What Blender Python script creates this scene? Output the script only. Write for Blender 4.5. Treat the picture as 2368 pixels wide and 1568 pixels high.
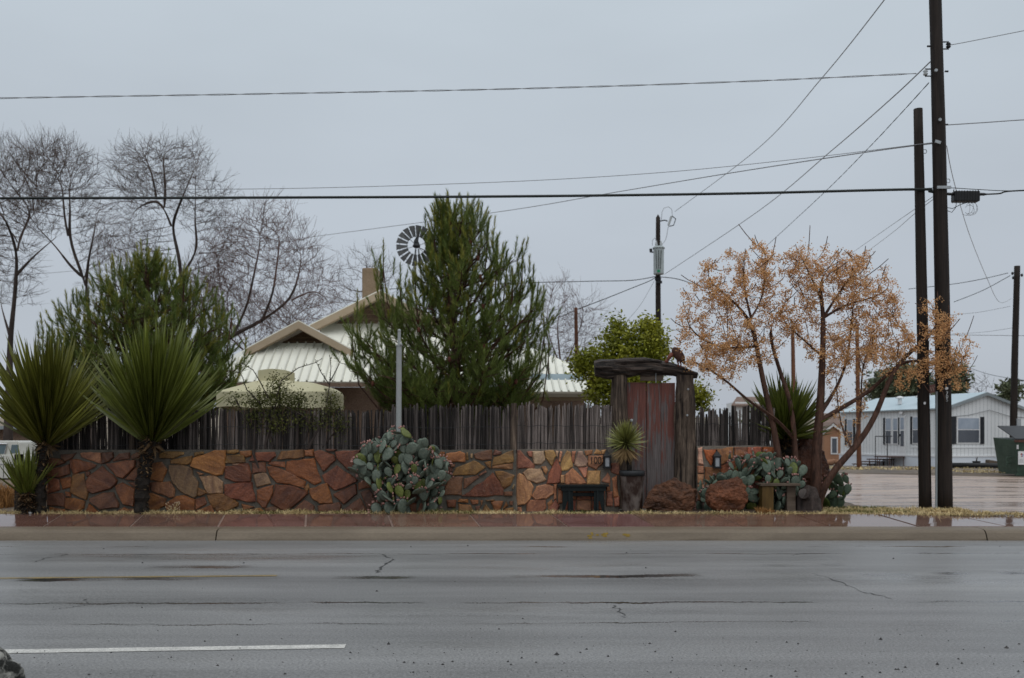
import bpy, math, random
import numpy as np
from mathutils import Vector, Matrix, noise as mnoise

R = math.radians
scene = bpy.context.scene
for o in list(bpy.data.objects):
    bpy.data.objects.remove(o)
COL = scene.collection

# ---------------------------------------------------------------- camera
cam_data = bpy.data.cameras.new('camera')
cam = bpy.data.objects.new('camera', cam_data)
COL.objects.link(cam)
CAM_H = 1.5
cam.location = (0, 0, CAM_H)
cam.rotation_euler = (R(90), 0, 0)
cam_data.sensor_width = 36.0
cam_data.lens = 34.28
cam_data.shift_y = 0.0977
cam_data.dof.use_dof = True; cam_data.dof.focus_distance = 9.5; cam_data.dof.aperture_fstop = 2.6
cam_data.clip_start = 0.1
cam_data.clip_end = 5000
scene.camera = cam

# ---------------------------------------------------------------- overcast sky, soft sun, exposure
world = bpy.data.worlds.new('World')
scene.world = world
world.use_nodes = True
wn, wl = world.node_tree.nodes, world.node_tree.links
wn.clear()
SUN_EL, SUN_AZ = R(62), R(200)
sky = wn.new('ShaderNodeTexSky'); sky.sky_type = 'NISHITA'; sky.sun_disc = False
sky.sun_elevation = SUN_EL; sky.sun_rotation = SUN_AZ; sky.dust_density = 3.0
tc = wn.new('ShaderNodeTexCoord')
sep = wn.new('ShaderNodeSeparateXYZ')
wl.new(tc.outputs['Generated'], sep.inputs[0])
ramp = wn.new('ShaderNodeValToRGB')
ramp.color_ramp.elements[0].position = 0.0
ramp.color_ramp.elements[0].color = (0.450, 0.487, 0.543, 1)
ramp.color_ramp.elements[1].position = 1.0
ramp.color_ramp.elements[1].color = (0.84, 0.90, 0.96, 1)
e = ramp.color_ramp.elements.new(0.18); e.color = (0.500, 0.550, 0.612, 1)
e = ramp.color_ramp.elements.new(0.42); e.color = (0.542, 0.610, 0.670, 1)
wl.new(sep.outputs['Z'], ramp.inputs[0])
mp = wn.new('ShaderNodeMapping'); mp.inputs['Scale'].default_value = (1.0, 1.0, 3.0)
wl.new(tc.outputs['Generated'], mp.inputs[0])
cn = wn.new('ShaderNodeTexNoise'); cn.inputs['Scale'].default_value = 2.2; cn.inputs['Detail'].default_value = 4
cn.inputs['Roughness'].default_value = 0.45
wl.new(mp.outputs[0], cn.inputs['Vector'])
cr = wn.new('ShaderNodeMapRange')
cr.inputs['From Min'].default_value = 0.3; cr.inputs['From Max'].default_value = 0.7
cr.inputs['To Min'].default_value = 0.935; cr.inputs['To Max'].default_value = 1.06
wl.new(cn.outputs['Fac'], cr.inputs['Value'])
mul = wn.new('ShaderNodeVectorMath'); mul.operation = 'SCALE'
wl.new(ramp.outputs[0], mul.inputs[0]); wl.new(cr.outputs[0], mul.inputs['Scale'])
skys = wn.new('ShaderNodeVectorMath'); skys.operation = 'SCALE'; skys.inputs['Scale'].default_value = 0.10
wl.new(sky.outputs[0], skys.inputs[0])
mix = wn.new('ShaderNodeMix'); mix.data_type = 'RGBA'; mix.inputs['Factor'].default_value = 0.95
wl.new(skys.outputs[0], mix.inputs['A']); wl.new(mul.outputs[0], mix.inputs['B'])
bg = wn.new('ShaderNodeBackground'); bg.inputs['Strength'].default_value = 1.0
wl.new(mix.outputs['Result'], bg.inputs['Color'])
wo = wn.new('ShaderNodeOutputWorld'); wl.new(bg.outputs[0], wo.inputs[0])

sun_d = bpy.data.lights.new('sun', 'SUN')
sun_d.energy = 0.9; sun_d.angle = R(70); sun_d.color = (1.0, 0.98, 0.95)
sun = bpy.data.objects.new('sun', sun_d); COL.objects.link(sun)
sun.rotation_euler = (R(90) - SUN_EL, 0, R(20))
vs = scene.view_settings
vs.view_transform = 'Standard'; vs.look = 'None'; vs.exposure = 0.0; vs.gamma = 1.0
vs.use_curve_mapping = False
scene.cycles.max_bounces = 6
scene.cycles.diffuse_bounces = 3
scene.cycles.transparent_max_bounces = 4

# ---------------------------------------------------------------- measuring helpers
# the photograph was measured on a 2367 px wide print of it; these turn such a
# measurement plus a real distance from the camera into metres
FD, CXD, HYD = 2253.7, 1183.5, 1014.8
def PX(x, Y): return (x - CXD) * Y / FD
def PZ(y, Y): return CAM_H - (y - HYD) * Y / FD
def P(x, y, Y): return Vector((PX(x, Y), Y, PZ(y, Y)))
def S(px, Y): return px * Y / FD
def ground_Y(y, z=0.0): return FD * (CAM_H - z) / (y - HYD)

# ---------------------------------------------------------------- mesh helpers
class MB:
    def __init__(s):
        s.v = []; s.f = []
    def add(s, vs, fs):
        b = len(s.v)
        s.v.extend([tuple(p) for p in vs])
        s.f.extend([tuple(i + b for i in f) for f in fs])
    def box(s, c, d, rot=None):
        hx, hy, hz = d[0] / 2, d[1] / 2, d[2] / 2
        vs = [Vector((sx * hx, sy * hy, sz * hz)) for sx in (-1, 1) for sy in (-1, 1) for sz in (-1, 1)]
        if rot is not None: vs = [rot @ p for p in vs]
        c = Vector(c)
        s.add([p + c for p in vs], [(0, 1, 3, 2), (4, 6, 7, 5), (0, 4, 5, 1), (2, 3, 7, 6), (0, 2, 6, 4), (1, 5, 7, 3)])
        return s
    def tube(s, pts, rad, n=6, cap=True, jit=0.0, rng=None):
        pts = [Vector(p) for p in pts]
        if not hasattr(rad, '__len__'): rad = [rad] * len(pts)
        m = len(pts)
        t0 = (pts[1] - pts[0]).normalized()
        ref = Vector((0, 0, 1)) if abs(t0.z) < 0.9 else Vector((1, 0, 0))
        u = t0.cross(ref).normalized()
        vs = []
        for i in range(m):
            if i == 0: t = t0
            elif i == m - 1: t = (pts[i] - pts[i - 1]).normalized()
            else: t = (pts[i + 1] - pts[i - 1]).normalized()
            u = (u - t * u.dot(t))
            if u.length < 1e-6: u = t.orthogonal()
            u.normalize(); w = t.cross(u)
            for k in range(n):
                a = 2 * math.pi * k / n
                r = rad[i] * (1 + (rng.uniform(-jit, jit) if jit else 0))
                vs.append(pts[i] + (u * math.cos(a) + w * math.sin(a)) * r)
        fs = []
        for i in range(m - 1):
            for k in range(n):
                k2 = (k + 1) % n
                fs.append((i * n + k, i * n + k2, (i + 1) * n + k2, (i + 1) * n + k))
        if cap:
            fs.append(tuple(range(n - 1, -1, -1)))
            fs.append(tuple((m - 1) * n + k for k in range(n)))
        s.add(vs, fs)
        return s
    def prism_xz(s, poly, y0, y1):
        n = len(poly)
        vs = [(x, y0, z) for x, z in poly] + [(x, y1, z) for x, z in poly]
        fs = [tuple(range(n)), tuple(range(2 * n - 1, n - 1, -1))]
        for i in range(n):
            j = (i + 1) % n
            fs.append((j, i, n + i, n + j))
        s.add(vs, fs); return s
    def prism_dir(s, poly3, d):
        n = len(poly3); d = Vector(d)
        vs = [Vector(p) for p in poly3] + [Vector(p) + d for p in poly3]
        fs = [tuple(range(n)), tuple(range(2 * n - 1, n - 1, -1))]
        for i in range(n):
            j = (i + 1) % n
            fs.append((j, i, n + i, n + j))
        s.add(vs, fs); return s
    def quad(s, a, b, c, d):
        s.add([a, b, c, d], [(0, 1, 2, 3)]); return s
    def mesh(s, name):
        me = bpy.data.meshes.new(name)
        me.from_pydata(s.v, [], s.f)
        me.update()
        return me
    def build(s, name, mat, parent=None, smooth=False, fixn=True, bevel=0):
        me = s.mesh(name)
        if fixn and len(s.f) < 20000:
            import bmesh
            bm = bmesh.new(); bm.from_mesh(me)
            bmesh.ops.recalc_face_normals(bm, faces=bm.faces)
            if bevel:
                bmesh.ops.bevel(bm, geom=list(bm.edges), offset=bevel, segments=2, affect='EDGES', profile=0.6, clamp_overlap=True)
            bm.to_mesh(me); bm.free()
        return put(name, me, mat, parent, smooth)

def put(name, me, mat, parent=None, smooth=False):
    if mat is not None:
        me.materials.clear(); me.materials.append(mat)
    if smooth:
        me.polygons.foreach_set('use_smooth', [True] * len(me.polygons))
    o = bpy.data.objects.new(name, me)
    COL.objects.link(o)
    if parent is not None: adopt(o, parent)
    return o

def adopt(o, parent):
    o.parent = parent
    o.matrix_parent_inverse = world_mat(parent).inverted()

def world_mat(o):
    m = o.matrix_basis.copy()
    if o.parent is not None:
        m = world_mat(o.parent) @ o.matrix_parent_inverse @ m
    return m

def thing(name, label, cat, loc=(0, 0, 0), group=None, rz=0):
    o = bpy.data.objects.new(name, None)
    COL.objects.link(o)
    o.empty_display_size = 0.2
    o.location = loc; o.rotation_euler = (0, 0, rz)
    tag(o, label, cat, group)
    return o

def tag(o, label=None, cat=None, group=None, kind=None):
    if label: o['label'] = label
    if cat: o['category'] = cat
    if group: o['group'] = group
    if kind: o['kind'] = kind
    return o

# ---------------------------------------------------------------- procedural materials
def newmat(name):
    m = bpy.data.materials.new(name); m.use_nodes = True
    nt = m.node_tree; nt.nodes.clear()
    out = nt.nodes.new('ShaderNodeOutputMaterial')
    b = nt.nodes.new('ShaderNodeBsdfPrincipled')
    nt.links.new(b.outputs[0], out.inputs[0])
    return m, nt.nodes, nt.links, b

def mixc(n, l, fac, a, b, mode='MIX'):
    x = n.new('ShaderNodeMix'); x.data_type = 'RGBA'; x.blend_type = mode
    for key, val in (('Factor', fac), ('A', a), ('B', b)):
        s = x.inputs[key]
        if isinstance(val, (int, float)): s.default_value = val
        elif isinstance(val, tuple): s.default_value = val if len(val) == 4 else (*val, 1)
        else: l.new(val, s)
    return x.outputs['Result']

def mrange(n, l, v, a, b, c=0.0, d=1.0):
    x = n.new('ShaderNodeMapRange'); x.clamp = True
    l.new(v, x.inputs['Value'])
    x.inputs['From Min'].default_value = a; x.inputs['From Max'].default_value = b
    x.inputs['To Min'].default_value = c; x.inputs['To Max'].default_value = d
    return x.outputs[0]

def math_n(n, l, op, a, b=None, c=None):
    x = n.new('ShaderNodeMath'); x.operation = op
    for i, v in enumerate((a, b, c)):
        if v is None: continue
        if isinstance(v, (int, float)): x.inputs[i].default_value = v
        else: l.new(v, x.inputs[i])
    return x.outputs[0]

def noise_n(n, l, vec, scale, detail=4, rough=0.55, stretch=None, offs=None):
    if stretch is not None or offs is not None:
        m = n.new('ShaderNodeMapping')
        if stretch is not None: m.inputs['Scale'].default_value = stretch
        if offs is not None: l.new(offs, m.inputs['Location'])
        l.new(vec, m.inputs[0]); vec = m.outputs[0]
    x = n.new('ShaderNodeTexNoise')
    x.inputs['Scale'].default_value = scale; x.inputs['Detail'].default_value = detail
    x.inputs['Roughness'].default_value = rough
    l.new(vec, x.inputs['Vector'])
    return x.outputs['Fac']

def bump_n(n, l, b, h, strength, dist=0.02):
    x = n.new('ShaderNodeBump'); x.inputs['Strength'].default_value = strength
    x.inputs['Distance'].default_value = dist
    l.new(h, x.inputs['Height']); l.new(x.outputs[0], b.inputs['Normal'])

def pmat(name, c1, c2, scale=6.0, rough=0.7, rough2=None, stretch=(1, 1, 1), bump=0.3, bdist=0.01,
         objcolor=False, island=0.0, fine=None, detail=5, spec=0.25, rnd=True, metallic=0.0, contrast=(0.3, 0.7), trans=0.0, fs=0.32):
    m, n, l, b = newmat(name)
    t = n.new('ShaderNodeTexCoord'); vec = t.outputs['Object']
    offs = None
    if rnd:
        oi = n.new('ShaderNodeObjectInfo')
        sc = n.new('ShaderNodeVectorMath'); sc.operation = 'SCALE'; sc.inputs['Scale'].default_value = 1.0
        cmb = n.new('ShaderNodeCombineXYZ')
        r = math_n(n, l, 'MULTIPLY', oi.outputs['Random'], 37.0)
        for i in range(3): l.new(r, cmb.inputs[i])
        offs = cmb.outputs[0]
    f = noise_n(n, l, vec, scale, detail, 0.6, stretch, offs)
    fac = mrange(n, l, f, *contrast)
    col = mixc(n, l, fac, c1, c2)
    if fine:
        f2 = noise_n(n, l, vec, fine, 3, 0.6, stretch)
        col = mixc(n, l, 1.0, col, _grey(n, l, mrange(n, l, f2, 0.3, 0.7, 1 - fs, 1 + fs)), 'MULTIPLY')
    if objcolor:
        oi2 = n.new('ShaderNodeObjectInfo')
        col = mixc(n, l, 1.0, col, oi2.outputs['Color'], 'MULTIPLY')
    if island > 0:
        g = n.new('ShaderNodeNewGeometry')
        col = mixc(n, l, 1.0, col, _grey(n, l, mrange(n, l, g.outputs['Random Per Island'], 0, 1, 1 - island, 1 + island)), 'MULTIPLY')
    l.new(col, b.inputs['Base Color'])
    if rough2 is not None:
        l.new(mrange(n, l, f, 0.3, 0.7, rough, rough2), b.inputs['Roughness'])
    else:
        b.inputs['Roughness'].default_value = rough
    b.inputs['Specular IOR Level'].default_value = spec
    b.inputs['Metallic'].default_value = metallic
    if trans > 0:
        # thin leaves let some light through
        tr = n.new('ShaderNodeBsdfTranslucent'); l.new(col, tr.inputs['Color'])
        ms = n.new('ShaderNodeMixShader'); ms.inputs[0].default_value = trans
        out = [x for x in n if x.type == 'OUTPUT_MATERIAL'][0]
        l.new(b.outputs[0], ms.inputs[1]); l.new(tr.outputs[0], ms.inputs[2]); l.new(ms.outputs[0], out.inputs[0])
    if bump:
        h = f
        if fine: h = math_n(n, l, 'ADD', f, math_n(n, l, 'MULTIPLY', f2, 0.5))
        bump_n(n, l, b, h, bump, bdist)
    return m

def _grey(n, l, v):
    c = n.new('ShaderNodeCombineXYZ')
    for i in range(3): l.new(v, c.inputs[i])
    return c.outputs[0]

M = {}
M['concrete_kerb'] = pmat('kerb_concrete', (0.130, 0.100, 0.070), (0.205, 0.164, 0.120), 1.3, 0.45, 0.65, (0.5, 2, 2), 0.25, 0.004, fine=40, fs=0.12, rnd=False)
M['mortar_pale'] = pmat('pale_mortar', (0.13, 0.112, 0.09), (0.23, 0.20, 0.165), 7, 0.7, 0.85, bump=0.6, bdist=0.01, fine=50)
M['metal_rib'] = pmat('metal_roof_rib', (0.60, 0.59, 0.51), (0.68, 0.67, 0.59), 2, 0.5, bump=0)  # darker than the sheet: shading of rib sides and caught dirt in one colour
M['mortar'] = pmat('mortar', (0.066, 0.058, 0.047), (0.135, 0.120, 0.098), 7, 0.6, 0.8, bump=0.6, bdist=0.01, fine=50)
M['dirt'] = pmat('yard_dirt', (0.10, 0.075, 0.055), (0.19, 0.145, 0.105), 0.7, 0.8, bump=0.5, bdist=0.03, fine=14, rnd=False)
M['gravel'] = pmat('gravel_verge', (0.10, 0.085, 0.075), (0.21, 0.165, 0.12), 0.9, 0.75, bump=0.8, bdist=0.05, fine=9, rnd=False)
M['metal_roof'] = pmat('white_metal_roof', (0.78, 0.765, 0.66), (0.86, 0.845, 0.75), 0.8, 0.35, 0.5, bump=0)
M['roof_pale'] = pmat('painted_sky_sheen', (0.50, 0.62, 0.68), (0.56, 0.68, 0.74), 2.0, 0.3, bump=0)  # sky reflection of the wet roof put into a pale blue colour
M['tan_trim'] = pmat('tan_trim_paint', (0.40, 0.31, 0.21), (0.45, 0.355, 0.25), 2.5, 0.5, bump=0.05, fine=30, fs=0.06)
M['tan_stucco'] = pmat('tan_stucco', (0.23, 0.165, 0.105), (0.29, 0.21, 0.14), 5, 0.85, bump=0.3, fine=40)
M['brown_wall'] = pmat('brown_wall', (0.16, 0.105, 0.075), (0.22, 0.15, 0.11), 3, 0.85, bump=0.2, fine=30)
M['gutter'] = pmat('gutter_paint', (0.33, 0.30, 0.24), (0.40, 0.36, 0.29), 3, 0.45, bump=0.03)
M['canvas'] = pmat('cream_canvas', (0.49, 0.45, 0.28), (0.57, 0.53, 0.36), 2.2, 0.85, bump=0.15, bdist=0.02)
M['grey_pipe'] = pmat('grey_painted_pipe', (0.30, 0.31, 0.30), (0.35, 0.36, 0.35), 5, 0.45, bump=0.03, fine=30, fs=0.06)
M['galv'] = pmat('galvanised_steel', (0.30, 0.32, 0.33), (0.42, 0.44, 0.45), 6, 0.4, bump=0.05)
M['dark_metal'] = pmat('dark_iron', (0.018, 0.02, 0.022), (0.04, 0.042, 0.045), 8, 0.5, bump=0.2)
M['vane_metal'] = pmat('weathered_vane_metal', (0.055, 0.058, 0.058), (0.10, 0.10, 0.10), 3, 0.55, bump=0.1, fine=12)
M['black_plastic'] = pmat('black_plastic', (0.012, 0.012, 0.013), (0.022, 0.022, 0.023), 8, 0.4, bump=0.1)
M['wire_black'] = pmat('black_cable', (0.012, 0.016, 0.015), (0.02, 0.024, 0.022), 8, 0.5, bump=0)
M['wire_grey'] = pmat('grey_cable', (0.22, 0.225, 0.235), (0.26, 0.265, 0.275), 8, 0.5, bump=0)
M['lead_wire'] = pmat('thin_lead_wire', (0.26, 0.265, 0.27), (0.3, 0.3, 0.31), 8, 0.5, bump=0)
M['pole_wood'] = pmat('creosoted_pole_wood', (0.009, 0.007, 0.006), (0.032, 0.022, 0.017), 5, 0.7, stretch=(3, 3, 0.12), bump=0.8, bdist=0.02, fine=22)
M['pole_brown'] = pmat('brown_pole_wood', (0.10, 0.04, 0.02), (0.19, 0.08, 0.042), 4, 0.7, stretch=(3, 3, 0.12), bump=0.4, fine=20)
M['porcelain'] = pmat('glazed_porcelain', (0.40, 0.42, 0.42), (0.5, 0.52, 0.52), 6, 0.2, bump=0)
M['xfmr'] = pmat('grey_transformer_paint', (0.34, 0.38, 0.38), (0.42, 0.46, 0.46), 3, 0.4, bump=0.02)
M['green_paint'] = pmat('green_sticker', (0.01, 0.20, 0.09), (0.015, 0.25, 0.11), 6, 0.5, bump=0)
M['white_paint'] = pmat('white_paint', (0.70, 0.70, 0.70), (0.78, 0.78, 0.78), 6, 0.5, bump=0.05)
M['black_paint'] = pmat('black_paint', (0.012, 0.012, 0.012), (0.03, 0.028, 0.025), 18, 0.6, bump=0.05)
M['bark_dark'] = pmat('dark_bark', (0.022, 0.017, 0.015), (0.075, 0.055, 0.048), 9, 0.85, stretch=(2, 2, 0.4), bump=0.9, bdist=0.03)
M['bark_bare'] = pmat('bare_tree_bark', (0.028, 0.021, 0.018), (0.072, 0.054, 0.046), 4, 0.85, stretch=(1, 1, 0.4), bump=0.4)
M['twig'] = pmat('twig_bark', (0.060, 0.041, 0.033), (0.115, 0.080, 0.064), 2, 0.85, bump=0)
M['twig_red'] = pmat('reddish_twig_bark', (0.085, 0.046, 0.038), (0.14, 0.084, 0.070), 2, 0.85, bump=0)
M['bark_china'] = pmat('reddish_brown_bark', (0.030, 0.015, 0.010), (0.120, 0.058, 0.038), 7, 0.7, stretch=(2, 2, 0.5), bump=0.7, bdist=0.02, fine=30)
M['berry'] = pmat('tan_orange_berry', (0.54, 0.285, 0.115), (0.70, 0.405, 0.185), 1.2, 0.5, bump=0, island=0.35)
M['needle'] = pmat('pine_needle', (0.085, 0.125, 0.026), (0.200, 0.240, 0.058), 1.6, 0.55, bump=0, island=0.45, trans=0.18)
M['needle_tip'] = pmat('young_pine_needle', (0.19, 0.205, 0.034), (0.32, 0.30, 0.06), 2.0, 0.55, bump=0, island=0.4, trans=0.18)
M['yucca_leaf'] = pmat('yucca_leaf', (0.078, 0.092, 0.016), (0.185, 0.200, 0.050), 2.2, 0.38, bump=0.05, objcolor=True, spec=0.6, trans=0.1)
M['yucca_dead'] = pmat('dry_yucca_leaf', (0.20, 0.125, 0.055), (0.34, 0.235, 0.11), 5, 0.8, bump=0.2, island=0.35, objcolor=False)
M['yucca_trunk'] = pmat('shaggy_yucca_trunk', (0.010, 0.009, 0.008), (0.035, 0.027, 0.021), 14, 0.9, bump=1.0, bdist=0.03)
M['yucca_stub'] = pmat('brown_leaf_stub', (0.06, 0.035, 0.018), (0.20, 0.125, 0.06), 9, 0.85, bump=0.3, island=0.5)
M['pad'] = pmat('prickly_pear_pad', (0.082, 0.108, 0.082), (0.148, 0.175, 0.138), 7, 0.5, bump=0.12, bdist=0.01, objcolor=True, fine=60, contrast=(0.35, 0.65))
M['fruit'] = pmat('pink_cactus_fruit', (0.30, 0.145, 0.125), (0.40, 0.225, 0.19), 9, 0.5, bump=0, island=0.3)
M['leaf_green'] = pmat('fresh_green_leaf', (0.16, 0.19, 0.016), (0.36, 0.35, 0.040), 1.5, 0.5, bump=0, island=0.45, trans=0.2)
M['leaf_vine'] = pmat('olive_vine_leaf', (0.045, 0.054, 0.014), (0.110, 0.112, 0.030), 2.2, 0.8, bump=0, island=0.5, trans=0.15)
M['leaf_dark'] = pmat('dark_evergreen_leaf', (0.075, 0.095, 0.052), (0.15, 0.165, 0.095), 1.2, 0.6, bump=0, island=0.45)
M['dry_grass'] = pmat('dry_straw_grass', (0.46, 0.35, 0.17), (0.66, 0.53, 0.29), 1.2, 0.8, bump=0, island=0.4)
M['green_grass'] = pmat('olive_grass', (0.09, 0.10, 0.022), (0.18, 0.17, 0.05), 1.2, 0.8, bump=0, island=0.4)
M['orange_grass'] = pmat('orange_dead_grass', (0.25, 0.12, 0.04), (0.40, 0.21, 0.075), 1.0, 0.8, bump=0, island=0.4)
M['stake'] = pmat('weathered_stake', (0.12, 0.10, 0.095), (0.95, 0.88, 0.84), 1.6, 0.85, stretch=(1, 1, 0.8), bump=0.6, bdist=0.01, objcolor=True, contrast=(0.34, 0.64))
M['log'] = pmat('weathered_log', (0.016, 0.011, 0.009), (0.185, 0.135, 0.100), 4.5, 0.85, stretch=(5, 5, 0.30), bump=0.9, bdist=0.03, contrast=(0.36, 0.68), fine=18)
M['log_x'] = pmat('weathered_lintel_log', (0.008, 0.006, 0.005), (0.095, 0.068, 0.054), 4.5, 0.5, stretch=(0.4, 5, 5), bump=1.0, bdist=0.04, contrast=(0.38, 0.70), fine=16)
M['rust'] = pmat('rusty_iron', (0.055, 0.024, 0.016), (0.13, 0.065, 0.05), 8, 0.75, bump=0.4, fine=40)
M['rust_red'] = pmat('red_rusted_iron', (0.15, 0.045, 0.03), (0.24, 0.09, 0.06), 8, 0.7, bump=0.3)
M['bench_green'] = pmat('dark_green_paint', (0.004, 0.0075, 0.0075), (0.009, 0.0145, 0.0145), 6, 0.35, 0.55, (1, 1, 1), 0.15, 0.004, fine=40)
M['old_wood'] = pmat('old_bare_wood', (0.07, 0.05, 0.035), (0.16, 0.12, 0.09), 5, 0.8, stretch=(0.4, 4, 4), bump=0.5)
M['ochre_wood'] = pmat('ochre_wet_wood', (0.060, 0.034, 0.009), (0.135, 0.078, 0.022), 4, 0.55, stretch=(4, 4, 0.5), bump=0.3)
M['boulder'] = pmat('rust_brown_boulder', (0.030, 0.012, 0.006), (0.165, 0.072, 0.038), 4, 0.35, 0.7, (1, 1, 1.4), 1.0, 0.06, fine=17, objcolor=True)
M['pot'] = pmat('stained_metal_pot', (0.035, 0.018, 0.013), (0.155, 0.125, 0.11), 4.5, 0.5, 0.7, (1.5, 1.5, 0.8), 0.3, 0.01, contrast=(0.42, 0.62))
M['frost'] = pmat('frosted_lantern_glass', (0.36, 0.38, 0.40), (0.42, 0.44, 0.46), 9, 0.35, bump=0.05)
M['siding'] = pmat('grey_trailer_siding', (0.74, 0.75, 0.75), (0.80, 0.81, 0.81), 0.8, 0.6, bump=0.0)
M['skirting'] = pmat('white_skirting', (0.70, 0.74, 0.80), (0.76, 0.80, 0.85), 0.8, 0.5, bump=0)
M['trailer_roof'] = pmat('pale_trailer_roof', (0.42, 0.52, 0.56), (0.50, 0.60, 0.64), 0.8, 0.35, bump=0.02)
M['trailer_trim'] = pmat('grey_trailer_trim', (0.24, 0.27, 0.28), (0.29, 0.32, 0.33), 2, 0.5, bump=0)
M['shutter'] = pmat('black_shutter', (0.016, 0.018, 0.022), (0.028, 0.03, 0.034), 4, 0.5, bump=0)
M['glass_upper'] = pmat('blind_behind_glass', (0.30, 0.35, 0.42), (0.38, 0.43, 0.50), 3, 0.12, bump=0, spec=0.6)
M['glass_lower'] = pmat('screened_glass', (0.075, 0.085, 0.105), (0.10, 0.11, 0.13), 3, 0.25, bump=0, spec=0.6)
M['dumpster'] = pmat('green_dumpster_steel', (0.028, 0.052, 0.036), (0.055, 0.085, 0.06), 2.5, 0.5, bump=0.15, fine=16)
M['shed_wall'] = pmat('orange_tan_shed', (0.30, 0.155, 0.09), (0.37, 0.20, 0.12), 2, 0.8, bump=0.1)
M['shed_roof'] = pmat('brown_shingle', (0.16, 0.11, 0.09), (0.23, 0.165, 0.135), 3, 0.85, bump=0.3)
M['hill'] = pmat('far_tan_hill', (0.20, 0.165, 0.125), (0.27, 0.225, 0.175), 0.02, 0.95, bump=0, rnd=False)
M['truck'] = pmat('old_white_truck_paint', (0.56, 0.55, 0.50), (0.64, 0.63, 0.58), 1.5, 0.3, bump=0.0)
M['truck_glass'] = pmat('truck_window_glass', (0.08, 0.12, 0.14), (0.12, 0.17, 0.19), 1.5, 0.08, bump=0, spec=0.7)
M['rubber'] = pmat('tyre_rubber', (0.012, 0.012, 0.012), (0.022, 0.022, 0.022), 8, 0.8, bump=0.1)
M['chrome'] = pmat('dull_chrome', (0.5, 0.5, 0.5), (0.6, 0.6, 0.6), 4, 0.25, bump=0, metallic=0.9)
M['sign_brown'] = pmat('brown_sign', (0.08, 0.035, 0.03), (0.11, 0.05, 0.04), 6, 0.6, bump=0)
M['cone'] = pmat('pine_cone', (0.09, 0.03, 0.02), (0.15, 0.06, 0.035), 8, 0.8, bump=0)
M['lichen_rock'] = pmat('lichen_mottled_rock', (0.02, 0.02, 0.018), (0.30, 0.29, 0.26), 11, 0.85, bump=1.0, bdist=0.03, fine=40, contrast=(0.44, 0.60))
M['pebble'] = pmat('dark_pebble', (0.02, 0.019, 0.018), (0.05, 0.045, 0.042), 3, 0.4, bump=0, island=0.4)
M['litter_white'] = pmat('white_litter', (0.55, 0.55, 0.55), (0.65, 0.65, 0.65), 3, 0.6, bump=0)
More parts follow.
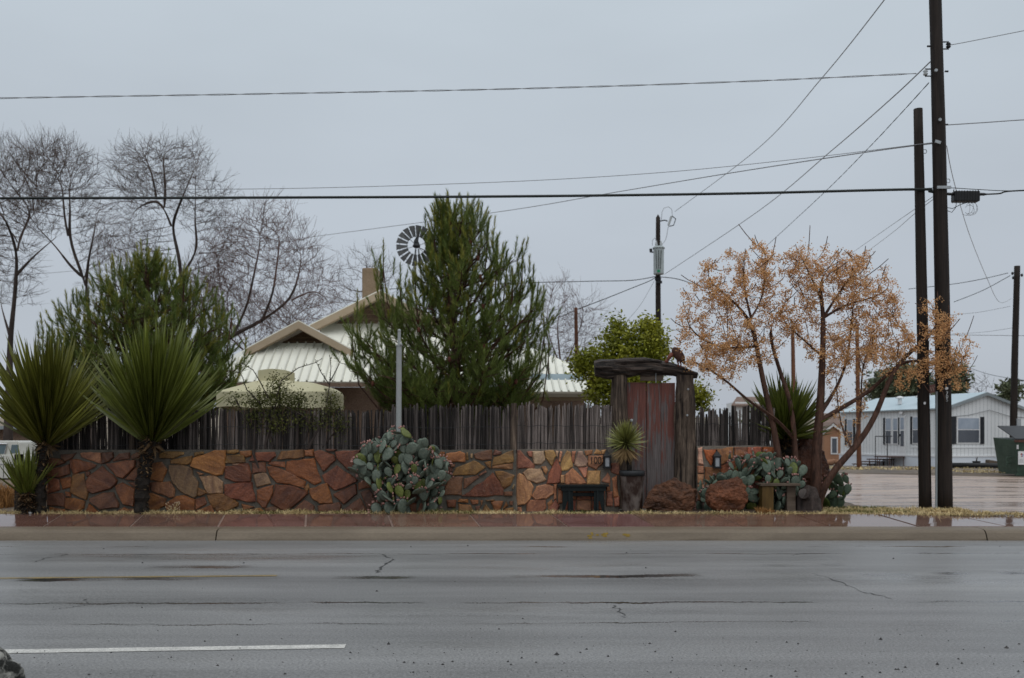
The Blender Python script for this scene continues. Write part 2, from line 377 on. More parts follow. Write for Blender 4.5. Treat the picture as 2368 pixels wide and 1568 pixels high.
# ---------------------------------------------------------------- special surface materials
def mat_road():
    m, n, l, b = newmat('wet_asphalt')
    t = n.new('ShaderNodeTexCoord'); v = t.outputs['Object']
    big = noise_n(n, l, v, 0.35, 4, 0.55, (0.45, 1.6, 1))
    fine = noise_n(n, l, v, 55, 3, 0.7)
    spk = noise_n(n, l, v, 140, 2, 0.6)
    col = mixc(n, l, mrange(n, l, big, 0.3, 0.7), (0.165, 0.162, 0.160), (0.250, 0.246, 0.242))
    col = mixc(n, l, 1.0, col, _grey(n, l, mrange(n, l, fine, 0.3, 0.7, 0.4, 1.6)), 'MULTIPLY')
    col = mixc(n, l, mrange(n, l, spk, 0.66, 0.74, 0, 0.5), col, (0.30, 0.295, 0.285))
    # standing water: thin films along the paving seams, patchy along their length, plus worn wheel paths
    s = n.new('ShaderNodeSeparateXYZ'); l.new(v, s.inputs[0])
    wob = math_n(n, l, 'MULTIPLY', math_n(n, l, 'SUBTRACT', noise_n(n, l, v, 0.7, 6, 0.75, (1, 0.4, 0)), 0.5), 0.5)
    tot = None
    for (y0, sl, w, k0, k1, sc) in ((12.75, 0.010, 0.036, 0.40, 0.56, 0.6), (10.62, 0.045, 0.14, 0.46, 0.56, 0.42),
                                (8.94, 0.012, 0.05, 0.44, 0.56, 0.45), (11.55, 0.03, 0.16, 0.56, 0.66, 0.3), (7.95, 0.02, 0.03, 0.46, 0.6, 0.5), (13.6, 0.0, 0.07, 0.5, 0.64, 0.4)):
        d = math_n(n, l, 'ABSOLUTE', math_n(n, l, 'SUBTRACT', math_n(n, l, 'SUBTRACT', s.outputs['Y'], math_n(n, l, 'MULTIPLY', s.outputs['X'], sl)), math_n(n, l, 'ADD', wob, y0)))
        band = mrange(n, l, d, w * 0.45, w, 1, 0)
        along = mrange(n, l, noise_n(n, l, v, sc, 3, 0.6, (1, 0.25, 1), None), k0, k1)
        q = math_n(n, l, 'MULTIPLY', band, along)
        tot = q if tot is None else math_n(n, l, 'MAXIMUM', tot, q)
    patch = mrange(n, l, noise_n(n, l, v, 0.42, 5, 0.65, (0.35, 1.3, 1)), 0.54, 0.72, 0, 0.7)
    film = math_n(n, l, 'MAXIMUM', tot, patch)
    # soaked stretches are darker than the drained crown of the asphalt, broken up by the aggregate
    damp = math_n(n, l, 'MULTIPLY', mrange(n, l, noise_n(n, l, v, 0.5, 6, 0.7, (0.28, 1.5, 1)), 0.50, 0.70, 0, 1), mrange(n, l, noise_n(n, l, v, 26, 3, 0.7), 0.42, 0.60, 0.25, 1))
    col = mixc(n, l, math_n(n, l, 'MULTIPLY', damp, 0.75), col, (0.055, 0.053, 0.050))
    track = mrange(n, l, noise_n(n, l, v, 1.0, 4, 0.6, (0.06, 1.6, 1)), 0.3, 0.7, 0.78, 1.16)
    col = mixc(n, l, 1.0, col, _grey(n, l, track), 'MULTIPLY')
    col = mixc(n, l, math_n(n, l, 'MULTIPLY', tot, 0.85), col, (0.022, 0.021, 0.020))
    l.new(col, b.inputs['Base Color'])
    rbase = mrange(n, l, fine, 0.3, 0.7, 0.36, 0.5)
    x = n.new('ShaderNodeMix'); l.new(film, x.inputs['Factor']); l.new(rbase, x.inputs['A']); x.inputs['B'].default_value = 0.03
    l.new(x.outputs['Result'], b.inputs['Roughness'])
    bp = n.new('ShaderNodeBump'); bp.inputs['Distance'].default_value = 0.004
    l.new(fine, bp.inputs['Height'])
    l.new(mrange(n, l, film, 0, 1, 0.55, 0.02), bp.inputs['Strength'])
    l.new(bp.outputs[0], b.inputs['Normal'])
    b.inputs['IOR'].default_value = 1.40
    return m

def mat_slab():
    m, n, l, b = newmat('wet_red_concrete')
    t = n.new('ShaderNodeTexCoord'); v = t.outputs['Object']
    f = noise_n(n, l, v, 1.4, 5, 0.6, (0.6, 1.5, 1))
    fine = noise_n(n, l, v, 60, 2, 0.6)
    col = mixc(n, l, mrange(n, l, f, 0.3, 0.7), (0.135, 0.070, 0.052), (0.210, 0.118, 0.092))
    col = mixc(n, l, 1.0, col, _grey(n, l, mrange(n, l, fine, 0.3, 0.7, 0.75, 1.2)), 'MULTIPLY')
    oi = n.new('ShaderNodeObjectInfo')
    col = mixc(n, l, 1.0, col, oi.outputs['Color'], 'MULTIPLY')
    l.new(col, b.inputs['Base Color'])
    w = noise_n(n, l, v, 1.1, 4, 0.6, (0.5, 2.2, 1))
    l.new(mrange(n, l, w, 0.38, 0.62, 0.015, 0.10), b.inputs['Roughness'])
    bp = n.new('ShaderNodeBump'); bp.inputs['Distance'].default_value = 0.002
    l.new(fine, bp.inputs['Height']); l.new(mrange(n, l, w, 0.46, 0.70, 0.0, 0.25), bp.inputs['Strength'])
    l.new(bp.outputs[0], b.inputs['Normal'])
    b.inputs['IOR'].default_value = 1.45
    return m

def mat_dirtroad():
    m, n, l, b = newmat('wet_dirt_road')
    t = n.new('ShaderNodeTexCoord'); v = t.outputs['Object']
    f = noise_n(n, l, v, 0.9, 6, 0.65, (0.30, 1.5, 1))
    g = noise_n(n, l, v, 4.0, 5, 0.65, (0.4, 1.2, 1))
    col = mixc(n, l, mrange(n, l, f, 0.35, 0.65), (0.30, 0.205, 0.162), (0.45, 0.345, 0.275))
    col = mixc(n, l, 1.0, col, _grey(n, l, mrange(n, l, g, 0.3, 0.7, 0.7, 1.25)), 'MULTIPLY')
    l.new(col, b.inputs['Base Color'])
    l.new(mrange(n, l, f, 0.42, 0.60, 0.16, 0.5), b.inputs['Roughness'])
    bp = n.new('ShaderNodeBump'); bp.inputs['Distance'].default_value = 0.03
    l.new(g, bp.inputs['Height']); l.new(mrange(n, l, f, 0.42, 0.62, 0.08, 0.7), bp.inputs['Strength'])
    l.new(bp.outputs[0], b.inputs['Normal'])
    return m

def mat_stone():
    m, n, l, b = newmat('flagstone')
    t = n.new('ShaderNodeTexCoord'); v = t.outputs['Object']
    oi = n.new('ShaderNodeObjectInfo')
    r = math_n(n, l, 'MULTIPLY', oi.outputs['Random'], 53.0)
    c = n.new('ShaderNodeCombineXYZ')
    for i in range(3): l.new(r, c.inputs[i])
    rot = n.new('ShaderNodeVectorRotate'); rot.rotation_type = 'Y_AXIS'
    l.new(v, rot.inputs['Vector']); l.new(math_n(n, l, 'MULTIPLY', oi.outputs['Random'], 6.28), rot.inputs['Angle'])
    a = noise_n(n, l, rot.outputs[0], 3.2, 5, 0.6, (0.7, 1, 2.6), c.outputs[0])
    bb = noise_n(n, l, v, 9.0, 6, 0.7, (1, 1, 1), c.outputs[0])
    fine = noise_n(n, l, v, 45, 3, 0.6)
    col = oi.outputs['Color']
    warm = mixc(n, l, 1.0, col, (1.35, 1.22, 1.0, 1), 'MULTIPLY')
    dark = mixc(n, l, 1.0, col, (0.62, 0.50, 0.46, 1), 'MULTIPLY')
    k = mixc(n, l, mrange(n, l, a, 0.36, 0.64), dark, warm)
    k = mixc(n, l, mrange(n, l, bb, 0.62, 0.76, 0, 0.45), k, (0.30, 0.235, 0.18))
    k = mixc(n, l, 1.0, k, _grey(n, l, mrange(n, l, fine, 0.3, 0.7, 0.72, 1.25)), 'MULTIPLY')
    l.new(k, b.inputs['Base Color'])
    l.new(mrange(n, l, bb, 0.3, 0.7, 0.38, 0.62), b.inputs['Roughness'])
    h = math_n(n, l, 'ADD', math_n(n, l, 'MULTIPLY', a, 1.2), math_n(n, l, 'ADD', bb, math_n(n, l, 'MULTIPLY', fine, 0.2)))
    bump_n(n, l, b, h, 0.8, 0.026)
    return m

def mat_door():
    m, n, l, b = newmat('peeling_red_door_wood')
    t = n.new('ShaderNodeTexCoord'); v = t.outputs['Object']
    oi = n.new('ShaderNodeObjectInfo')
    r = math_n(n, l, 'MULTIPLY', oi.outputs['Random'], 11.0)
    c = n.new('ShaderNodeCombineXYZ')
    for i in range(3): l.new(r, c.inputs[i])
    a = noise_n(n, l, v, 4.2, 6, 0.68, (3.6, 1, 0.26), c.outputs[0])
    g = noise_n(n, l, v, 14, 5, 0.75, (4, 1, 0.14))
    s = n.new('ShaderNodeSeparateXYZ'); l.new(v, s.inputs[0])
    up = mrange(n, l, s.outputs['Z'], 0.9, 2.4, -0.05, 0.10)
    grey = mixc(n, l, mrange(n, l, g, 0.3, 0.7), (0.045, 0.034, 0.031), (0.185, 0.155, 0.148))
    red = mixc(n, l, mrange(n, l, g, 0.3, 0.7), (0.080, 0.024, 0.017), (0.20, 0.064, 0.045))
    k = mixc(n, l, mrange(n, l, math_n(n, l, 'ADD', a, up), 0.50, 0.565), grey, red)
    l.new(k, b.inputs['Base Color'])
    b.inputs['Roughness'].default_value = 0.7
    bump_n(n, l, b, math_n(n, l, 'ADD', a, g), 0.5, 0.01)
    return m

M['road'] = mat_road(); M['slab'] = mat_slab(); M['dirtroad'] = mat_dirtroad(); M['stone'] = mat_stone(); M['door'] = mat_door()
M['line_white'] = pmat('worn_white_road_paint', (0.42, 0.41, 0.38), (0.62, 0.60, 0.56), 9, 0.5, bump=0.2, bdist=0.003, fine=60, rnd=False)
M['line_yellow'] = pmat('worn_yellow_road_paint', (0.16, 0.12, 0.06), (0.34, 0.25, 0.11), 6, 0.35, bump=0.2, bdist=0.003, fine=50, rnd=False)
M['crack'] = pmat('dark_road_crack', (0.035, 0.035, 0.035), (0.085, 0.084, 0.082), 12, 0.45, bump=0)
M['yellow_spot'] = pmat('yellow_kerb_paint', (0.20, 0.13, 0.02), (0.32, 0.21, 0.04), 20, 0.6, bump=0)
M['joint'] = pmat('pale_joint_mortar', (0.24, 0.165, 0.135), (0.32, 0.235, 0.20), 6, 0.4, bump=0.1, fine=40)

GZ = 0.25      # level of the lot behind the sidewalk
KY0, KY1 = 14.40, 14.85
SY1 = 15.98

# ---------------------------------------------------------------- ground, road
mb = MB(); mb.quad((-1500, 15.97, GZ), (1500, 15.97, GZ), (1500, 3000, GZ), (-1500, 3000, GZ))
mb.quad((-1500, -300, -0.03), (1500, -300, -0.03), (1500, 15.97, -0.03), (-1500, 15.97, -0.03))
tag(mb.build('ground', M['dirt']), kind='structure')
mb = MB(); mb.quad((-120, -20, 0), (120, -20, 0), (120, KY0 + 0.02, 0), (-120, KY0 + 0.02, 0))
road = tag(mb.build('road', M['road']), kind='structure')

def strip(pts, w, z, name, mat, parent, wob=0.0, seed=0):
    rng = random.Random(seed); mb = MB(); L = []; Rr = []
    for i, p in enumerate(pts):
        ww = w * (1 + rng.uniform(-wob, wob)) / 2
        a = Vector(pts[max(i - 1, 0)]); b2 = Vector(pts[min(i + 1, len(pts) - 1)])
        t = (b2 - a).normalized(); nrm = Vector((-t.y, t.x))
        L.append((p[0] + nrm.x * ww, p[1] + nrm.y * ww, z)); Rr.append((p[0] - nrm.x * ww, p[1] - nrm.y * ww, z))
    n = len(pts)
    mb.add(L + Rr, [(i, n + i, n + i + 1, i + 1) for i in range(n - 1)])
    return mb.build(name, mat, parent)

def gpt(x, y, z=0.0):
    Y = ground_Y(y, z); return (PX(x, Y), Y)
def line_pts(a, b, k, ext=0.0):
    a = Vector(a); b = Vector(b); a = a - (b - a).normalized() * ext
    return [tuple(a.lerp(b, i / k)) for i in range(k + 1)]
strip(line_pts(gpt(0, 1507), gpt(798, 1494.6), 40, 3.0), 0.13, 0.004, 'lane_line', M['line_white'], road, 0.10, 1)
strip(line_pts(gpt(0, 1337), gpt(640, 1331), 60, 6.0), 0.085, 0.004, 'centre_line', M['line_yellow'], road, 0.35, 2)
def crack(pix, w, seed):
    rng = random.Random(seed); base = [gpt(*p) for p in pix]; pts = []
    for a, b in zip(base[:-1], base[1:]):
        for i in range(7):
            t = i / 7
            pts.append((a[0] + (b[0] - a[0]) * t + rng.uniform(-.03, .03), a[1] + (b[1] - a[1]) * t + rng.uniform(-.03, .03)))
    pts.append(base[-1])
    strip(pts, w * .42, 0.0035, 'crack', M['crack'], road, 0.9, seed)
crack([(885, 1281), (908, 1294), (888, 1305), (868, 1325)], 0.05, 3)
crack([(1880, 1325), (1935, 1343), (1990, 1368), (2060, 1384)], 0.03, 4)
crack([(1416, 1400), (1432, 1412), (1446, 1428)], 0.022, 5)
crack([(195, 1385), (205, 1397), (160, 1405), (120, 1409)], 0.016, 6)
crack([(160, 1282), (110, 1290), (80, 1300)], 0.03, 8)

rng = random.Random(7); mb = MB()
for i in range(430):
    Y = 5.9 + abs(rng.gauss(0, 1)) * .75 if i < 370 else rng.uniform(6, 14.3)
    X = rng.uniform(-0.58, 0.58) * Y
    if Y < 6.6 and X < -1.0 and rng.random() < 0.5: continue
    r = rng.choice([0.003, 0.004, 0.004, 0.005, 0.006, 0.010]) * (1.0 if Y < 9 else 1.4)
    if rng.random() < 0.03: r = 0.017
    vs = [Vector((rng.uniform(.7, 1.3) * math.cos(a) * r, rng.uniform(.7, 1.3) * math.sin(a) * r, 0)) for a in (0, 1.57, 3.14, 4.71)]
    mb.add([Vector((X, Y, 0.001)) + p for p in vs] + [Vector((X, Y, r * 1.1))], [(0, 1, 4), (1, 2, 4), (2, 3, 4), (3, 0, 4)])
tag(mb.build('road_pebbles', M['pebble']), label='small dark pebbles strewn over the wet asphalt', cat='pebbles', kind='stuff')

# ---------------------------------------------------------------- kerb of cast lengths
kerb = tag(bpy.data.objects.new('kerb', None), kind='structure'); COL.objects.link(kerb)
prof = [(KY0, -0.02), (KY0 + 0.012, 0.03), (KY0 + 0.05, 0.11), (KY0 + 0.085, 0.142), (KY0 + 0.15, 0.158), (KY1 - 0.006, 0.166), (KY1 - 0.006, -0.02)]
cuts = [-60, -24, PX(503, 14.5), PX(2275, 14.5), 24, 60]
for a, b in zip(cuts[:-1], cuts[1:]):
    mb = MB(); k = 24; n = len(prof); vs = []
    rr = random.Random(int(a * 7))
    for i in range(k + 1):
        x = a + 0.010 + (b - a - 0.020) * i / k
        for (y, z) in prof: vs.append((x, y + rr.uniform(-.004, .004), z + (rr.uniform(-.003, .003) if z > 0 else 0)))
    fs = [(i * n + j, i * n + (j + 1) % n, (i + 1) * n + (j + 1) % n, (i + 1) * n + j) for i in range(k) for j in range(n)]
    fs += [tuple(range(n)), tuple(k * n + j for j in range(n))]
    mb.add(vs, fs)
    mb.build('kerb_block', M['concrete_kerb'], kerb, smooth=False)
for (xa, dx, dz) in ((1367, .10, .05), (1395, .06, .03), (2010 - 560, .05, .02)):
    mb = MB(); rr = random.Random(xa)
    for i in range(5):
        x = PX(xa, 14.45) + rr.uniform(-dx, dx); z = 0.08 + rr.uniform(-dz, dz)
        y = KY0 + 0.012 + (z - .03) / .08 * .038 - 0.006
        s1 = rr.uniform(.015, .04)
        mb.add([(x - s1, y - .004, z - .012), (x + s1, y - .004, z - .012), (x + s1 * .6, y + .002, z + .012), (x - s1 * .7, y + .002, z + .012)], [(0, 1, 2, 3)])
    mb.build('yellow_paint_spot', M['yellow_spot'], kerb)

# ---------------------------------------------------------------- sidewalk slabs
walk = tag(bpy.data.objects.new('sidewalk', None), kind='structure'); COL.objects.link(walk)
SLAB_W = 1.335; X0 = PX(97.7, 14.85); SKEW = -0.22
def back_z(x):  # the walk dips towards the side street on the right
    t = min(max((x - 5.8) / 2.2, 0), 1)
    return 0.275 - 0.045 * t * t * (3 - 2 * t)
mb = MB()
for i in range(-14, 22):
    xa = X0 + SLAB_W * i; xb = xa + SLAB_W
    mb.quad((xa, KY1 - .02, 0.150), (xb, KY1 - .02, 0.150), (xb + SKEW, SY1, back_z(xb) - 0.016), (xa + SKEW, SY1, back_z(xa) - 0.016))
mb.build('joint_bed', M['joint'], walk)
for i in range(-14, 22):
    rr = random.Random(i + 100); g = 0.016
    xa = X0 + SLAB_W * i + g; xb = X0 + SLAB_W * (i + 1) - g
    dz = rr.uniform(-.004, .004)
    f0, f1 = KY1 + 0.004, SY1
    top = [(xa, f0, .168 + dz), (xb, f0, .168 + dz), (xb + SKEW, f1, back_z(xb) + dz), (xa + SKEW, f1, back_z(xa) + dz)]
    mb = MB(); mb.add(top + [(x, y, z - .08) for x, y, z in top], [(0, 1, 2, 3), (7, 6, 5, 4), (0, 4, 5, 1), (1, 5, 6, 2), (2, 6, 7, 3), (3, 7, 4, 0)])
    o = mb.build('slab', M['slab'], walk, bevel=0.006)
    v = rr.uniform(.82, 1.12)
    if xa > 6.0: o.color = (v * 1.05, v * 1.15, v * 1.15, 1)  # slabs at the right end: open sky's reflection tinted into the colour
    else: o.color = (v, v * rr.uniform(.92, 1.06), v * rr.uniform(.9, 1.1), 1)

# ---------------------------------------------------------------- side street of wet dirt, gravel verge, hills
def sheet(name, pts, z, mat, kind='structure', zfun=None):
    mb = MB(); mb.add([(x, y, zfun(x, y) if zfun else z) for x, y in pts], [tuple(range(len(pts)))])
    return tag(mb.build(name, mat), kind=kind)
dirt_pts = [(PX(2070, 16.9) , 16.35), (30, 16.35), (40, 28), (40, 32.2), (PX(2360, 32), 31.6), (PX(2200, 33), 33.0), (PX(1940, 35), 35.6), (8, 36.5), (7.5, 30), (6.6, 22), (6.6, 19.0), (PX(1985, 18), 18.0), (PX(2040, 17.3), 17.15)]
sheet('dirt_road', dirt_pts, GZ + 0.004, M['dirtroad'])
mb = MB(); rr = random.Random(5)
cols, rows = 90, 10
vs = []; fs = []
for j in range(rows + 1):
    for i in range(cols + 1):
        x = 4 + 46 * i / cols; t = j / rows
        y0 = 36.5 - max(0, (x - 8)) * 0.19; y0 = max(y0, 31.3)
        y = y0 + 6.5 * t
        z = GZ + 0.008 + 0.10 * math.sin(min(t * 3, 1) * 1.57) + 0.035 * mnoise.noise((x * .8, y * .8, 0)) + 0.015 * mnoise.noise((x * 3, y * 3, 5))
        if j == 0: z = GZ + 0.006
        vs.append((x, y, z))
for j in range(rows):
    for i in range(cols):
        a = j * (cols + 1) + i; fs.append((a, a + 1, a + cols + 2, a + cols + 1))
mb.add(vs, fs)
tag(mb.build('gravel_verge', M['gravel'], smooth=True), kind='structure')
# far hills
mb = MB(); vs = []; fs = []
for i in range(161):
    x = -700 + 1400 * i / 160
    h = 14 + 9 * mnoise.noise((x * .006, 3.1, 0)) + 4 * mnoise.noise((x * .02, 7.7, 0)) + max(0, (x - 150)) * 0.014
    for (yy, zz) in ((520, GZ - 1), (560, h * .45), (640, h), (900, h * 1.25 + 3 * mnoise.noise((x * .015, 1.3, 4)))):
        vs.append((x, yy, zz))
for i in range(160):
    for j in range(3): fs.append((i * 4 + j, (i + 1) * 4 + j, (i + 1) * 4 + j + 1, i * 4 + j + 1))
mb.add(vs, fs)
tag(mb.build('hills', M['hill'], smooth=True), kind='structure')

# prickly pear skin: regular areoles with pale spine cushions
def add_areoles(m):
    n, l = m.node_tree.nodes, m.node_tree.links
    b = [x for x in n if x.type == 'BSDF_PRINCIPLED'][0]
    src = b.inputs['Base Color'].links[0].from_socket
    t = n.new('ShaderNodeTexCoord'); v = n.new('ShaderNodeTexVoronoi'); v.inputs['Scale'].default_value = 8.0; v.inputs['Randomness'].default_value = 0.35
    mp = n.new('ShaderNodeMapping'); mp.inputs['Scale'].default_value = (1, 0.0, 1); l.new(t.outputs['Object'], mp.inputs[0]); l.new(mp.outputs[0], v.inputs['Vector'])
    k = mrange(n, l, v.outputs['Distance'], 0.10, 0.22, 0.75, 0.0)
    l.new(mixc(n, l, k, src, (0.26, 0.22, 0.15)), b.inputs['Base Color'])
add_areoles(M['pad'])
# ---------------------------------------------------------------- the flagstone garden wall, stone by stone
WY1, WY2 = 16.40, 16.90        # front faces: long left length, and the set-back lengths by the gate
def zA(p): return (100 + .38 * p[0], 1700 + .38 * p[1])
def zB(p): return (900 + .38 * p[0], 1780 + .38 * p[1])
def zC(p): return (1700 + .3378 * p[0], 1780 + .3378 * p[1])
def zE(p): return (2700 + .478 * p[0], 1400 + .478 * p[1])
def parse(txt, zf):
    out = []
    for row in txt.strip().split('\n'):
        name, rest = row.split(':')
        c = [float(t) for t in rest.replace(',', ' ').split()]
        pts = [zf((c[i], c[i + 1])) for i in range(0, len(c), 2)]
        out.append((name.strip(), [(x / 1.7304, y / 1.7304) for x, y in pts]))
    return out
STA = """r:240,560 360,575 372,680 235,725
o:375,565 485,545 490,650 400,675
b:255,480 465,415 475,515 360,555 235,535
b:385,310 540,295 500,350 430,385 385,345
b:270,345 370,355 430,395 310,440 250,430
o:480,365 560,360 750,420 730,445 520,520 480,440
p:590,295 690,285 795,295 803,405 690,370 600,335
b:812,290 930,285 938,340 890,385 815,408
b:945,350 1000,300 1105,290 1105,355 930,382
b:1120,320 1190,285 1240,300 1200,345 1130,360
y:510,520 625,515 640,620 672,690 650,785 590,765 480,705 495,610
b:640,490 690,490 690,530 655,545
r:820,435 970,580 960,620 910,665 720,718 670,690 648,600 690,530
r:865,410 1165,370 1160,440 1040,560 970,540
r:1060,570 1170,450 1240,470 1225,590
o:960,640 1030,608 1165,670 1150,855 1040,830 975,710
b:240,735 400,715 430,760 420,860 240,840
o:430,700 480,710 490,755 440,745
o:435,765 520,770 635,800 625,870 580,910 430,880
o:265,860 420,885 500,950 270,945
o:640,945 680,825 770,905 790,945
b:690,770 830,715 935,712 990,830 985,865 800,890 690,800
p:850,925 945,910 945,950 850,950
o:970,945 980,905 1050,865 1100,890 1105,945
r:430,892 600,918 600,948 510,948
b:1090,600 1200,605 1190,660 1150,650
o:1340,400 1440,390 1500,470 1450,595 1330,575
y:1425,300 1480,280 1670,285 1670,310 1560,355 1420,345
y:1540,370 1765,325 1755,390 1720,415 1540,405
y:1785,290 1880,280 1885,300 1790,335
s:1750,430 1780,350 1930,300 2000,270 2110,268 2105,440 2080,515 2020,530 1900,490
m:1530,425 1640,420 1760,460 1770,530 1825,600 1810,740 1785,760 1650,700 1565,610 1525,490
p:1340,605 1530,595 1580,680 1570,755 1530,765 1340,690
o:1310,720 1340,715 1490,775 1470,850 1370,905 1295,870
o:1480,830 1600,750 1680,740 1785,780 1780,895 1650,900 1500,890
w:1840,540 2000,530 2085,600 2080,715 1930,720
p:1810,490 1890,515 1840,530
y:1830,660 1900,690 1920,715 1850,750 1820,740
r:1800,780 1890,755 1915,820 1900,840 1800,890
y:1925,740 2050,720 2150,745 2245,820 2240,850 2080,915 2030,915 1960,830
o:1750,930 1890,870 1960,840 2000,930
b:1180,380 1330,400 1320,570 1230,590 1190,460
r:1190,610 1330,610 1300,720 1290,860 1170,850 1180,670
b:1110,880 1290,880 1290,945 1115,945"""
STB = """y:20,55 140,50 145,75 100,95 25,90
o:160,65 280,58 285,110 230,130 165,100
y:20,110 200,105 215,180 100,195 5,190
w:80,196 160,192 150,210 80,208
d:10,225 245,195 275,290 270,380 110,385 5,345
r:260,165 320,80 520,72 535,115 470,175
y:555,150 600,65 825,50 830,125 720,145
o:840,55 935,45 935,120 845,115
b:290,190 430,185 432,285 295,300
m:305,315 420,288 450,320 485,405 340,445
o:450,195 480,175 630,175 632,235 500,215
o:650,270 660,180 830,150 940,140 960,230 1010,380 940,415 850,360 730,310
o:450,230 510,225 720,310 845,380 830,450 680,410 550,395 480,320
r:940,75 1000,55 1150,105 1165,160 1050,270 1030,270 960,150
r:1030,320 1180,220 1390,365 1380,385 1170,475 1150,470 1060,390
r:1165,75 1425,55 1390,130 1340,260 1290,255 1240,200 1180,140
b:1060,45 1180,45 1150,65 1080,65
r:5,420 285,395 320,590 230,595 70,560 5,520
o:340,475 510,425 500,520 430,660 395,655 340,590
d:540,415 700,430 860,480 870,510 650,695 490,605
y:840,440 880,405 890,450 870,490 835,465
o:895,460 1075,405 1130,605 1000,615 920,560 895,510
d:1150,515 1375,410 1390,510 1250,620 1150,530
b:690,705 840,580 940,640 940,690 800,715
b:985,640 1200,600 1225,630 1215,685 1090,705 990,690
b:1220,700 1425,560 1490,680 1450,715
o:180,620 310,650 200,680
y:210,690 370,660 410,690 400,720 220,720
b:420,670 520,640 620,700 430,715
b:1430,500 1520,470 1600,600 1510,690
d:1540,460 1640,460 1610,570
r:1410,400 1480,370 1640,400 1540,445 1410,470
b:1540,690 1590,600 1660,590 1660,700
r:1440,60 1640,50 1660,180 1500,240 1400,170
b:1500,260 1690,200 1790,330 1660,380 1500,350
r:1680,50 1860,50 1860,190 1700,170
o:1880,55 2130,60 2100,200 1900,210
d:1810,220 2080,230 2040,400 1800,390
r:1690,410 1880,410 1860,560 1700,590
b:1900,420 2120,400 2150,600 1890,570
o:1680,620 1860,590 1890,700 1690,700
r:1910,600 2140,620 2120,700 1910,700
o:2155,80 2310,75 2310,160 2250,180 2165,110"""
STC = """o:45,95 215,80 225,180 160,200 120,150 50,130
s:235,215 255,105 410,75 470,100 472,200 380,195 240,222
y:490,85 510,90 515,170 490,175
w:540,105 565,100 562,155 540,150
b:580,110 660,80 785,60 790,170 680,180 600,160
b:805,115 830,55 905,80 900,110 815,122
y:820,145 1040,65 1045,200 900,225 800,240
p:800,250 1035,215 1035,285 795,275
y:330,345 370,270 580,185 710,265 600,350 350,360
p:640,350 720,300 730,320 650,365
y:705,205 780,190 780,280 740,255
y:830,315 920,310 1060,360 1010,470 940,515 910,490
b:465,400 620,360 640,385 480,510 460,510
b:260,385 450,380 430,590 230,590
d:440,600 700,430 800,330 920,510 920,590 650,608
b:935,555 1035,550 1035,598 940,600
o:385,670 410,635 510,640 510,680
o:535,645 630,650 625,695 560,705
o:655,655 688,655 670,725
y:720,650 820,645 815,660 725,660
o:780,670 925,665 880,805 830,800
o:920,760 960,665 985,720
y:400,695 540,710 570,790 555,805 400,800
b:600,725 655,720 635,810 600,805
y:670,805 720,700 795,805
y:890,805 960,750 1045,740 1045,808
b:1000,665 1045,660 1040,710 1000,705
d:255,650 370,650 360,740 270,735
b:300,235 360,225 350,260 310,262
w:1028,515 1050,465 1060,470 1045,520
b:240,270 320,260 330,300 270,360 240,350"""
STD = """P:1095,75 1130,70 1290,235 1285,270 1180,265 1100,270
P:1210,80 1270,75 1265,140 1230,130
G:1275,80 1400,75 1415,180 1370,225 1290,220 1275,140
Y:1420,70 1520,65 1545,130 1500,240 1430,150
G:1548,70 1580,75 1570,140 1550,130
P:1600,75 1625,85 1600,200 1580,190
Y:1630,160 1680,75 1720,90 1745,250 1690,290 1620,300 1610,230
P:1740,80 1785,75 1760,210 1738,190
G:1780,190 1810,85 1860,80 1925,200 1900,245 1810,255 1770,235
P:1890,70 1980,60 1975,105 1910,125
Y:2000,100 2030,50 2080,75 2085,110
Y:2090,60 2140,55 2120,110 2095,105
N:1940,130 2105,125 2108,200 2025,288 1935,240
W:1165,330 1220,285 1360,285 1425,410 1320,450 1210,410
Y:1380,260 1430,250 1455,300 1430,350
R:1445,450 1470,330 1560,170 1610,290 1590,440
Y:1605,360 1650,355 1650,450 1608,450
P:1665,440 1670,350 1745,280 1870,400 1900,450 1680,465
P:1815,270 1925,260 1905,380 1885,385
Y:1920,440 1930,310 2070,310 2060,460 1925,460
Y:1080,700 1085,370 1120,345 1200,380 1280,500 1240,630 1180,690
P:1270,600 1330,490 1440,465 1520,500 1520,570 1440,630 1310,645
P:1210,700 1250,655 1420,650 1430,740 1400,785 1210,790
P:1075,735 1140,735 1150,795 1075,800
P:1450,690 1500,640 1510,690 1460,770
P:1480,740 1550,650 1590,720 1560,785 1480,780
P:1525,470 1560,460 1555,630 1525,640
P:1575,520 1620,540 1630,680 1580,690
P:2095,430 2160,330 2190,380 2190,450
P:2150,490 2190,460 2190,540 2140,545
P:2155,560 2215,555 2220,720 2150,715
P:2215,400 2270,370 2290,600 2230,610
P:2240,630 2340,610 2330,720 2245,725
P:2200,220 2310,210 2290,350 2210,320
P:1650,480 1790,480 1780,640 1650,620
P:1810,490 1960,480 1960,640 1800,640
P:1980,480 2130,480 2120,640 1985,640
R:1650,650 1780,660 1770,775 1640,775
P:1800,660 1960,660 1960,770 1800,770
R:1985,660 2120,660 2120,760 1985,765"""
STE = """W:190,825 225,815 235,960 195,950
O:240,835 340,835 330,890 300,965 260,905
B:345,830 480,815 480,900 380,960
B:495,815 600,815 600,900 500,900
R:610,815 720,815 720,910 610,905
O:730,815 822,815 826,910 735,905
P:185,970 235,970 240,1030 190,1030
Y:190,1040 240,1040 230,1120 190,1110
P:190,1130 240,1130 240,1260 190,1260
B:250,980 370,985 360,1090 255,1100
R:385,970 520,915 520,1060 380,1080
B:535,915 680,920 690,1050 540,1060
R:700,920 825,925 825,1060 705,1050
B:260,1110 500,1100 500,1250 260,1255
R:515,1080 820,1070 825,1250 515,1250"""
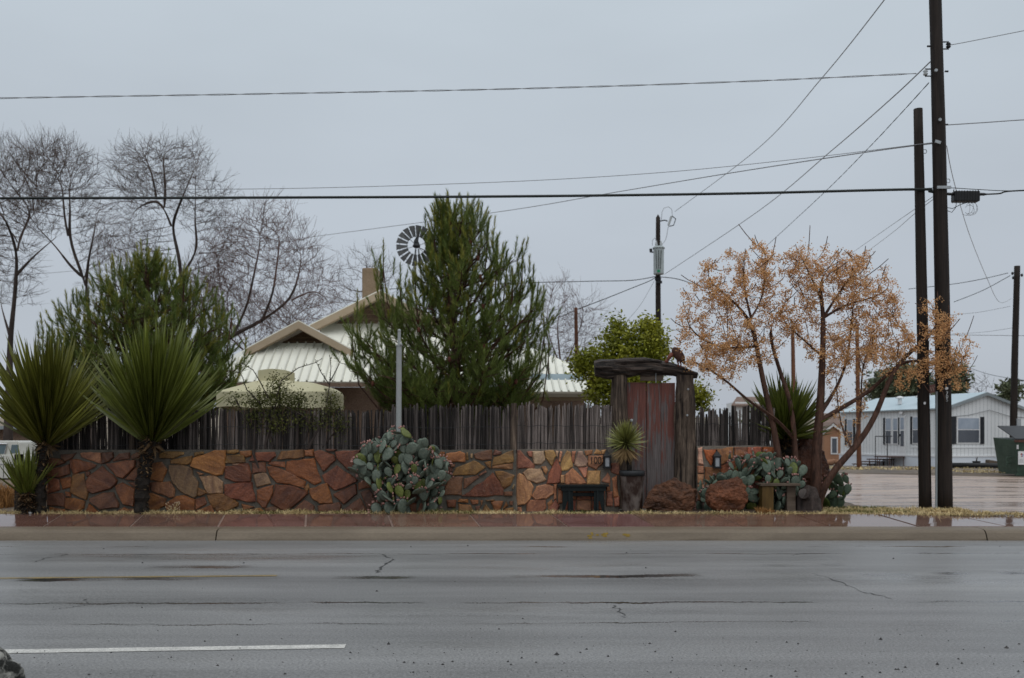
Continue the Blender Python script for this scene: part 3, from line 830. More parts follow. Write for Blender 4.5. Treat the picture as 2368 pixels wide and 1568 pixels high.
PAL = {'r': (.150, .056, .028), 'o': (.190, .076, .027), 'b': (.125, .056, .031), 'y': (.190, .105, .036), 'd': (.118, .042, .022),
       'p': (.250, .118, .065), 's': (.270, .120, .042), 'm': (.170, .105, .076), 'w': (.300, .205, .135),
       'P': (.300, .140, .085), 'Y': (.330, .195, .095), 'G': (.270, .205, .155), 'R': (.235, .080, .045), 'W': (.340, .225, .170), 'N': (.330, .175, .085),
       'O': (.290, .090, .028), 'B': (.180, .078, .038)}

def stone_mesh(poly, proud, rng):
    """irregular flagstone slab: jittered outline, chamfered front"""
    pts = []
    n = len(poly)
    for i in range(n):
        a = Vector(poly[i]); b = Vector(poly[(i + 1) % n]); L = (b - a).length
        pts.append(a)
        k = 1 if L < .16 else 2
        nrm = Vector((-(b - a).y, (b - a).x)); nrm = nrm.normalized() if nrm.length else nrm
        for q in range(k):
            t = (q + 1) / (k + 1)
            pts.append(a.lerp(b, t) + nrm * rng.uniform(-.035, .035) * L)
    c = sum(pts, Vector((0, 0))) / len(pts)
    m = len(pts)
    back = [(p.x, 0.03, p.y) for p in pts]
    mid = [(p.x, -proud * .55, p.y) for p in pts]
    tx, tz = rng.uniform(-.05, .05), rng.uniform(-.05, .05)
    fr = []
    for p in pts:
        d = c - p; q = p + d.normalized() * min(.018, d.length * .25)
        fr.append((q.x, -proud + tx * (q.x - c.x) + tz * (q.y - c.y), q.y))
    vs = back + mid + fr + [(c.x, -proud - rng.uniform(0, .008), c.y)]
    fs = []
    for i in range(m):
        j = (i + 1) % m
        fs += [(i, j, m + j, m + i), (m + i, m + j, 2 * m + j, 2 * m + i), (2 * m + i, 2 * m + j, 3 * m)]
    return vs, fs, c

def lay_wall(name, label, x0, x1, ytop, Yf, stones, thick=0.34, seed=0, group=None, mort='mortar', gain=1.05):
    rng = random.Random(seed)
    X0_, X1_ = PX(x0, Yf), PX(x1, Yf); zt = PZ(ytop, Yf)
    w = thing(name, label, 'wall', ((X0_ + X1_) / 2, Yf, GZ), group)
    # mortar core with a wavering top
    mb = MB(); k = 60; vs = []; fs = []
    for i in range(k + 1):
        x = X0_ + (X1_ - X0_) * i / k; dz = 0.014 * mnoise.noise((x * 2.3, seed, 0))
        vs += [(x, Yf, GZ - .06), (x, Yf, zt + dz), (x, Yf + thick, zt + dz * .5 + .01), (x, Yf + thick, GZ - .06)]
    for i in range(k):
        a = i * 4; b = a + 4
        fs += [(a, b, b + 1, a + 1), (a + 1, b + 1, b + 2, a + 2), (a + 2, b + 2, b + 3, a + 3)]
    fs += [(0, 1, 2, 3), (k * 4, k * 4 + 3, k * 4 + 2, k * 4 + 1)]
    mb.add(vs, fs); mb.build('mortar', M[mort], w)
    plaque = None
    for cls, pix in stones:
        poly = [(PX(x, Yf), PZ(y, Yf)) for x, y in pix]
        area = sum(poly[i][0] * poly[(i + 1) % len(poly)][1] - poly[(i + 1) % len(poly)][0] * poly[i][1] for i in range(len(poly)))
        if area < 0: poly = poly[::-1]
        poly = [(min(max(px, X0_ + .005), X1_ - .005), max(pz, GZ - .03)) for px, pz in poly]
        # the photograph's blur eats the joints: open them up a little less than measured
        c0 = (sum(p[0] for p in poly) / len(poly), sum(p[1] for p in poly) / len(poly))
        poly = [(c0[0] + (p[0] - c0[0]) * gain, c0[1] + (p[1] - c0[1]) * gain) for p in poly]
        vs, fs, c = stone_mesh(poly, rng.uniform(.026, .058), rng)
        me = bpy.data.meshes.new('stone')
        me.from_pydata([(x - c.x, y, z - c.y) for x, y, z in vs], [], fs); me.update()
        o = put('stone', me, M['stone'], None)
        o.location = (c.x, Yf, c.y)
        adopt(o, w)
        b = PAL[cls]; v = rng.uniform(.82, 1.2) * (1.0 if cls.islower() else 1.42)
        o.color = (b[0] * v, b[1] * v * rng.uniform(.9, 1.1), b[2] * v * rng.uniform(.85, 1.12), 1)
        if cls == 'N': plaque = (o, c)
    return w, plaque

wall_l, _ = lay_wall('stone_wall', 'long dark red flagstone garden wall behind the yuccas and big cactus', 108, 1193, 1040, WY1,
                     parse(STA, zA) + parse(STB, zB) + parse(STC, zC), seed=3)
wall_m, plaque = lay_wall('stone_wall', 'paler pink flagstone wall between the red wall and the gate, behind the green bench', 1196, 1432, 1039, WY2, parse(STD, zC), seed=4, mort='mortar_pale', gain=1.09)
wall_r, _ = lay_wall('stone_wall', 'short flagstone wall right of the gate behind the low cactus', 1611, 1790, 1031, WY2, parse(STE, zE), seed=5, mort='mortar_pale', gain=1.06)
wall_l['group'] = wall_m['group'] = wall_r['group'] = 'flagstone garden walls'

def text_mesh(txt, size, name='text'):
    cu = bpy.data.curves.new(name, 'FONT'); cu.body = txt; cu.size = size; cu.extrude = 0.002
    cu.align_x = 'CENTER'; cu.align_y = 'CENTER'
    o = bpy.data.objects.new(name, cu); COL.objects.link(o)
    dg = bpy.context.evaluated_depsgraph_get(); dg.update()
    me = bpy.data.meshes.new_from_object(o.evaluated_get(dg))
    bpy.data.objects.remove(o); return me
me = text_mesh('100', 0.145)
o = put('house_number', me, M['black_paint']); o.rotation_euler = (R(90), 0, 0); o.scale = (.95, 1.25, 1)
o.location = (plaque[1].x, WY2 - 0.072, plaque[1].y + 0.022); adopt(o, plaque[0])
plaque[0]['label'] = 'orange shield-shaped stone with the number 100'

# ---------------------------------------------------------------- fence of upright stakes on the wall tops
def stake_var(seed):
    rng = random.Random(seed); mb = MB(); n = 6
    lev = [0, .25, .5, .75, .93, 1.0]
    vs = []; ox = oy = 0
    rr = [1, rng.uniform(.9, 1.05), rng.uniform(.85, 1.05), rng.uniform(.8, 1), rng.uniform(.65, .95), rng.uniform(.3, .7)]
    for i, t in enumerate(lev):
        for k in range(n):
            a = 2 * math.pi * k / n; r = rr[i] * rng.uniform(.85, 1.12)
            vs.append((ox + r * math.cos(a), oy + r * math.sin(a), t))
        ox += rng.uniform(-.12, .12)
    fs = [(i * n + k, i * n + (k + 1) % n, (i + 1) * n + (k + 1) % n, (i + 1) * n + k) for i in range(5) for k in range(n)]
    fs += [tuple(5 * n + k for k in range(n)), tuple(range(n - 1, -1, -1))]
    mb.add(vs, fs); me = mb.mesh('stake'); me.materials.append(M['stake']); return me
STK = [stake_var(50 + i) for i in range(7)]
def stake_fence(label, x0, x1, Y, tone, top, seed, base_y):
    rng = random.Random(seed)
    f = thing('stake_fence', label, 'fence', (PX((x0 + x1) / 2, Y), Y, PZ(base_y, Y)), 'stake fences on the walls')
    x = PX(x0, Y); xe = PX(x1, Y); lean = 0
    zb = PZ(base_y, Y) - .03
    i = 0
    while x < xe:
        r = rng.uniform(.013, .030)
        xd = CXD + x * FD / Y
        t = top(xd) + rng.gauss(0, 3.0) + (rng.uniform(4, 14) if rng.random() < .10 else 0)
        z1 = PZ(t, Y)
        lean = lean * .75 + rng.gauss(0, .016)
        o = bpy.data.objects.new('stake', STK[rng.randrange(7)]); COL.objects.link(o)
        o.location = (x + r, Y + rng.uniform(-.03, .03), zb - rng.uniform(0, .02)); o.scale = (r, r, z1 - zb)
        o.rotation_euler = (rng.gauss(0, .012), lean + 0.02, rng.uniform(0, 6.28))
        o.rotation_mode = 'ZYX' if False else 'XYZ'
        adopt(o, f)
        k = tone(xd, rng)
        o.color = (k * 1.05, k * .95, k * .90, 1)
        x += r * 2 * rng.uniform(.58, .80); i += 1
    for zz in (.12, .42):
        mb = MB(); zz2 = zb + zz
        pts = [(PX(x0, Y) + (xe - PX(x0, Y)) * q / 40, Y - .055 - .006 * math.sin(q * 1.7), zz2 + .012 * math.sin(q * .9)) for q in range(41)]
        mb.tube(pts, .004, 4); mb.build('binding_wire', M['dark_metal'], f)
    # scrap of dead leaves and cut wire lodged along the foot
    return f
def tone_left(xd, rng):
    base = .16
    if 480 < xd < 830: base = .26
    if 830 < xd < 1040: base = .15
    if 1040 < xd: base = .22
    return base * rng.choice([.2, .25, .3, .35, .45, .6, .8, 1.1, 1.3]) * .75
def tone_mid(xd, rng): return .27 * rng.choice([.3, .6, .9, 1.0, 1.2, 1.35])
def tone_right(xd, rng): return .19 * rng.choice([.25, .4, .7, 1.0, 1.2, 1.3])
stake_fence('long fence of dark weathered upright stakes on the red flagstone wall', 108, 1192, WY1 + .16, tone_left,
            lambda x: 946 - 8 * (x > 900) - 2 * math.sin(x * .013), 21, 1041)
stake_fence('paler grey stake fence on the pink flagstone wall beside the gate', 1194, 1432, WY2 + .16, tone_mid, lambda x: 935 + 2 * math.sin(x * .05), 22, 1036)
stake_fence('short grey stake fence right of the gate post with a dark ragged top', 1607, 1792, WY2 + .16, tone_right, lambda x: 944 - 6 * (x > 1690), 23, 1032)
# heavier dark posts that stand in the long fence
for i, xx in enumerate((306, 1187)):
    mb = MB(); Y = WY1 + .14
    mb.tube([P(xx, 1040, Y), P(xx, 985, Y), P(xx + 1, 932, Y)], [.06, .055, .05], 8)
    o = mb.build('fence_post', M['log'], None, smooth=False)
    o['label'] = ['dark thick post in the stake fence behind the middle yucca', 'reddish dark post at the corner where the stake fence changes tone'][i]; o['category'] = 'post'; o['group'] = 'posts in the stake fence'
# ---------------------------------------------------------------- gateway of logs
GY = 17.05
def log_mesh(pts, rad, n=12, seed=0, rough=.10):
    """gnarled log: ridged, splitting surface"""
    rng = random.Random(seed); mb = MB(); m = len(pts)
    P3 = [Vector(p) for p in pts]; dense = []; dr = []
    for i in range(m - 1):
        for q in range(6):
            t = q / 6; dense.append(P3[i].lerp(P3[i + 1], t)); dr.append(rad[i] + (rad[i + 1] - rad[i]) * t)
    dense.append(P3[-1]); dr.append(rad[-1])
    mb.tube(dense, dr, n)
    c = [Vector(v) for v in mb.v]; out = []
    for idx, v in enumerate(c):
        i = min(idx // n, len(dense) - 1); k = idx % n
        d = v - dense[i]
        if d.length > 1e-5:
            s = 1 + rough * mnoise.noise((k * 1.7 + seed, dense[i].z * 1.3 + seed, dense[i].x * 1.3)) * 1.6 + rough * .8 * mnoise.noise((k * 5.1, (dense[i].z + dense[i].x) * 5, seed))
            v = dense[i] + d * s
        out.append(tuple(v))
    mb.v = out
    return mb
gw = thing('gateway', 'rustic log gateway with two thick weathered posts and a heavy lintel', 'gateway', (PX(1507, GY), GY, GZ))
log_mesh([P(1437, 1175, GY), P(1435, 1050, GY), P(1432, 950, GY), P(1432, 862, GY)], [.17, .16, .155, .15], 14, 1, .13).build('post', M['log'], gw)
log_mesh([P(1582, 1172, GY), P(1584, 1040, GY), P(1583, 940, GY), P(1583, 868, GY)], [.20, .185, .175, .16], 14, 2, .14).build('post', M['log'], gw)
lt = log_mesh([P(1374, 852, GY - .06), P(1400, 850, GY - .06), P(1450, 849, GY - .06), P(1500, 848, GY - .04), P(1540, 853, GY), P(1580, 863, GY), P(1612, 868, GY)], [.12, .155, .145, .13, .115, .09, .05], 18, 5, .30)
lintel = lt.build('lintel', M['log_x'], gw)
log_mesh([P(1392, 838, GY - .15), P(1440, 836, GY - .16), P(1490, 833, GY - .13), P(1530, 836, GY - .08)], [.03, .05, .05, .02], 8, 7, .2).build('split_strand', M['log_x'], lintel)
mb = MB(); mb.box(P(1506, 874, GY - .02), (.40, .03, .095)); mb.build('hanging_board', M['old_wood'], gw, bevel=.004)
mb = MB(); mb.tube([P(1516, 862, GY - .06), P(1516, 885, GY - .06)], .006, 5); mb.build('hanger', M['galv'], gw)
for xx, yy, nm in ((1590, 900, 'insulator_knob'), (1588, 960, 'insulator_knob')):
    mb = MB(); q = P(xx, yy, GY - .19); mb.tube([q, q + Vector((0, -.03, 0)), q + Vector((0, -.05, 0))], [.016, .02, .012], 8); mb.build(nm, M['galv'], gw)

dr = thing('gate_door', 'tall plank gate door with peeling red paint over grey wood', 'door', (PX(1505, GY + .05), GY + .05, GZ))
YD = GY + .05
for a, b, t0, bt in ((1446, 1492.6, 884, 1172), (1494.2, 1527, 886, 1173), (1527.6, 1560, 885, 1172)):
    xa, xb = PX(a, YD), PX(b, YD); zt, zb = PZ(t0, YD), GZ + .03
    mb = MB(); mb.box(((xa + xb) / 2, YD, (zt + zb) / 2), (xb - xa, .04 if a != 1494.2 else .046, zt - zb))
    mb.build('plank', M['door'], dr, bevel=.004)
mb = MB(); mb.box((PX(1493.4, YD), YD + .036, GZ + 1.1), (.09, .025, 2.0)); mb.build('batten', M['old_wood'], dr)
for (zz) in (.55, 1.75):
    mb = MB(); mb.box((PX(1506, YD), YD + .072, GZ + zz), (.78, .04, .12)); mb.build('ledge', M['old_wood'], dr)
mb = MB(); q = P(1459, 972, YD - .02); mb.tube([q, q + Vector((0, -.03, 0)), q + Vector((0, -.05, 0)), q + Vector((0, -.075, 0))], [.012, .012, .03, .022], 10)
mb.build('door_knob', M['galv'], dr, smooth=True)
mb = MB(); q = P(1512, 1115, YD - .022)
# ---------------------------------------------------------------- rusty iron animal on the lintel
an = thing('metal_animal_figure', 'small rusty iron bird figure perched on the right end of the lintel', 'sculpture', P(1572, 848, GY - .02))
def ellipsoid(c, r, rot=None, nu=14, nv=8):
    vs = []; fs = []
    for j in range(1, nv):
        th = math.pi * j / nv
        for i in range(nu):
            ph = 2 * math.pi * i / nu
            v = Vector((r[0] * math.sin(th) * math.cos(ph), r[1] * math.sin(th) * math.sin(ph), r[2] * math.cos(th)))
            if rot is not None: v = rot @ v
            vs.append(Vector(c) + v)
    top = Vector((0, 0, r[2])); bot = Vector((0, 0, -r[2]))
    if rot is not None: top = rot @ top; bot = rot @ bot
    vs += [Vector(c) + top, Vector(c) + bot]
    T = len(vs) - 2; Bq = len(vs) - 1
    for j in range(nv - 2):
        for i in range(nu):
            fs.append((j * nu + i, (j + 1) * nu + i, (j + 1) * nu + (i + 1) % nu, j * nu + (i + 1) % nu))
    for i in range(nu):
        fs.append((T, i, (i + 1) % nu)); b0 = (nv - 2) * nu
        fs.append((Bq, b0 + (i + 1) % nu, b0 + i))
    return vs, fs
yb = GY - .03
mb = MB(); mb.add(*ellipsoid(P(1568, 820, yb), (S(11.5, yb), .10, S(21, yb)), Matrix.Rotation(R(-38), 3, 'Y'), 16, 10)); mb.build('body', M['rust'], an, smooth=True)
mb = MB(); mb.tube([P(1555, 818, yb), P(1548, 824, yb), P(1542, 834, yb)], [.045, .035, .025], 8); mb.build('neck', M['rust_red'], an, smooth=True)
mb = MB(); mb.add(*ellipsoid(P(1541, 835, yb), (S(5, yb), .03, S(4, yb)), Matrix.Rotation(R(30), 3, 'Y'), 10, 6)); mb.tube([P(1539, 836, yb), P(1533, 843, yb)], [.02, .004], 6); mb.build('head', M['rust_red'], an, smooth=True)
for xx in (1567, 1573):
    mb = MB(); mb.tube([P(xx - 1, 833, yb), P(xx + 1, 842, yb), P(xx, 850, yb)], [.022, .013, .015], 6); mb.tube([P(xx, 850, yb), P(xx + 7, 851, yb)], [.012, .008], 5); mb.build('leg', M['rust_red'], an)
mb = MB(); mb.add(*ellipsoid(P(1580, 836, yb), (S(4, yb), .03, S(7, yb)), Matrix.Rotation(R(-20), 3, 'Y'), 8, 5)); mb.build('tail', M['rust'], an, smooth=True)

# ---------------------------------------------------------------- bench
BY = 16.72
bn = thing('bench', 'small dark green wooden bench with notched legs against the pink wall', 'bench', (PX(1347, BY), BY, GZ))
def bx_(nm, x0, x1, y0, y1, d0, d1, mat=M['bench_green'], par=None):
    mb = MB(); a = P(x0, y0, BY); b = P(x1, y1, BY)
    mb.box(((a.x + b.x) / 2, BY + (d0 + d1) / 2, (a.z + b.z) / 2), (b.x - a.x, d1 - d0, a.z - b.z)); return mb.build(nm, mat, par or bn, bevel=.003)
st = bx_('seat', 1288, 1406, 1119.5, 1124, -.17, .17)
bx_('apron', 1297, 1399, 1124.3, 1134, -.135, -.110)
bx_('apron', 1297, 1399, 1124.3, 1134, .110, .135)
bx_('stretcher', 1304, 1394, 1139, 1147, -.015, .015)
for xx in (1315, 1380):
    a = P(xx, 1124, BY); zb = GZ; w = .145
    poly = [(-w, zb), (-w + .035, zb), (-.0, zb + .14), (w - .035, zb), (w, zb), (w - .02, a.z), (-w + .02, a.z)]
    dx = 0.032; mb = MB(); n = len(poly)
    x_a = a.x
    vs = [(x_a + s * dx / 2 + (0 if True else 0), BY + y, z) for s in (-1, 1) for y, z in poly]
    fs = [(0, 1, 2, 6), (2, 3, 4, 5), (2, 5, 6), (n, n + 6, n + 2, n + 1), (n + 2, n + 5, n + 4, n + 3), (n + 2, n + 6, n + 5)] + [(i, (i + 1) % n, n + (i + 1) % n, n + i) for i in range(n)]
    mb.add(vs, fs); o = mb.build('leg', M['bench_green'], bn)
    mb = MB()
    # the legs are turned so that their notch faces the street
    poly2 = [(-.100, zb), (-.062, zb), (-.012, zb + .19), (.006, zb + .19), (.055, zb), (.092, zb), (.080, a.z - .003), (-.088, a.z - .003)]
    n = len(poly2)
    x_b = a.x + (.03 if xx > 1350 else -.02)
    vs = [(x_b + x, BY - .105 + y, z) for y in (0, .022) for x, z in poly2]
    fs = [(0, 1, 2, 7), (2, 3, 6, 7), (3, 4, 5, 6), (n, n + 7, n + 2, n + 1), (n + 2, n + 7, n + 6, n + 3), (n + 3, n + 6, n + 5, n + 4)] + [(i, (i + 1) % n, n + (i + 1) % n, n + i) for i in range(n)]
    mb.add(vs, fs); mb.build('notched_board', M['bench_green'], o)

# ---------------------------------------------------------------- wall lanterns
def lantern(xd, label):
    Y = WY2 - .10
    t = thing('wall_lantern', label, 'lantern', P(xd, 1081, Y), 'black lanterns on the flagstone walls')
    c = P(xd, 1065, Y); hw = S(8.0, Y); hh = S(15, Y)
    mb = MB()
    for sx in (-1, 1):
        for sy in (-1, 1): mb.box(c + Vector((sx * (hw - .012), sy * (hw - .012), -.02)), (.024, .024, hh * 2 - .03))
    mb.box(c + Vector((0, 0, -hh + .0)), (hw * 2 + .012, hw * 2 + .012, .03)); mb.box(c + Vector((0, 0, hh - .045)), (hw * 2 + .012, hw * 2 + .012, .02))
    mb.build('frame', M['black_plastic'], t, bevel=0)
    mb = MB(); b = hw + .012
    z0 = c.z + hh - .033
    mb.add([(c.x - b, c.y - b, z0), (c.x + b, c.y - b, z0), (c.x + b, c.y + b, z0), (c.x - b, c.y + b, z0), (c.x - .012, c.y - .012, z0 + .085), (c.x + .012, c.y - .012, z0 + .085), (c.x + .012, c.y + .012, z0 + .085), (c.x - .012, c.y + .012, z0 + .085)],
           [(0, 1, 5, 4), (1, 2, 6, 5), (2, 3, 7, 6), (3, 0, 4, 7), (4, 5, 6, 7), (3, 2, 1, 0)])
    mb.box((c.x, c.y, z0 + .10), (.014, .014, .03)); mb.build('roof', M['black_plastic'], t)
    mb = MB(); mb.box(c + Vector((0, 0, -.025)), (hw * 2 - .03, hw * 2 - .03, hh * 2 - .06)); mb.build('pane', M['frost'], t)
    mb = MB(); mb.box((c.x, c.y + hw + .02, c.z + .05), (.03, .05, .06)); mb.build('bracket', M['black_plastic'], t)
lantern(1403, 'black lantern with frosted panes on the pink wall beside the number 100')
lantern(1657, 'black lantern with frosted panes on the short wall above the right cactus')

# ---------------------------------------------------------------- pot with trunkless yucca
PY = 16.62
pt = thing('planter_pot', 'tall stained metal pot with a dark rim in front of the gate', 'planter', (PX(1461, PY), PY, GZ))
def lathe(prof, c, n=24):
    vs = []; fs = []
    for r, z in prof:
        for k in range(n):
            a = 2 * math.pi * k / n; vs.append((c[0] + r * math.cos(a), c[1] + r * math.sin(a), z))
    for i in range(len(prof) - 1):
        for k in range(n): fs.append((i * n + k, i * n + (k + 1) % n, (i + 1) * n + (k + 1) % n, (i + 1) * n + k))
    return vs, fs
zr = PZ(1088, PY); c = (PX(1461, PY), PY)
mb = MB(); mb.add(*lathe([(.001, GZ + .005), (.165, GZ + .005), (.175, GZ + .05), (.195, zr - .12), (.198, zr - .09)], c)); mb.build('body', M['pot'], pt, smooth=True)
mb = MB(); mb.add(*lathe([(.198, zr - .085), (.217, zr - .08), (.220, zr - .0), (.205, zr + .004), (.190, zr - .01), (.188, zr - .08)], c)); mb.build('rim', M['dark_metal'], pt, smooth=True)
mb = MB(); mb.add(*lathe([(.189, zr - .05), (.1, zr - .04), (.001, zr - .035)], c)); mb.build('soil', M['dirt'], pt)

# ---------------------------------------------------------------- boulders
def boulder(label, cx, cy, rx, ry, Y, tint, seed, flat=.0, shape=None, depth=.8):
    import bmesh
    bm = bmesh.new(); bmesh.ops.create_icosphere(bm, subdivisions=5, radius=1)
    c = P(cx, cy, Y); a = S(rx, Y); h = S(ry, Y)
    rng = random.Random(seed)
    planes = [(Vector((rng.uniform(-1, 1), rng.uniform(-1, 1), rng.uniform(-.6, 1))).normalized(), rng.uniform(.62, .86)) for _ in range(14)]
    for v in bm.verts:
        p = v.co.copy()
        for nrm, d in planes:                      # broken facets
            k = p.dot(nrm)
            if k > d: p -= nrm * (k - d) * .85
        p *= 1 + .14 * mnoise.noise(p * 1.6 + Vector((seed, 0, 0))) + .09 * mnoise.noise(p * 4 + Vector((0, seed, 0))) + .06 * mnoise.noise(p * 9) + .03 * mnoise.noise(p * 19)
        if shape: p = shape(p)
        v.co = Vector((p.x * a * 1.12, p.y * a * depth, p.z * h * 1.12))
    me = bpy.data.meshes.new('boulder'); bm.to_mesh(me); bm.free()
    o = put('boulder', me, M['boulder'], None, smooth=False)
    o.location = c; o.color = (*tint, 1)
    tag(o, label, 'boulder', 'boulders by the gate')
    return o
def skew1(p): return Vector((p.x, p.y, p.z + .26 * p.x if p.z > -.2 else p.z))
boulder('dark rust-brown slanted boulder with a grey top in front of the gate', 1549, 1152, 54, 47, 16.45, (.95, .95, .95), 11, shape=skew1, depth=.5)
boulder('rounded red-brown boulder in front of the right hand cactus', 1677, 1143, 50, 41, 16.32, (1.25, 1.05, .95), 12, depth=.45)
boulder('large rust-coloured boulder behind the trunks of the berry tree', 1858, 1085, 48, 70, 17.7, (.85, .75, .75), 13, depth=.6)
boulder('half-hidden purple-grey rock under the low wooden seat', 1806, 1150, 26, 26, 17.2, (.8, .9, 1.1), 14, depth=.6)

# ---------------------------------------------------------------- ochre wooden seat by the tree
SYW = 16.40
sw = thing('wooden_seat', 'low ochre wooden plank seat on a thick slab leg beside the berry tree', 'bench', (PX(1795, SYW), SYW, GZ))
mb = MB(); a = P(1756, 1117, SYW); b = P(1848, 1123, SYW); mb.box(((a.x + b.x) / 2, SYW + .12, (a.z + b.z) / 2), (b.x - a.x, .36, .04)); mb.build('seat', M['old_wood'], sw, bevel=.006)
for x0, x1, d in ((1761, 1787, 0), (1822, 1842, .1)):
    mb = MB(); a = P(x0, 1123.5, SYW); b = P(x1, 1177, SYW); mb.box(((a.x + b.x) / 2, SYW + .1 + d, (a.z + GZ) / 2), (b.x - a.x, .26, a.z - GZ)); mb.build('leg', M['ochre_wood' if d == 0 else 'old_wood'], sw, bevel=.006)

# doorstep paving inside the recess
mb = MB(); mb.box((PX(1690, 16.6), 16.52, GZ + .02), (PX(1870, 16.6) - PX(1500, 16.6), .62, .05))
tag(mb.build('doorstep', pmat('wet_brown_paving', (.05, .033, .027), (.12, .085, .07), 5, .2, .45, bump=.3)), kind='structure')

# ---------------------------------------------------------------- grey pipe pole in front of the fence
FYp = 16.28
fp = thing('pipe_pole', 'grey painted pipe pole rising behind the big prickly pear', 'pole', (PX(921, FYp), FYp, GZ))
mb = MB(); mb.tube([(PX(921, FYp), FYp, GZ - .05), P(921.5, 1000, FYp), P(922.5, 800, FYp)], [.048, .046, .045], 16); mb.build('lower_tube', M['grey_pipe'], fp, smooth=False)
mb = MB(); mb.tube([P(922.5, 800, FYp), P(922.5, 797, FYp)], .055, 16); mb.build('collar', M['grey_pipe'], fp)
mb = MB(); mb.tube([P(922.5, 800, FYp), P(923, 768, FYp), P(923, 766, FYp)], [.028, .026, .012], 12); mb.build('upper_tube', M['grey_pipe'], fp)
mb = MB(); mb.add(*ellipsoid(P(926, 796, FYp - .03), (.03, .03, .03))); mb.build('finial', M['grey_pipe'], fp, smooth=True)
mb = MB(); mb.add(*ellipsoid(P(923, 765, FYp), (.028, .028, .035))); mb.build('cap', M['grey_pipe'], fp, smooth=True)

# ---------------------------------------------------------------- mottled rock close to the camera, lower left
import bmesh as _bm
bm = _bm.new(); _bm.ops.create_icosphere(bm, subdivisions=4, radius=1)
for v in bm.verts:
    p = v.co.copy()
    s = 1 + .22 * mnoise.noise(p * 2.1 + Vector((4, 1, 0))) + .12 * mnoise.noise(p * 6) + .05 * mnoise.noise(p * 14)
    v.co = Vector((p.x * .40 * s, p.y * .30 * s, p.z * .42 * s - .04 + (.10 * max(0, -p.x))))
me = bpy.data.meshes.new('rock'); bm.to_mesh(me); bm.free()
o = put('rock', me, M['lichen_rock'], None, smooth=True); o.location = (-3.40, 5.98, -.03)
tag(o, 'rough lichen-mottled rock poking in at the bottom left corner', 'rock')
# ---------------------------------------------------------------- prickly pears
def pad_mesh(seed):
    rng = random.Random(seed); vs = []; fs = []
    nu, nv = 12, 5
    # obovate disc, base at origin, tip at +z (unit length), thickness ~0.12
    for j, rr in enumerate((0.0, .45, .8, 1.0, .8, .45, 0.0)):
        y = (-1 if j < 3 else (1 if j > 3 else 0)) * .075 * math.sqrt(max(0, 1 - rr * rr)) 
        if rr == 0: vs.append((0, -.075 if j == 0 else .075, .55)); continue
        for k in range(nu):
            a = 2 * math.pi * k / nu
            cz = math.sin(a); cx = math.cos(a)
            w = .345 * (1 + .20 * cz) * (1 - .35 * max(0, -cz) ** 2)
            vs.append((w * cx * rr * (1 + rng.uniform(-.03, .03)), y + .03 * mnoise.noise((cx * 2, cz * 2, seed)), .53 + .5 * cz * rr))
    ring = [1 + i * nu for i in range(5)]; last = 1 + 5 * nu
    for k in range(nu):
        fs.append((0, ring[0] + (k + 1) % nu, ring[0] + k))
        for i in range(4): fs.append((ring[i] + k, ring[i] + (k + 1) % nu, ring[i + 1] + (k + 1) % nu, ring[i + 1] + k))
        fs.append((last, ring[4] + k, ring[4] + (k + 1) % nu))
    me = bpy.data.meshes.new('pad'); me.from_pydata(vs, [], fs); me.update()
    me.polygons.foreach_set('use_smooth', [True] * len(me.polygons)); me.materials.append(M['pad']); return me
PADS = [pad_mesh(i) for i in range(5)]
def rot_to(up, roll):
    up = up.normalized(); q = Vector((0, 0, 1)).rotation_difference(up)
    return q.to_matrix() @ Matrix.Rotation(roll, 3, 'Z')
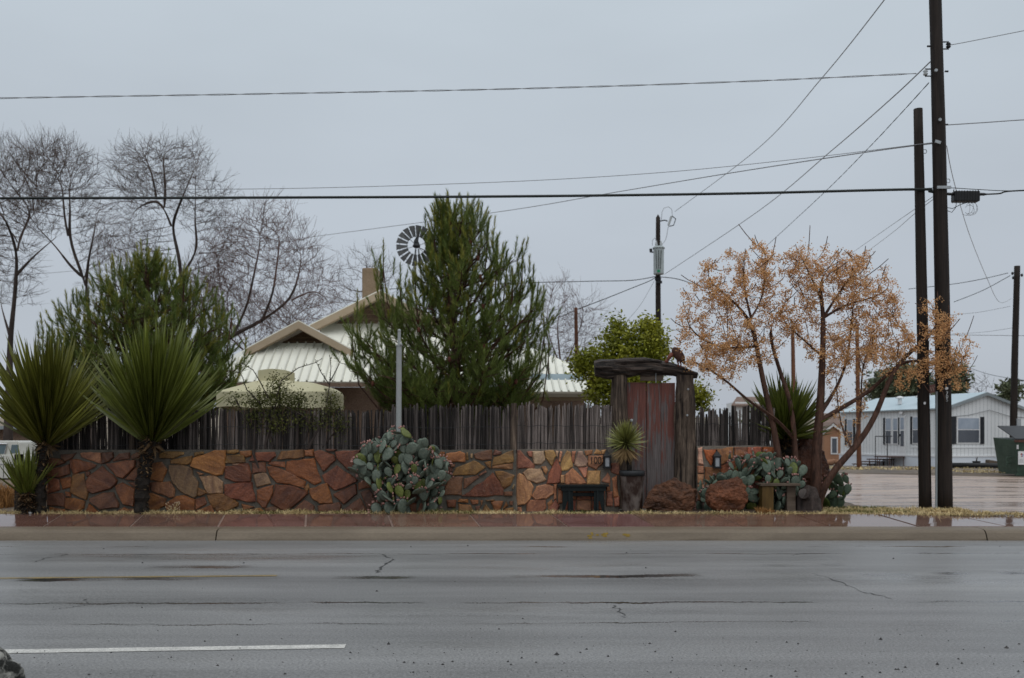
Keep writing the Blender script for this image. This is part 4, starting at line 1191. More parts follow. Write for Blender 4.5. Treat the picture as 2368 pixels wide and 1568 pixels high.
def prickly_pear(label, base, n_target, inside, size, seed, fruit_frac=.5, nstart=8, spread=.5, tint=(1, 1, 1), group='prickly pear cacti', olive=.12):
    rng = random.Random(seed)
    t = thing('prickly_pear', label, 'cactus', base, group)
    pads = []   # (origin, up, R, len)
    bx = Vector(base)
    for i in range(nstart):
        o = bx + Vector((rng.uniform(-spread, spread), rng.uniform(-.18, .18), -.03))
        up = Vector((rng.gauss(0, .35) + (o.x - bx.x) * .5, rng.gauss(-.1, .3), 1)).normalized()
        pads.append((o, up, rot_to(up, rng.gauss(0, .9)), size * rng.uniform(1.0, 1.25), 0))
    tries = 0
    cent = [p[0] + p[1] * p[3] * .55 for p in pads]
    while len(pads) < n_target and tries < 9000:
        tries += 1
        q = rng.choice(pads[-60:] if rng.random() < .6 else pads)
        o, up, Rm, L, d = q
        a = rng.gauss(math.pi / 2, .75)
        loc = Vector((.40 * 1.1 * math.cos(a), 0, .53 + .48 * math.sin(a)))
        org = o + Rm @ (loc * L)
        nup = (Rm @ Vector((math.cos(a), 0, math.sin(a)))) * .7 + Vector((rng.gauss(0, .38), rng.gauss(-.06, .38), .45))
        nup.normalize(); nL = size * rng.uniform(.60, 1.2)
        c = org + nup * nL * .55
        tip = org + nup * nL
        if not inside(c) or not inside(tip) or tip.z < GZ + .1: continue
        if min((c - e).length for e in cent) < size * .40: continue
        pads.append((org, nup, rot_to(nup, rng.gauss(0, .85)), nL, d + 1)); cent.append(c)
    fmb = MB()
    for i, (o, up, Rm, L, d) in enumerate(pads):
        ob = bpy.data.objects.new('pad', PADS[rng.randrange(5)]); COL.objects.link(ob)
        ob.matrix_basis = Matrix.Translation(o) @ Rm.to_4x4() @ Matrix.Diagonal((L, L, L, 1))
        adopt(ob, t)
        v = rng.uniform(.78, 1.2)
        if rng.random() < (olive * 2.4 if o.z < GZ + .35 else olive): ob.color = (v * 1.15 * tint[0], v * 1.1 * tint[1], v * .38 * tint[2], 1)
        else: ob.color = (v * tint[0], v * tint[1], v * tint[2], 1)
        if rng.random() < fruit_frac:
            for _ in range(rng.randint(3, 8)):
                a = rng.gauss(math.pi / 2, .6)
                p = o + Rm @ (Vector((.42 * 1.12 * math.cos(a), rng.uniform(-.05, .05), .53 + .5 * math.sin(a))) * L)
                dr_ = (Rm @ Vector((math.cos(a), 0, math.sin(a)))).normalized()
                fl = rng.uniform(.028, .042)
                vs, fs = ellipsoid(p + dr_ * fl * .5, (.0145, .0145, fl * .65), rot_to(dr_, 0), 5, 4)
                fmb.add(vs, fs)
    if fmb.v:
        f = fmb.build('fruits', M['fruit'], t, smooth=True, fixn=False); f['kind'] = 'stuff'
    return t
CY = 16.22
def hull_big(p):
    xd = CXD + p.x * FD / p.y; yd = HYD - (p.z - CAM_H) * FD / p.y
    if not 15.95 < p.y < 16.42: return False
    # outline of the clump: peak near 925, shoulders both sides, waist above the ground
    if yd < 1012: return abs(xd - 922) < 34 - (1012 - yd) * .8 and yd > 988
    if yd < 1050: return 855 - (yd - 1012) * .9 < xd < 980 + (yd - 1012) * .9
    if yd < 1130: return 806 < xd < 1038
    return 872 < xd < 1036
prickly_pear('big blue-green prickly pear with pink fruit in front of the red wall', (PX(945, CY), CY, GZ), 250, hull_big, .245, 31, .48, 14, .45)
CY2 = 16.70
def hull_r(p):
    xd = CXD + p.x * FD / p.y; yd = HYD - (p.z - CAM_H) * FD / p.y
    return 16.5 < p.y < 16.90 and 1614 < xd < 1862 and yd > 1042 + 22 * (abs(xd - 1745) / 110) ** 2 + (38 if xd < 1685 else 0)
prickly_pear('low spreading prickly pear behind the rounded boulder, right of the gate', (PX(1735, CY2), CY2, GZ), 200, hull_r, .22, 32, .36, 18, .8, (.9, .95, .92), olive=.03)
CY3 = 17.35
def hull_s(p):
    xd = CXD + p.x * FD / p.y; yd = HYD - (p.z - CAM_H) * FD / p.y
    return 17.1 < p.y < 17.7 and 1905 < xd < 1968 and yd > 1085
prickly_pear('small dark prickly pear at the wet dirt road, right of the berry tree', (PX(1925, CY3), CY3, GZ), 20, hull_s, .26, 33, .4, 4, .10, (.62, .75, .62))

# ---------------------------------------------------------------- yuccas
def blade_mesh(seed):
    rng = random.Random(seed); vs = []; fs = []
    k = 6; droop = rng.uniform(-.10, .22); side = rng.uniform(-1.2, 1.2)
    for i in range(k + 1):
        t = i / k
        w = (.55 + .45 * math.sin(min(t * 1.6 + .15, 1) * 1.57)) * (1 - t ** 2.6) * .5 + (.0 if i < k else 0)
        z = t; y = droop * t * t
        sx = side * t * t
        vs += [(sx - w, y + .25 * w, z), (sx, y, z), (sx + w, y + .25 * w, z)] if i < k else [(sx, y, z)]
    for i in range(k - 1):
        a = i * 3; fs += [(a, a + 1, a + 4, a + 3), (a + 1, a + 2, a + 5, a + 4)]
    a = (k - 1) * 3; fs += [(a, a + 1, a + 3), (a + 1, a + 2, a + 3)]
    me = bpy.data.meshes.new('leaf'); me.from_pydata(vs, [], fs); me.update(); me.materials.append(M['yucca_leaf']); return me
BLD = [blade_mesh(i) for i in range(6)]
def yucca(label, pix_path, Y, crown_len, n_part, n_rest, width, min_el, max_el, seed, trunk_r=.1, stub=True, tint=(1, 1, 1), org_span=.35, lean=(0, 0), dead=0, group='yuccas'):
    """pix_path: measured points of the trunk from the foot to the middle of the rosette"""
    rng = random.Random(seed)
    pts = [P(x, y, Y) for x, y in pix_path]; pts[0].z = min(pts[0].z, GZ)
    t = thing('yucca', label, 'yucca', (pts[0].x, Y, GZ), group)
    mb = MB(); dens = []
    for a, b in zip(pts[:-1], pts[1:]):
        for q in range(8): dens.append(a.lerp(b, q / 8))
    dens.append(pts[-1])
    mb.tube(dens, [trunk_r * (1.0 + .12 * math.sin(i * 1.9)) for i in range(len(dens))], 12, jit=.14, rng=rng)
    trunk = mb.build('trunk', M['yucca_trunk'], t)
    if stub:
        mb = MB()
        for i in range(420):
            f = rng.random() ** .55; idx = int(f * (len(dens) - 1)); p = dens[idx]
            a = rng.uniform(0, 6.28); out = Vector((math.cos(a), math.sin(a), 0))
            r0 = trunk_r * .9; ln = rng.uniform(.06, .15) * (.35 + f)
            d = (out + Vector((0, 0, rng.uniform(-.5, .7)))).normalized(); s = out.cross(Vector((0, 0, 1))) * rng.uniform(.010, .022)
            b = p + out * r0
            mb.add([b - s, b + s, b + d * ln + s * .3, b + d * ln - s * .3], [(0, 1, 2, 3)])
        o = mb.build('leaf_stubs', M['yucca_stub'], trunk, fixn=False); o['kind'] = 'stuff'
    top = pts[-1]; axis = Vector((lean[0], lean[1], 1)).normalized()
    leaves = []
    N = n_part + n_rest
    for i in range(N):
        u = (i + .5) / N                               # 0 lowest/outermost, 1 centre of the rosette
        el = R(min_el + (max_el - min_el) * u ** .85) + rng.gauss(0, .13)
        az = i * 2.39996 + rng.gauss(0, .12)
        d = Vector((math.cos(az) * math.cos(el), math.sin(az) * math.cos(el), math.sin(el)))
        d = (d + Vector((lean[0], lean[1], 0)) * .8).normalized()
        o = top + axis * (org_span * (u - .35)) + Vector((math.cos(az), math.sin(az), 0)) * trunk_r * .4
        L = crown_len * rng.uniform(.74, 1.10) * (1 - .12 * (u < .12))
        roll_up = Vector((0, 0, 1))
        x = d.cross(roll_up);  x = x.normalized() if x.length > .05 else Vector((1, 0, 0))
        yv = x.cross(d) * -1
        Rm = Matrix((x, -yv if False else d.cross(x), d)).transposed()
        leaves.append((d.y + rng.uniform(-.3, .3), o, Rm, L, u))
    leaves.sort(key=lambda q: q[0])
    rest = MB(); dm = MB()
    for i, (k, o, Rm, L, u) in enumerate(leaves):
        me = BLD[rng.randrange(6)]
        M4 = Matrix.Translation(o) @ Rm.to_4x4() @ Matrix.Diagonal((width, L * .35, L, 1))
        if i < n_part:
            ob = bpy.data.objects.new('leaf', me); COL.objects.link(ob); ob.matrix_basis = M4; adopt(ob, t)
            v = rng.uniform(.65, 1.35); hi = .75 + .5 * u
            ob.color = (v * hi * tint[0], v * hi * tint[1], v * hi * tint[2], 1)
        else:
            rest.add([M4 @ v.co for v in me.vertices], [tuple(p.vertices) for p in me.polygons])
    if rest.v:
        o = rest.build('inner_leaves', M['yucca_leaf'], t, fixn=False); o['kind'] = 'stuff'; o.color = (*[c * .9 for c in tint], 1)
    if dead:
        for i in range(dead):
            az = rng.uniform(0, 6.28); el = R(rng.uniform(-75, -25))
            d = Vector((math.cos(az) * math.cos(el), math.sin(az) * math.cos(el), math.sin(el)))
            x = d.cross(Vector((0, 0, 1))).normalized(); Rm = Matrix((x, d.cross(x), d)).transposed()
            M4 = Matrix.Translation(top + Vector((0, 0, -.08))) @ Rm.to_4x4() @ Matrix.Diagonal((width, crown_len * .3, crown_len * rng.uniform(.7, 1.0) * (1 if crown_len < .6 else .26), 1))
            me = BLD[rng.randrange(6)]; dm.add([M4 @ v.co for v in me.vertices], [tuple(p.vertices) for p in me.polygons])
        o = dm.build('dead_leaf_skirt', M['yucca_dead' if crown_len < .6 else 'yucca_stub'], t, fixn=False); o['kind'] = 'stuff'
    return t
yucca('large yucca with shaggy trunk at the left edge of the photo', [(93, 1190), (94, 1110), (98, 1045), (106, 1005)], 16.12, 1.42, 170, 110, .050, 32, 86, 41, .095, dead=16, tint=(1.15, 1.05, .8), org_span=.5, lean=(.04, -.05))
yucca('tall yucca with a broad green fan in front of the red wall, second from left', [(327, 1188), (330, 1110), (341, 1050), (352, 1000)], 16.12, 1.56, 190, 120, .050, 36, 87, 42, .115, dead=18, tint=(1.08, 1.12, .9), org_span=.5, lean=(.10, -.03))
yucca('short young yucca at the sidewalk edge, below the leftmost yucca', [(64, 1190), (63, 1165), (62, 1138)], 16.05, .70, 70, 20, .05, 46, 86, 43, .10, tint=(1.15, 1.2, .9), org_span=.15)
yucca('yucca with stiff green leaves behind the berry tree, right of the short wall', [(1815, 1120), (1815, 1060), (1815, 1005)], 17.45, 1.0, 150, 60, .065, 2, 86, 44, .12, tint=(.9, .95, .7), org_span=.2)
yucca('pale round yucca with a dry leaf skirt growing in the metal pot', [(1461, 1085), (1453, 1055), (1446, 1022)], 16.62, .37, 170, 60, .022, -28, 88, 45, .045, stub=False, tint=(1.9, 1.75, 2.2), org_span=.06, dead=140, lean=(0, -.15))
# dark bare trunk standing left of the young yucca
mb = MB(); mb.tube([P(44, 1190, 16.35), P(45, 1120, 16.35), P(44, 1050, 16.35)], [.075, .07, .07], 10, jit=.12, rng=random.Random(3))
tag(mb.build('tree_stump', M['yucca_trunk']), 'dark charred-looking stub of trunk left of the young yucca', 'stump')

# ---------------------------------------------------------------- bare and berry trees grown towards their crowns
def grow(att, nodes, parent, step, kill, infl, iters, rng, tropism=(0, 0, 0), jit=.12):
    nodes = [np.array(p, float) for p in nodes]; parent = list(parent)
    A = np.array(att, float)
    NP = np.array(nodes)
    d = np.linalg.norm(A[:, None, :] - NP[None], axis=2); near = d.argmin(1); dist = d.min(1)
    keep = dist > kill; A, near, dist = A[keep], near[keep], dist[keep]
    trop = np.array(tropism); made = {}
    for it in range(iters):
        if len(A) == 0: break
        act = dist < infl
        if not act.any():
            infl *= 1.5
            if infl > 50: break
            continue
        idx = near[act]; v = A[act] - np.array(nodes)[idx]; v /= np.linalg.norm(v, axis=1)[:, None]
        uniq, inv = np.unique(idx, return_inverse=True)
        acc = np.zeros((len(uniq), 3)); np.add.at(acc, inv, v)
        new = []
        for u, a in zip(uniq, acc):
            a = a / (np.linalg.norm(a) + 1e-6) + trop + rng.normal(0, jit, 3)
            a /= np.linalg.norm(a) + 1e-9
            q = nodes[u] + a * step
            if any(np.linalg.norm(q - c) < step * .35 for c in made.get(int(u), ())): continue
            made.setdefault(int(u), []).append(q); new.append(q); parent.append(int(u))
        if not new: break
        b = len(nodes); nodes += new; NN = np.array(new)
        dn = np.linalg.norm(A[:, None, :] - NN[None], axis=2); m = dn.min(1); mi = dn.argmin(1)
        up = m < dist; dist[up] = m[up]; near[up] = mi[up] + b
        keep = dist > kill; A, near, dist = A[keep], near[keep], dist[keep]
        if len(nodes) > 16000: break
    return np.array(nodes), parent

def limb_nodes(paths, step, radii=None, floor=None):
    """paths: list of 3-D polylines; returns nodes/parents, each path starting at the nearest existing node"""
    nodes = []; par = []
    for pi, path in enumerate(paths):
        if radii: r0, r1 = radii[pi]; tot = sum(np.linalg.norm(np.array(b) - np.array(a)) for a, b in zip(path[:-1], path[1:])); run = 0.0
        path = [np.array(p, float) for p in path]
        if nodes:
            k = int(np.argmin([np.linalg.norm(path[0] - q) for q in nodes])); prev = k; path = [nodes[k]] + path[1:]
        else:
            nodes.append(path[0]); par.append(-1); prev = 0
            if radii: floor.append(r0)
        for a, b in zip(path[:-1], path[1:]):
            L = np.linalg.norm(b - a); k = max(1, int(L / step))
            for i in range(1, k + 1):
                nodes.append(a + (b - a) * i / k); par.append(prev); prev = len(nodes) - 1
                if radii: run += L / k; floor.append(r0 + (r1 - r0) * min(1, run / tot))
    return nodes, par

def tree_mesh(nodes, parent, tip_r, expo, rng, floor=None, max_r=None):
    n = len(nodes); ch = [[] for _ in range(n)]
    for i, p in enumerate(parent):
        if p >= 0: ch[p].append(i)
    rad = np.zeros(n); order = []
    st = [i for i in range(n) if parent[i] < 0]
    while st:
        a = st.pop(); order.append(a); st.extend(ch[a])
    for a in reversed(order):
        rad[a] = tip_r if not ch[a] else (sum(rad[c] ** expo for c in ch[a])) ** (1 / expo)
    if max_r: rad = np.minimum(rad, max_r)
    if floor is not None:
        for i, q in enumerate(floor): rad[i] = max(min(rad[i], q * 1.25), q)
    thick, thin = MB(), MB()
    starts = [(r, None) for r in range(n) if parent[r] < 0]
    while starts:
        a, pre = starts.pop(); chain = [pre] if pre is not None else []; chain.append(a)
        cur = a
        while ch[cur]:
            cs = sorted(ch[cur], key=lambda c: -rad[c])
            for c in cs[1:]: starts.append((c, cur))
            cur = cs[0]; chain.append(cur)
        if len(chain) < 2: continue
        rr = [rad[c] for c in chain]
        if pre is not None: rr[0] = min(rad[pre], rr[1] * 1.15)
        # smooth the path a little
        pts = [Vector(nodes[c]) for c in chain]
        for _ in range(4): pts = [pts[0]] + [(pts[i - 1] + pts[i] * 2 + pts[i + 1]) / 4 for i in range(1, len(pts) - 1)] + [pts[-1]]
        big = max(rr)
        # split where it gets thin so that thin twigs use few sides
        cut = next((i for i, r in enumerate(rr) if r < .035), len(rr))
        if cut >= 2: thick.tube(pts[:cut + 1] if cut < len(rr) else pts, rr[:cut + 1] if cut < len(rr) else rr, 8, cap=False)
        if cut < len(rr):
            s = max(cut, 0) if cut >= 2 else 0
            if len(pts) - s >= 2: thin.tube(pts[s:], rr[s:], 4 if rr[s] > .015 else 3, cap=False)
    return thick, thin, rad, ch

def ell_points(ells, n, rng, Y, depth=1.0, shell=.35):
    """points in ellipses measured on the photo (cx, cy, rx, ry), given depth about Y"""
    out = []; w = np.array([e[2] * e[3] for e in ells], float); w /= w.sum()
    while len(out) < n:
        e = ells[rng.choice(len(ells), p=w)]
        v = rng.normal(0, 1, 3); v /= np.linalg.norm(v); v *= min(abs(rng.normal(0, .62)) + .12, 1.15)
        if e[1] - v[2] * e[3] < 328 + 22 * abs(v[0]): continue
        y = Y + v[1] * S(e[2], Y) * depth
        out.append((PX(e[0] + v[0] * e[2], Y), y, PZ(e[1] - v[2] * e[3], Y)))
    return out

def bare_tree(name, label, paths, Y, ells, n_att, seed, step=.24, kill=.30, infl=2.2, tip=.0065, expo=2.25, twigs=4, twig_len=.7, depth=.8, mats=('bark_bare', 'twig'), group='bare winter trees', tw_r=.0050, max_r=None, paths3=None, girth=((.17, .022), (.058, .010))):
    rng = np.random.default_rng(seed); pr = random.Random(seed)
    p3 = paths3 or [[(PX(x, Y + dy), Y + dy, PZ(y, Y + dy)) for x, y, dy in path] for path in paths]
    floor = []; nodes, par = limb_nodes(p3, step, [girth[0]] + [girth[1]] * (len(p3) - 1), floor)
    att = ell_points(ells, int(n_att * 3.4), rng, Y, depth)
    nodes, par = grow(att, nodes, par, step, kill, infl, 130, rng, (0, 0, .12))
    thick, thin, rad, ch = tree_mesh(nodes, par, tip, expo, pr, floor=floor, max_r=max_r)
    root = Vector(nodes[0])
    t = thing(name, label, 'tree', (root.x, root.y, GZ), group)
    thick.build('trunk', M[mats[0]], t, smooth=True, fixn=False)
    for i in range(len(nodes)):
        if rad[i] > tip * 2.6: continue
        p = Vector(nodes[i]); q = Vector(nodes[par[i]]) if par[i] >= 0 else p - Vector((0, 0, 1))
        d = (p - q).normalized()
        for _ in range(twigs):
            dd = (d + Vector((pr.gauss(0, .6), pr.gauss(0, .6), pr.gauss(.25, .5)))).normalized()
            L = twig_len * pr.uniform(.4, 1.1)
            m = p + dd * L * .5 + Vector((pr.gauss(0, .03), pr.gauss(0, .03), 0)); e2 = p + dd * L + Vector((0, 0, .06))
            thin.tube([p, m, e2], [tw_r, tw_r * .85, tw_r * .5], 3, cap=False)
            if pr.random() < .7:
                d2 = (dd + Vector((pr.gauss(0, .6), pr.gauss(0, .6), pr.gauss(.2, .5)))).normalized()
                thin.tube([m, m + d2 * L * .5], [tw_r * .8, tw_r * .45], 3, cap=False)
    o = thin.build('crown', M[mats[1]], t, fixn=False)
    return t, nodes, par, rad

BT = 34.0
bare_tree('bare_tree', 'leafless tree with a straight grey trunk at the far left edge', [[(18, 1040, 0), (24, 780, 0), (34, 690, 0), (40, 600, 0), (41, 540, 0)], [(41, 560, 0), (70, 500, .8), (92, 460, 1.2)], [(41, 590, 0), (22, 530, -.6), (0, 470, -1)], [(40, 640, 0), (80, 590, 1), (128, 550, 1.4)], [(26, 780, 0), (0, 700, 0.5)]],
          BT, [(40, 400, 80, 100), (0, 520, 70, 120), (-40, 420, 80, 120), (110, 400, 50, 80), (30, 640, 60, 70)], 1300, 51, tip=.0058, max_r=.10, expo=2.1)
bare_tree('bare_tree', 'leafless tree with forked dark limbs, second from the left edge', [[(215, 1040, 0), (208, 760, 0), (198, 660, 0), (190, 625, 0)], [(190, 640, 0), (172, 590, 0), (158, 545, 0), (146, 500, 0), (148, 440, 0), (132, 390, 0)], [(194, 650, 0), (165, 618, .4), (146, 592, .8), (118, 556, 1), (75, 516, 1)], [(197, 655, 0), (205, 590, -.6), (220, 540, -1), (222, 490, -1)], [(158, 545, 0), (164, 480, .4), (156, 420, .4)]],
          BT - 1, [(140, 390, 75, 90), (90, 470, 60, 70), (190, 460, 45, 80), (235, 540, 35, 60), (95, 350, 45, 60), (150, 340, 30, 50), (215, 590, 40, 40)], 1250, 52, tip=.0058, max_r=.10, expo=2.1)
bare_tree('bare_tree', 'big leafless tree with a wide round crown behind the left pine', [[(425, 1040, 0), (424, 760, 0), (419, 640, 0), (414, 590, 0), (400, 540, 0), (392, 505, 0), (380, 480, 0)], [(385, 490, 0), (362, 460, .5), (352, 400, .6), (330, 350, 1)], [(398, 530, 0), (408, 490, -.5), (428, 440, -.8), (455, 380, -1)], [(380, 485, 0), (384, 420, -.4), (372, 350, -.5)], [(420, 645, 0), (440, 605, .6), (460, 585, .8), (482, 580, .8), (500, 590, 1)], [(460, 585, 0.8), (450, 520, .4), (452, 460, .5)], [(362, 470, .5), (318, 478, 1), (300, 500, 1.2)]],
          BT + 1, [(355, 400, 85, 95), (305, 350, 35, 50), (430, 370, 50, 75), (460, 330, 20, 40), (300, 440, 45, 80), (480, 480, 55, 70), (520, 560, 45, 60), (330, 560, 50, 60)], 1500, 53, tip=.0058, max_r=.10, expo=2.1)
bare_tree('bare_tree', 'leafless tree with a long leaning limb between the left pine and the house', [[(440, 1040, 0), (470, 860, 0), (521, 779, 0), (560, 765, 0), (604, 744, 0), (645, 712, 0), (674, 694, 0), (713, 673, 0), (745, 650, 0)], [(540, 770, 0), (575, 700, .5), (585, 640, .6), (600, 580, .6), (604, 520, .6)], [(600, 746, 0), (632, 680, -.5), (640, 610, -.6), (650, 540, -.6)], [(674, 694, 0), (690, 640, .4), (700, 590, .5)], [(500, 800, 0), (520, 720, 1), (505, 640, 1.2)]],
          BT - 2, [(620, 560, 75, 85), (680, 620, 70, 75), (540, 620, 60, 90), (740, 660, 40, 50), (640, 730, 70, 45), (480, 690, 50, 60), (760, 690, 35, 30)], 1500, 54, tip=.006, max_r=.08, expo=2.1, mats=('bark_bare', 'twig_red'), girth=((.14, .010), (.05, .009)))
bare_tree('bare_tree', 'small hazy leafless tree behind the chimney', [[(850, 1040, 0), (850, 800, 0), (850, 700, 0), (845, 650, 0)]], 44, [(850, 640, 60, 60), (800, 680, 40, 40)], 420, 55, tip=.008, step=.34, kill=.42, twigs=3, girth=((.12, .03), (.05, .01)))
bare_tree('bare_tree', 'reddish leafless thicket tree right of the central pine', [[(1300, 1040, 0), (1300, 880, 0), (1292, 800, 0), (1285, 740, 0)], [(1300, 860, 0), (1330, 790, .5), (1350, 730, .5)], [(1300, 850, 0), (1268, 780, -.5), (1262, 720, -.5)]], 38, [(1290, 750, 48, 95), (1350, 760, 40, 75), (1250, 790, 40, 70), (1300, 830, 70, 40)], 900, 56, tip=.006, step=.26, kill=.32, mats=('twig_red', 'twig_red'), girth=((.07, .02), (.04, .009)))
bare_tree('bare_tree', 'reddish leafless brush filling the gap behind the left pine', [[(600, 1040, 0), (600, 860, 0), (590, 790, 0)], [(600, 850, 0), (540, 760, .5), (520, 700, .5)], [(600, 850, 0), (660, 770, .3), (690, 720, .3)], [(600, 850, 0), (470, 720, 1), (455, 660, 1)]], 36, [(520, 700, 70, 70), (620, 740, 80, 50), (460, 650, 50, 60), (700, 720, 60, 50), (560, 780, 70, 30)], 950, 58, tip=.006, step=.26, kill=.32, mats=('twig_red', 'twig_red'), girth=((.07, .02), (.04, .009)))
bare_tree('bare_tree', 'low reddish leafless brush between the second and third bare trees', [[(290, 1040, 0), (290, 760, 0), (288, 690, 0)], [(290, 740, 0), (265, 660, .5)], [(290, 740, 0), (320, 650, .3)]], 37, [(275, 610, 45, 55), (320, 620, 45, 50), (240, 650, 40, 40)], 520, 59, tip=.006, step=.26, kill=.32, mats=('twig_red', 'twig_red'), girth=((.07, .02), (.04, .009)))

# the chinaberry trees: reddish stems, hanging clusters of tan berries
def china(label, p3, radii, ells, n_att, Y, seed, clusters, max_r):
    rng = np.random.default_rng(seed); pr = random.Random(seed)
    paths = [[tuple(P(x, y, Y + dy)) for x, y, dy in path] for path in p3]
    floor = []; nodes, par = limb_nodes(paths, .13, radii, floor)
    n0 = len(nodes)
    att = ell_points(ells, n_att, rng, Y, .8, .15)
    nodes, par = grow(att, nodes, par, .115, .17, 1.2, 90, rng, (0, 0, .3))
    thick, thin, rad, ch = tree_mesh(nodes, par, .0050, 2.5, pr, floor=floor, max_r=.022)
    root = Vector(nodes[0])
    t = thing('berry_tree', label, 'tree', (root.x, root.y, GZ), 'orange berry trees')
    # bare leaders that poke out of the crown
    tips = [i for i in range(len(nodes)) if not ch[i]]
    for i in tips:
        p = Vector(nodes[i]); q = Vector(nodes[par[i]]); d = (p - q).normalized()
        L = pr.uniform(.05, .24) if pr.random() < .8 else pr.uniform(.25, .5)
        e2 = p + (d + Vector((0, 0, .7))).normalized() * L
        thin.tube([p, p.lerp(e2, .5) + d * .02, e2], [.0075, .007, .006], 4, cap=False)
    thick.build('trunk', M['bark_china'], t, smooth=True, fixn=False)
    thin.build('branches', M['bark_china'], t, fixn=False)
    bm_ = MB(); stem = MB()
    cand = [i for i in range(n0 // 2, len(nodes)) if rad[i] < .022]
    for _ in range(clusters):
        i = cand[pr.randrange(len(cand))]; p = Vector(nodes[i]) + Vector((pr.gauss(0, .03), pr.gauss(0, .03), pr.uniform(-.02, .04)))
        k = pr.randint(4, 11); ax = Vector((pr.gauss(0, .5), pr.gauss(0, .5), pr.uniform(-1.1, .5))).normalized(); L = pr.uniform(.06, .16)
        stem.tube([p, p + ax * L], [.0020, .0014], 3, cap=False)
        for _q in range(k):
            f = pr.uniform(.3, 1.1)
            c = p + ax * L * f + Vector((pr.gauss(0, .026), pr.gauss(0, .026), pr.gauss(-.015, .026)))
            r = pr.uniform(.009, .0135)
            bm_.add([c + Vector((r, 0, 0)), c + Vector((-r, 0, 0)), c + Vector((0, r, 0)), c + Vector((0, -r, 0)), c + Vector((0, 0, r)), c + Vector((0, 0, -r))],
                    [(0, 2, 4), (2, 1, 4), (1, 3, 4), (3, 0, 4), (2, 0, 5), (1, 2, 5), (3, 1, 5), (0, 3, 5)])
    stem.build('berry_stalks', M['berry'], t, fixn=False)
    o = bm_.build('berries', M['berry'], t, fixn=False); o['kind'] = 'stuff'
    return t
china('berry tree with two slim leaning trunks right of the gate, tan berry clusters',
      [[(1815, 1172, 0), (1804, 1080, 0), (1787, 980, 0), (1768, 900, 0), (1752, 820, 0), (1742, 760, 0), (1736, 735, 0)],
       [(1818, 1168, 0.05), (1843, 1140, .1), (1838, 1050, .1), (1834, 980, .1), (1826, 920, .15), (1806, 870, .2), (1788, 810, .2), (1775, 765, .2)],
       [(1832, 1015, .1), (1812, 985, .0), (1785, 960, -.1), (1740, 935, -.2), (1700, 900, -.25), (1668, 868, -.3), (1640, 850, -.3), (1600, 838, -.3)],
       [(1736, 735, 0), (1700, 700, 0), (1660, 670, -.2), (1630, 640, -.2)], [(1736, 735, 0), (1722, 680, .1), (1715, 620, .1)], [(1740, 740, 0), (1765, 690, .2), (1768, 620, .2), (1772, 580, .2)],
       [(1748, 800, 0), (1690, 808, .1), (1640, 800, .1), (1600, 770, .1), (1580, 740, .1)]],
      [(.068, .034), (.058, .028), (.036, .014), (.026, .012), (.024, .012), (.024, .012), (.024, .010)],
      [(1660, 690, 80, 85), (1740, 630, 65, 65), (1610, 750, 45, 50), (1690, 800, 100, 55), (1620, 830, 55, 30), (1790, 720, 45, 75), (1590, 790, 30, 40), (1650, 840, 60, 25)], 950, 16.75, 61, 1750, .03)
china('larger berry tree with a stout dark trunk and a long limb leaning right',
      [[(1888, 1178, 0), (1885, 1100, 0), (1890, 1010, 0), (1896, 940, 0), (1900, 860, 0), (1903, 770, 0), (1902, 700, 0), (1890, 650, 0)],
       [(1886, 1172, -.02), (1905, 1120, -.1), (1932, 1080, -.1), (1970, 1042, -.1), (2000, 1005, -.1), (2025, 960, -.1), (2045, 905, -.1), (2060, 865, -.1), (2080, 835, -.1), (2120, 800, 0), (2160, 770, 0)],
       [(1895, 980, 0), (1922, 955, .1), (1960, 935, .1), (2010, 905, .1), (2050, 868, .1), (2075, 838, .1), (2120, 830, .2), (2180, 845, .2), (2215, 850, .2)],
       [(1900, 950, 0), (1930, 905, .2), (1955, 850, .2), (1965, 790, .2), (1968, 740, .2), (1975, 690, .2)],
       [(1968, 1044, -.1), (1948, 1000, .05), (1938, 960, .1), (1934, 900, .1)], [(1962, 1046, -.1), (1985, 990, .1), (1992, 920, .2), (1990, 860, .2), (2005, 810, .2)],
       [(1903, 740, 0), (1930, 690, -.1), (1965, 640, -.1), (1995, 600, -.1)], [(1902, 700, 0), (1875, 640, .1), (1850, 590, .1)], [(1905, 730, 0), (1960, 700, .1), (2020, 690, .1), (2060, 670, .1)],
       [(1895, 830, 0), (1862, 790, -.1), (1830, 760, -.1), (1800, 740, -.1)]],
      [(.110, .026), (.072, .028), (.046, .015), (.040, .014), (.024, .010), (.026, .010), (.026, .010), (.026, .010), (.024, .010), (.024, .010)],
      [(1880, 620, 75, 60), (1960, 640, 85, 70), (2040, 700, 60, 60), (1860, 720, 60, 60), (2000, 780, 80, 70), (2090, 830, 55, 70), (2165, 750, 45, 70), (2190, 820, 50, 70), (2215, 830, 40, 50), (2050, 790, 45, 55), (1930, 820, 60, 50)], 1600, 16.85, 62, 2900, .03)
# cut stump and roots at the foot of the berry tree
stp = thing('cut_stump', 'dark gnarled stump with one pale sawn limb at the foot of the berry tree', 'stump', (PX(1865, 16.6), 16.6, GZ))
log_mesh([P(1868, 1182, 16.62), P(1866, 1150, 16.62), P(1872, 1125, 16.66)], [.24, .2, .09], 12, 8, .25).build('body', M['bark_dark'], stp)
lm = log_mesh([P(1866, 1150, 16.6), P(1860, 1144, 16.45), P(1857, 1141, 16.36)], [.12, .10, .095], 10, 9, .1).build('sawn_limb', M['bark_dark'], stp)
mb = MB(); q = P(1857, 1141, 16.355); mb.add(*ellipsoid(q, (.085, .012, .085), None, 14, 6)); mb.build('cut_face', pmat('weathered_cut_wood', (.07, .06, .055), (.13, .11, .10), 12, .85, bump=.3), lm)
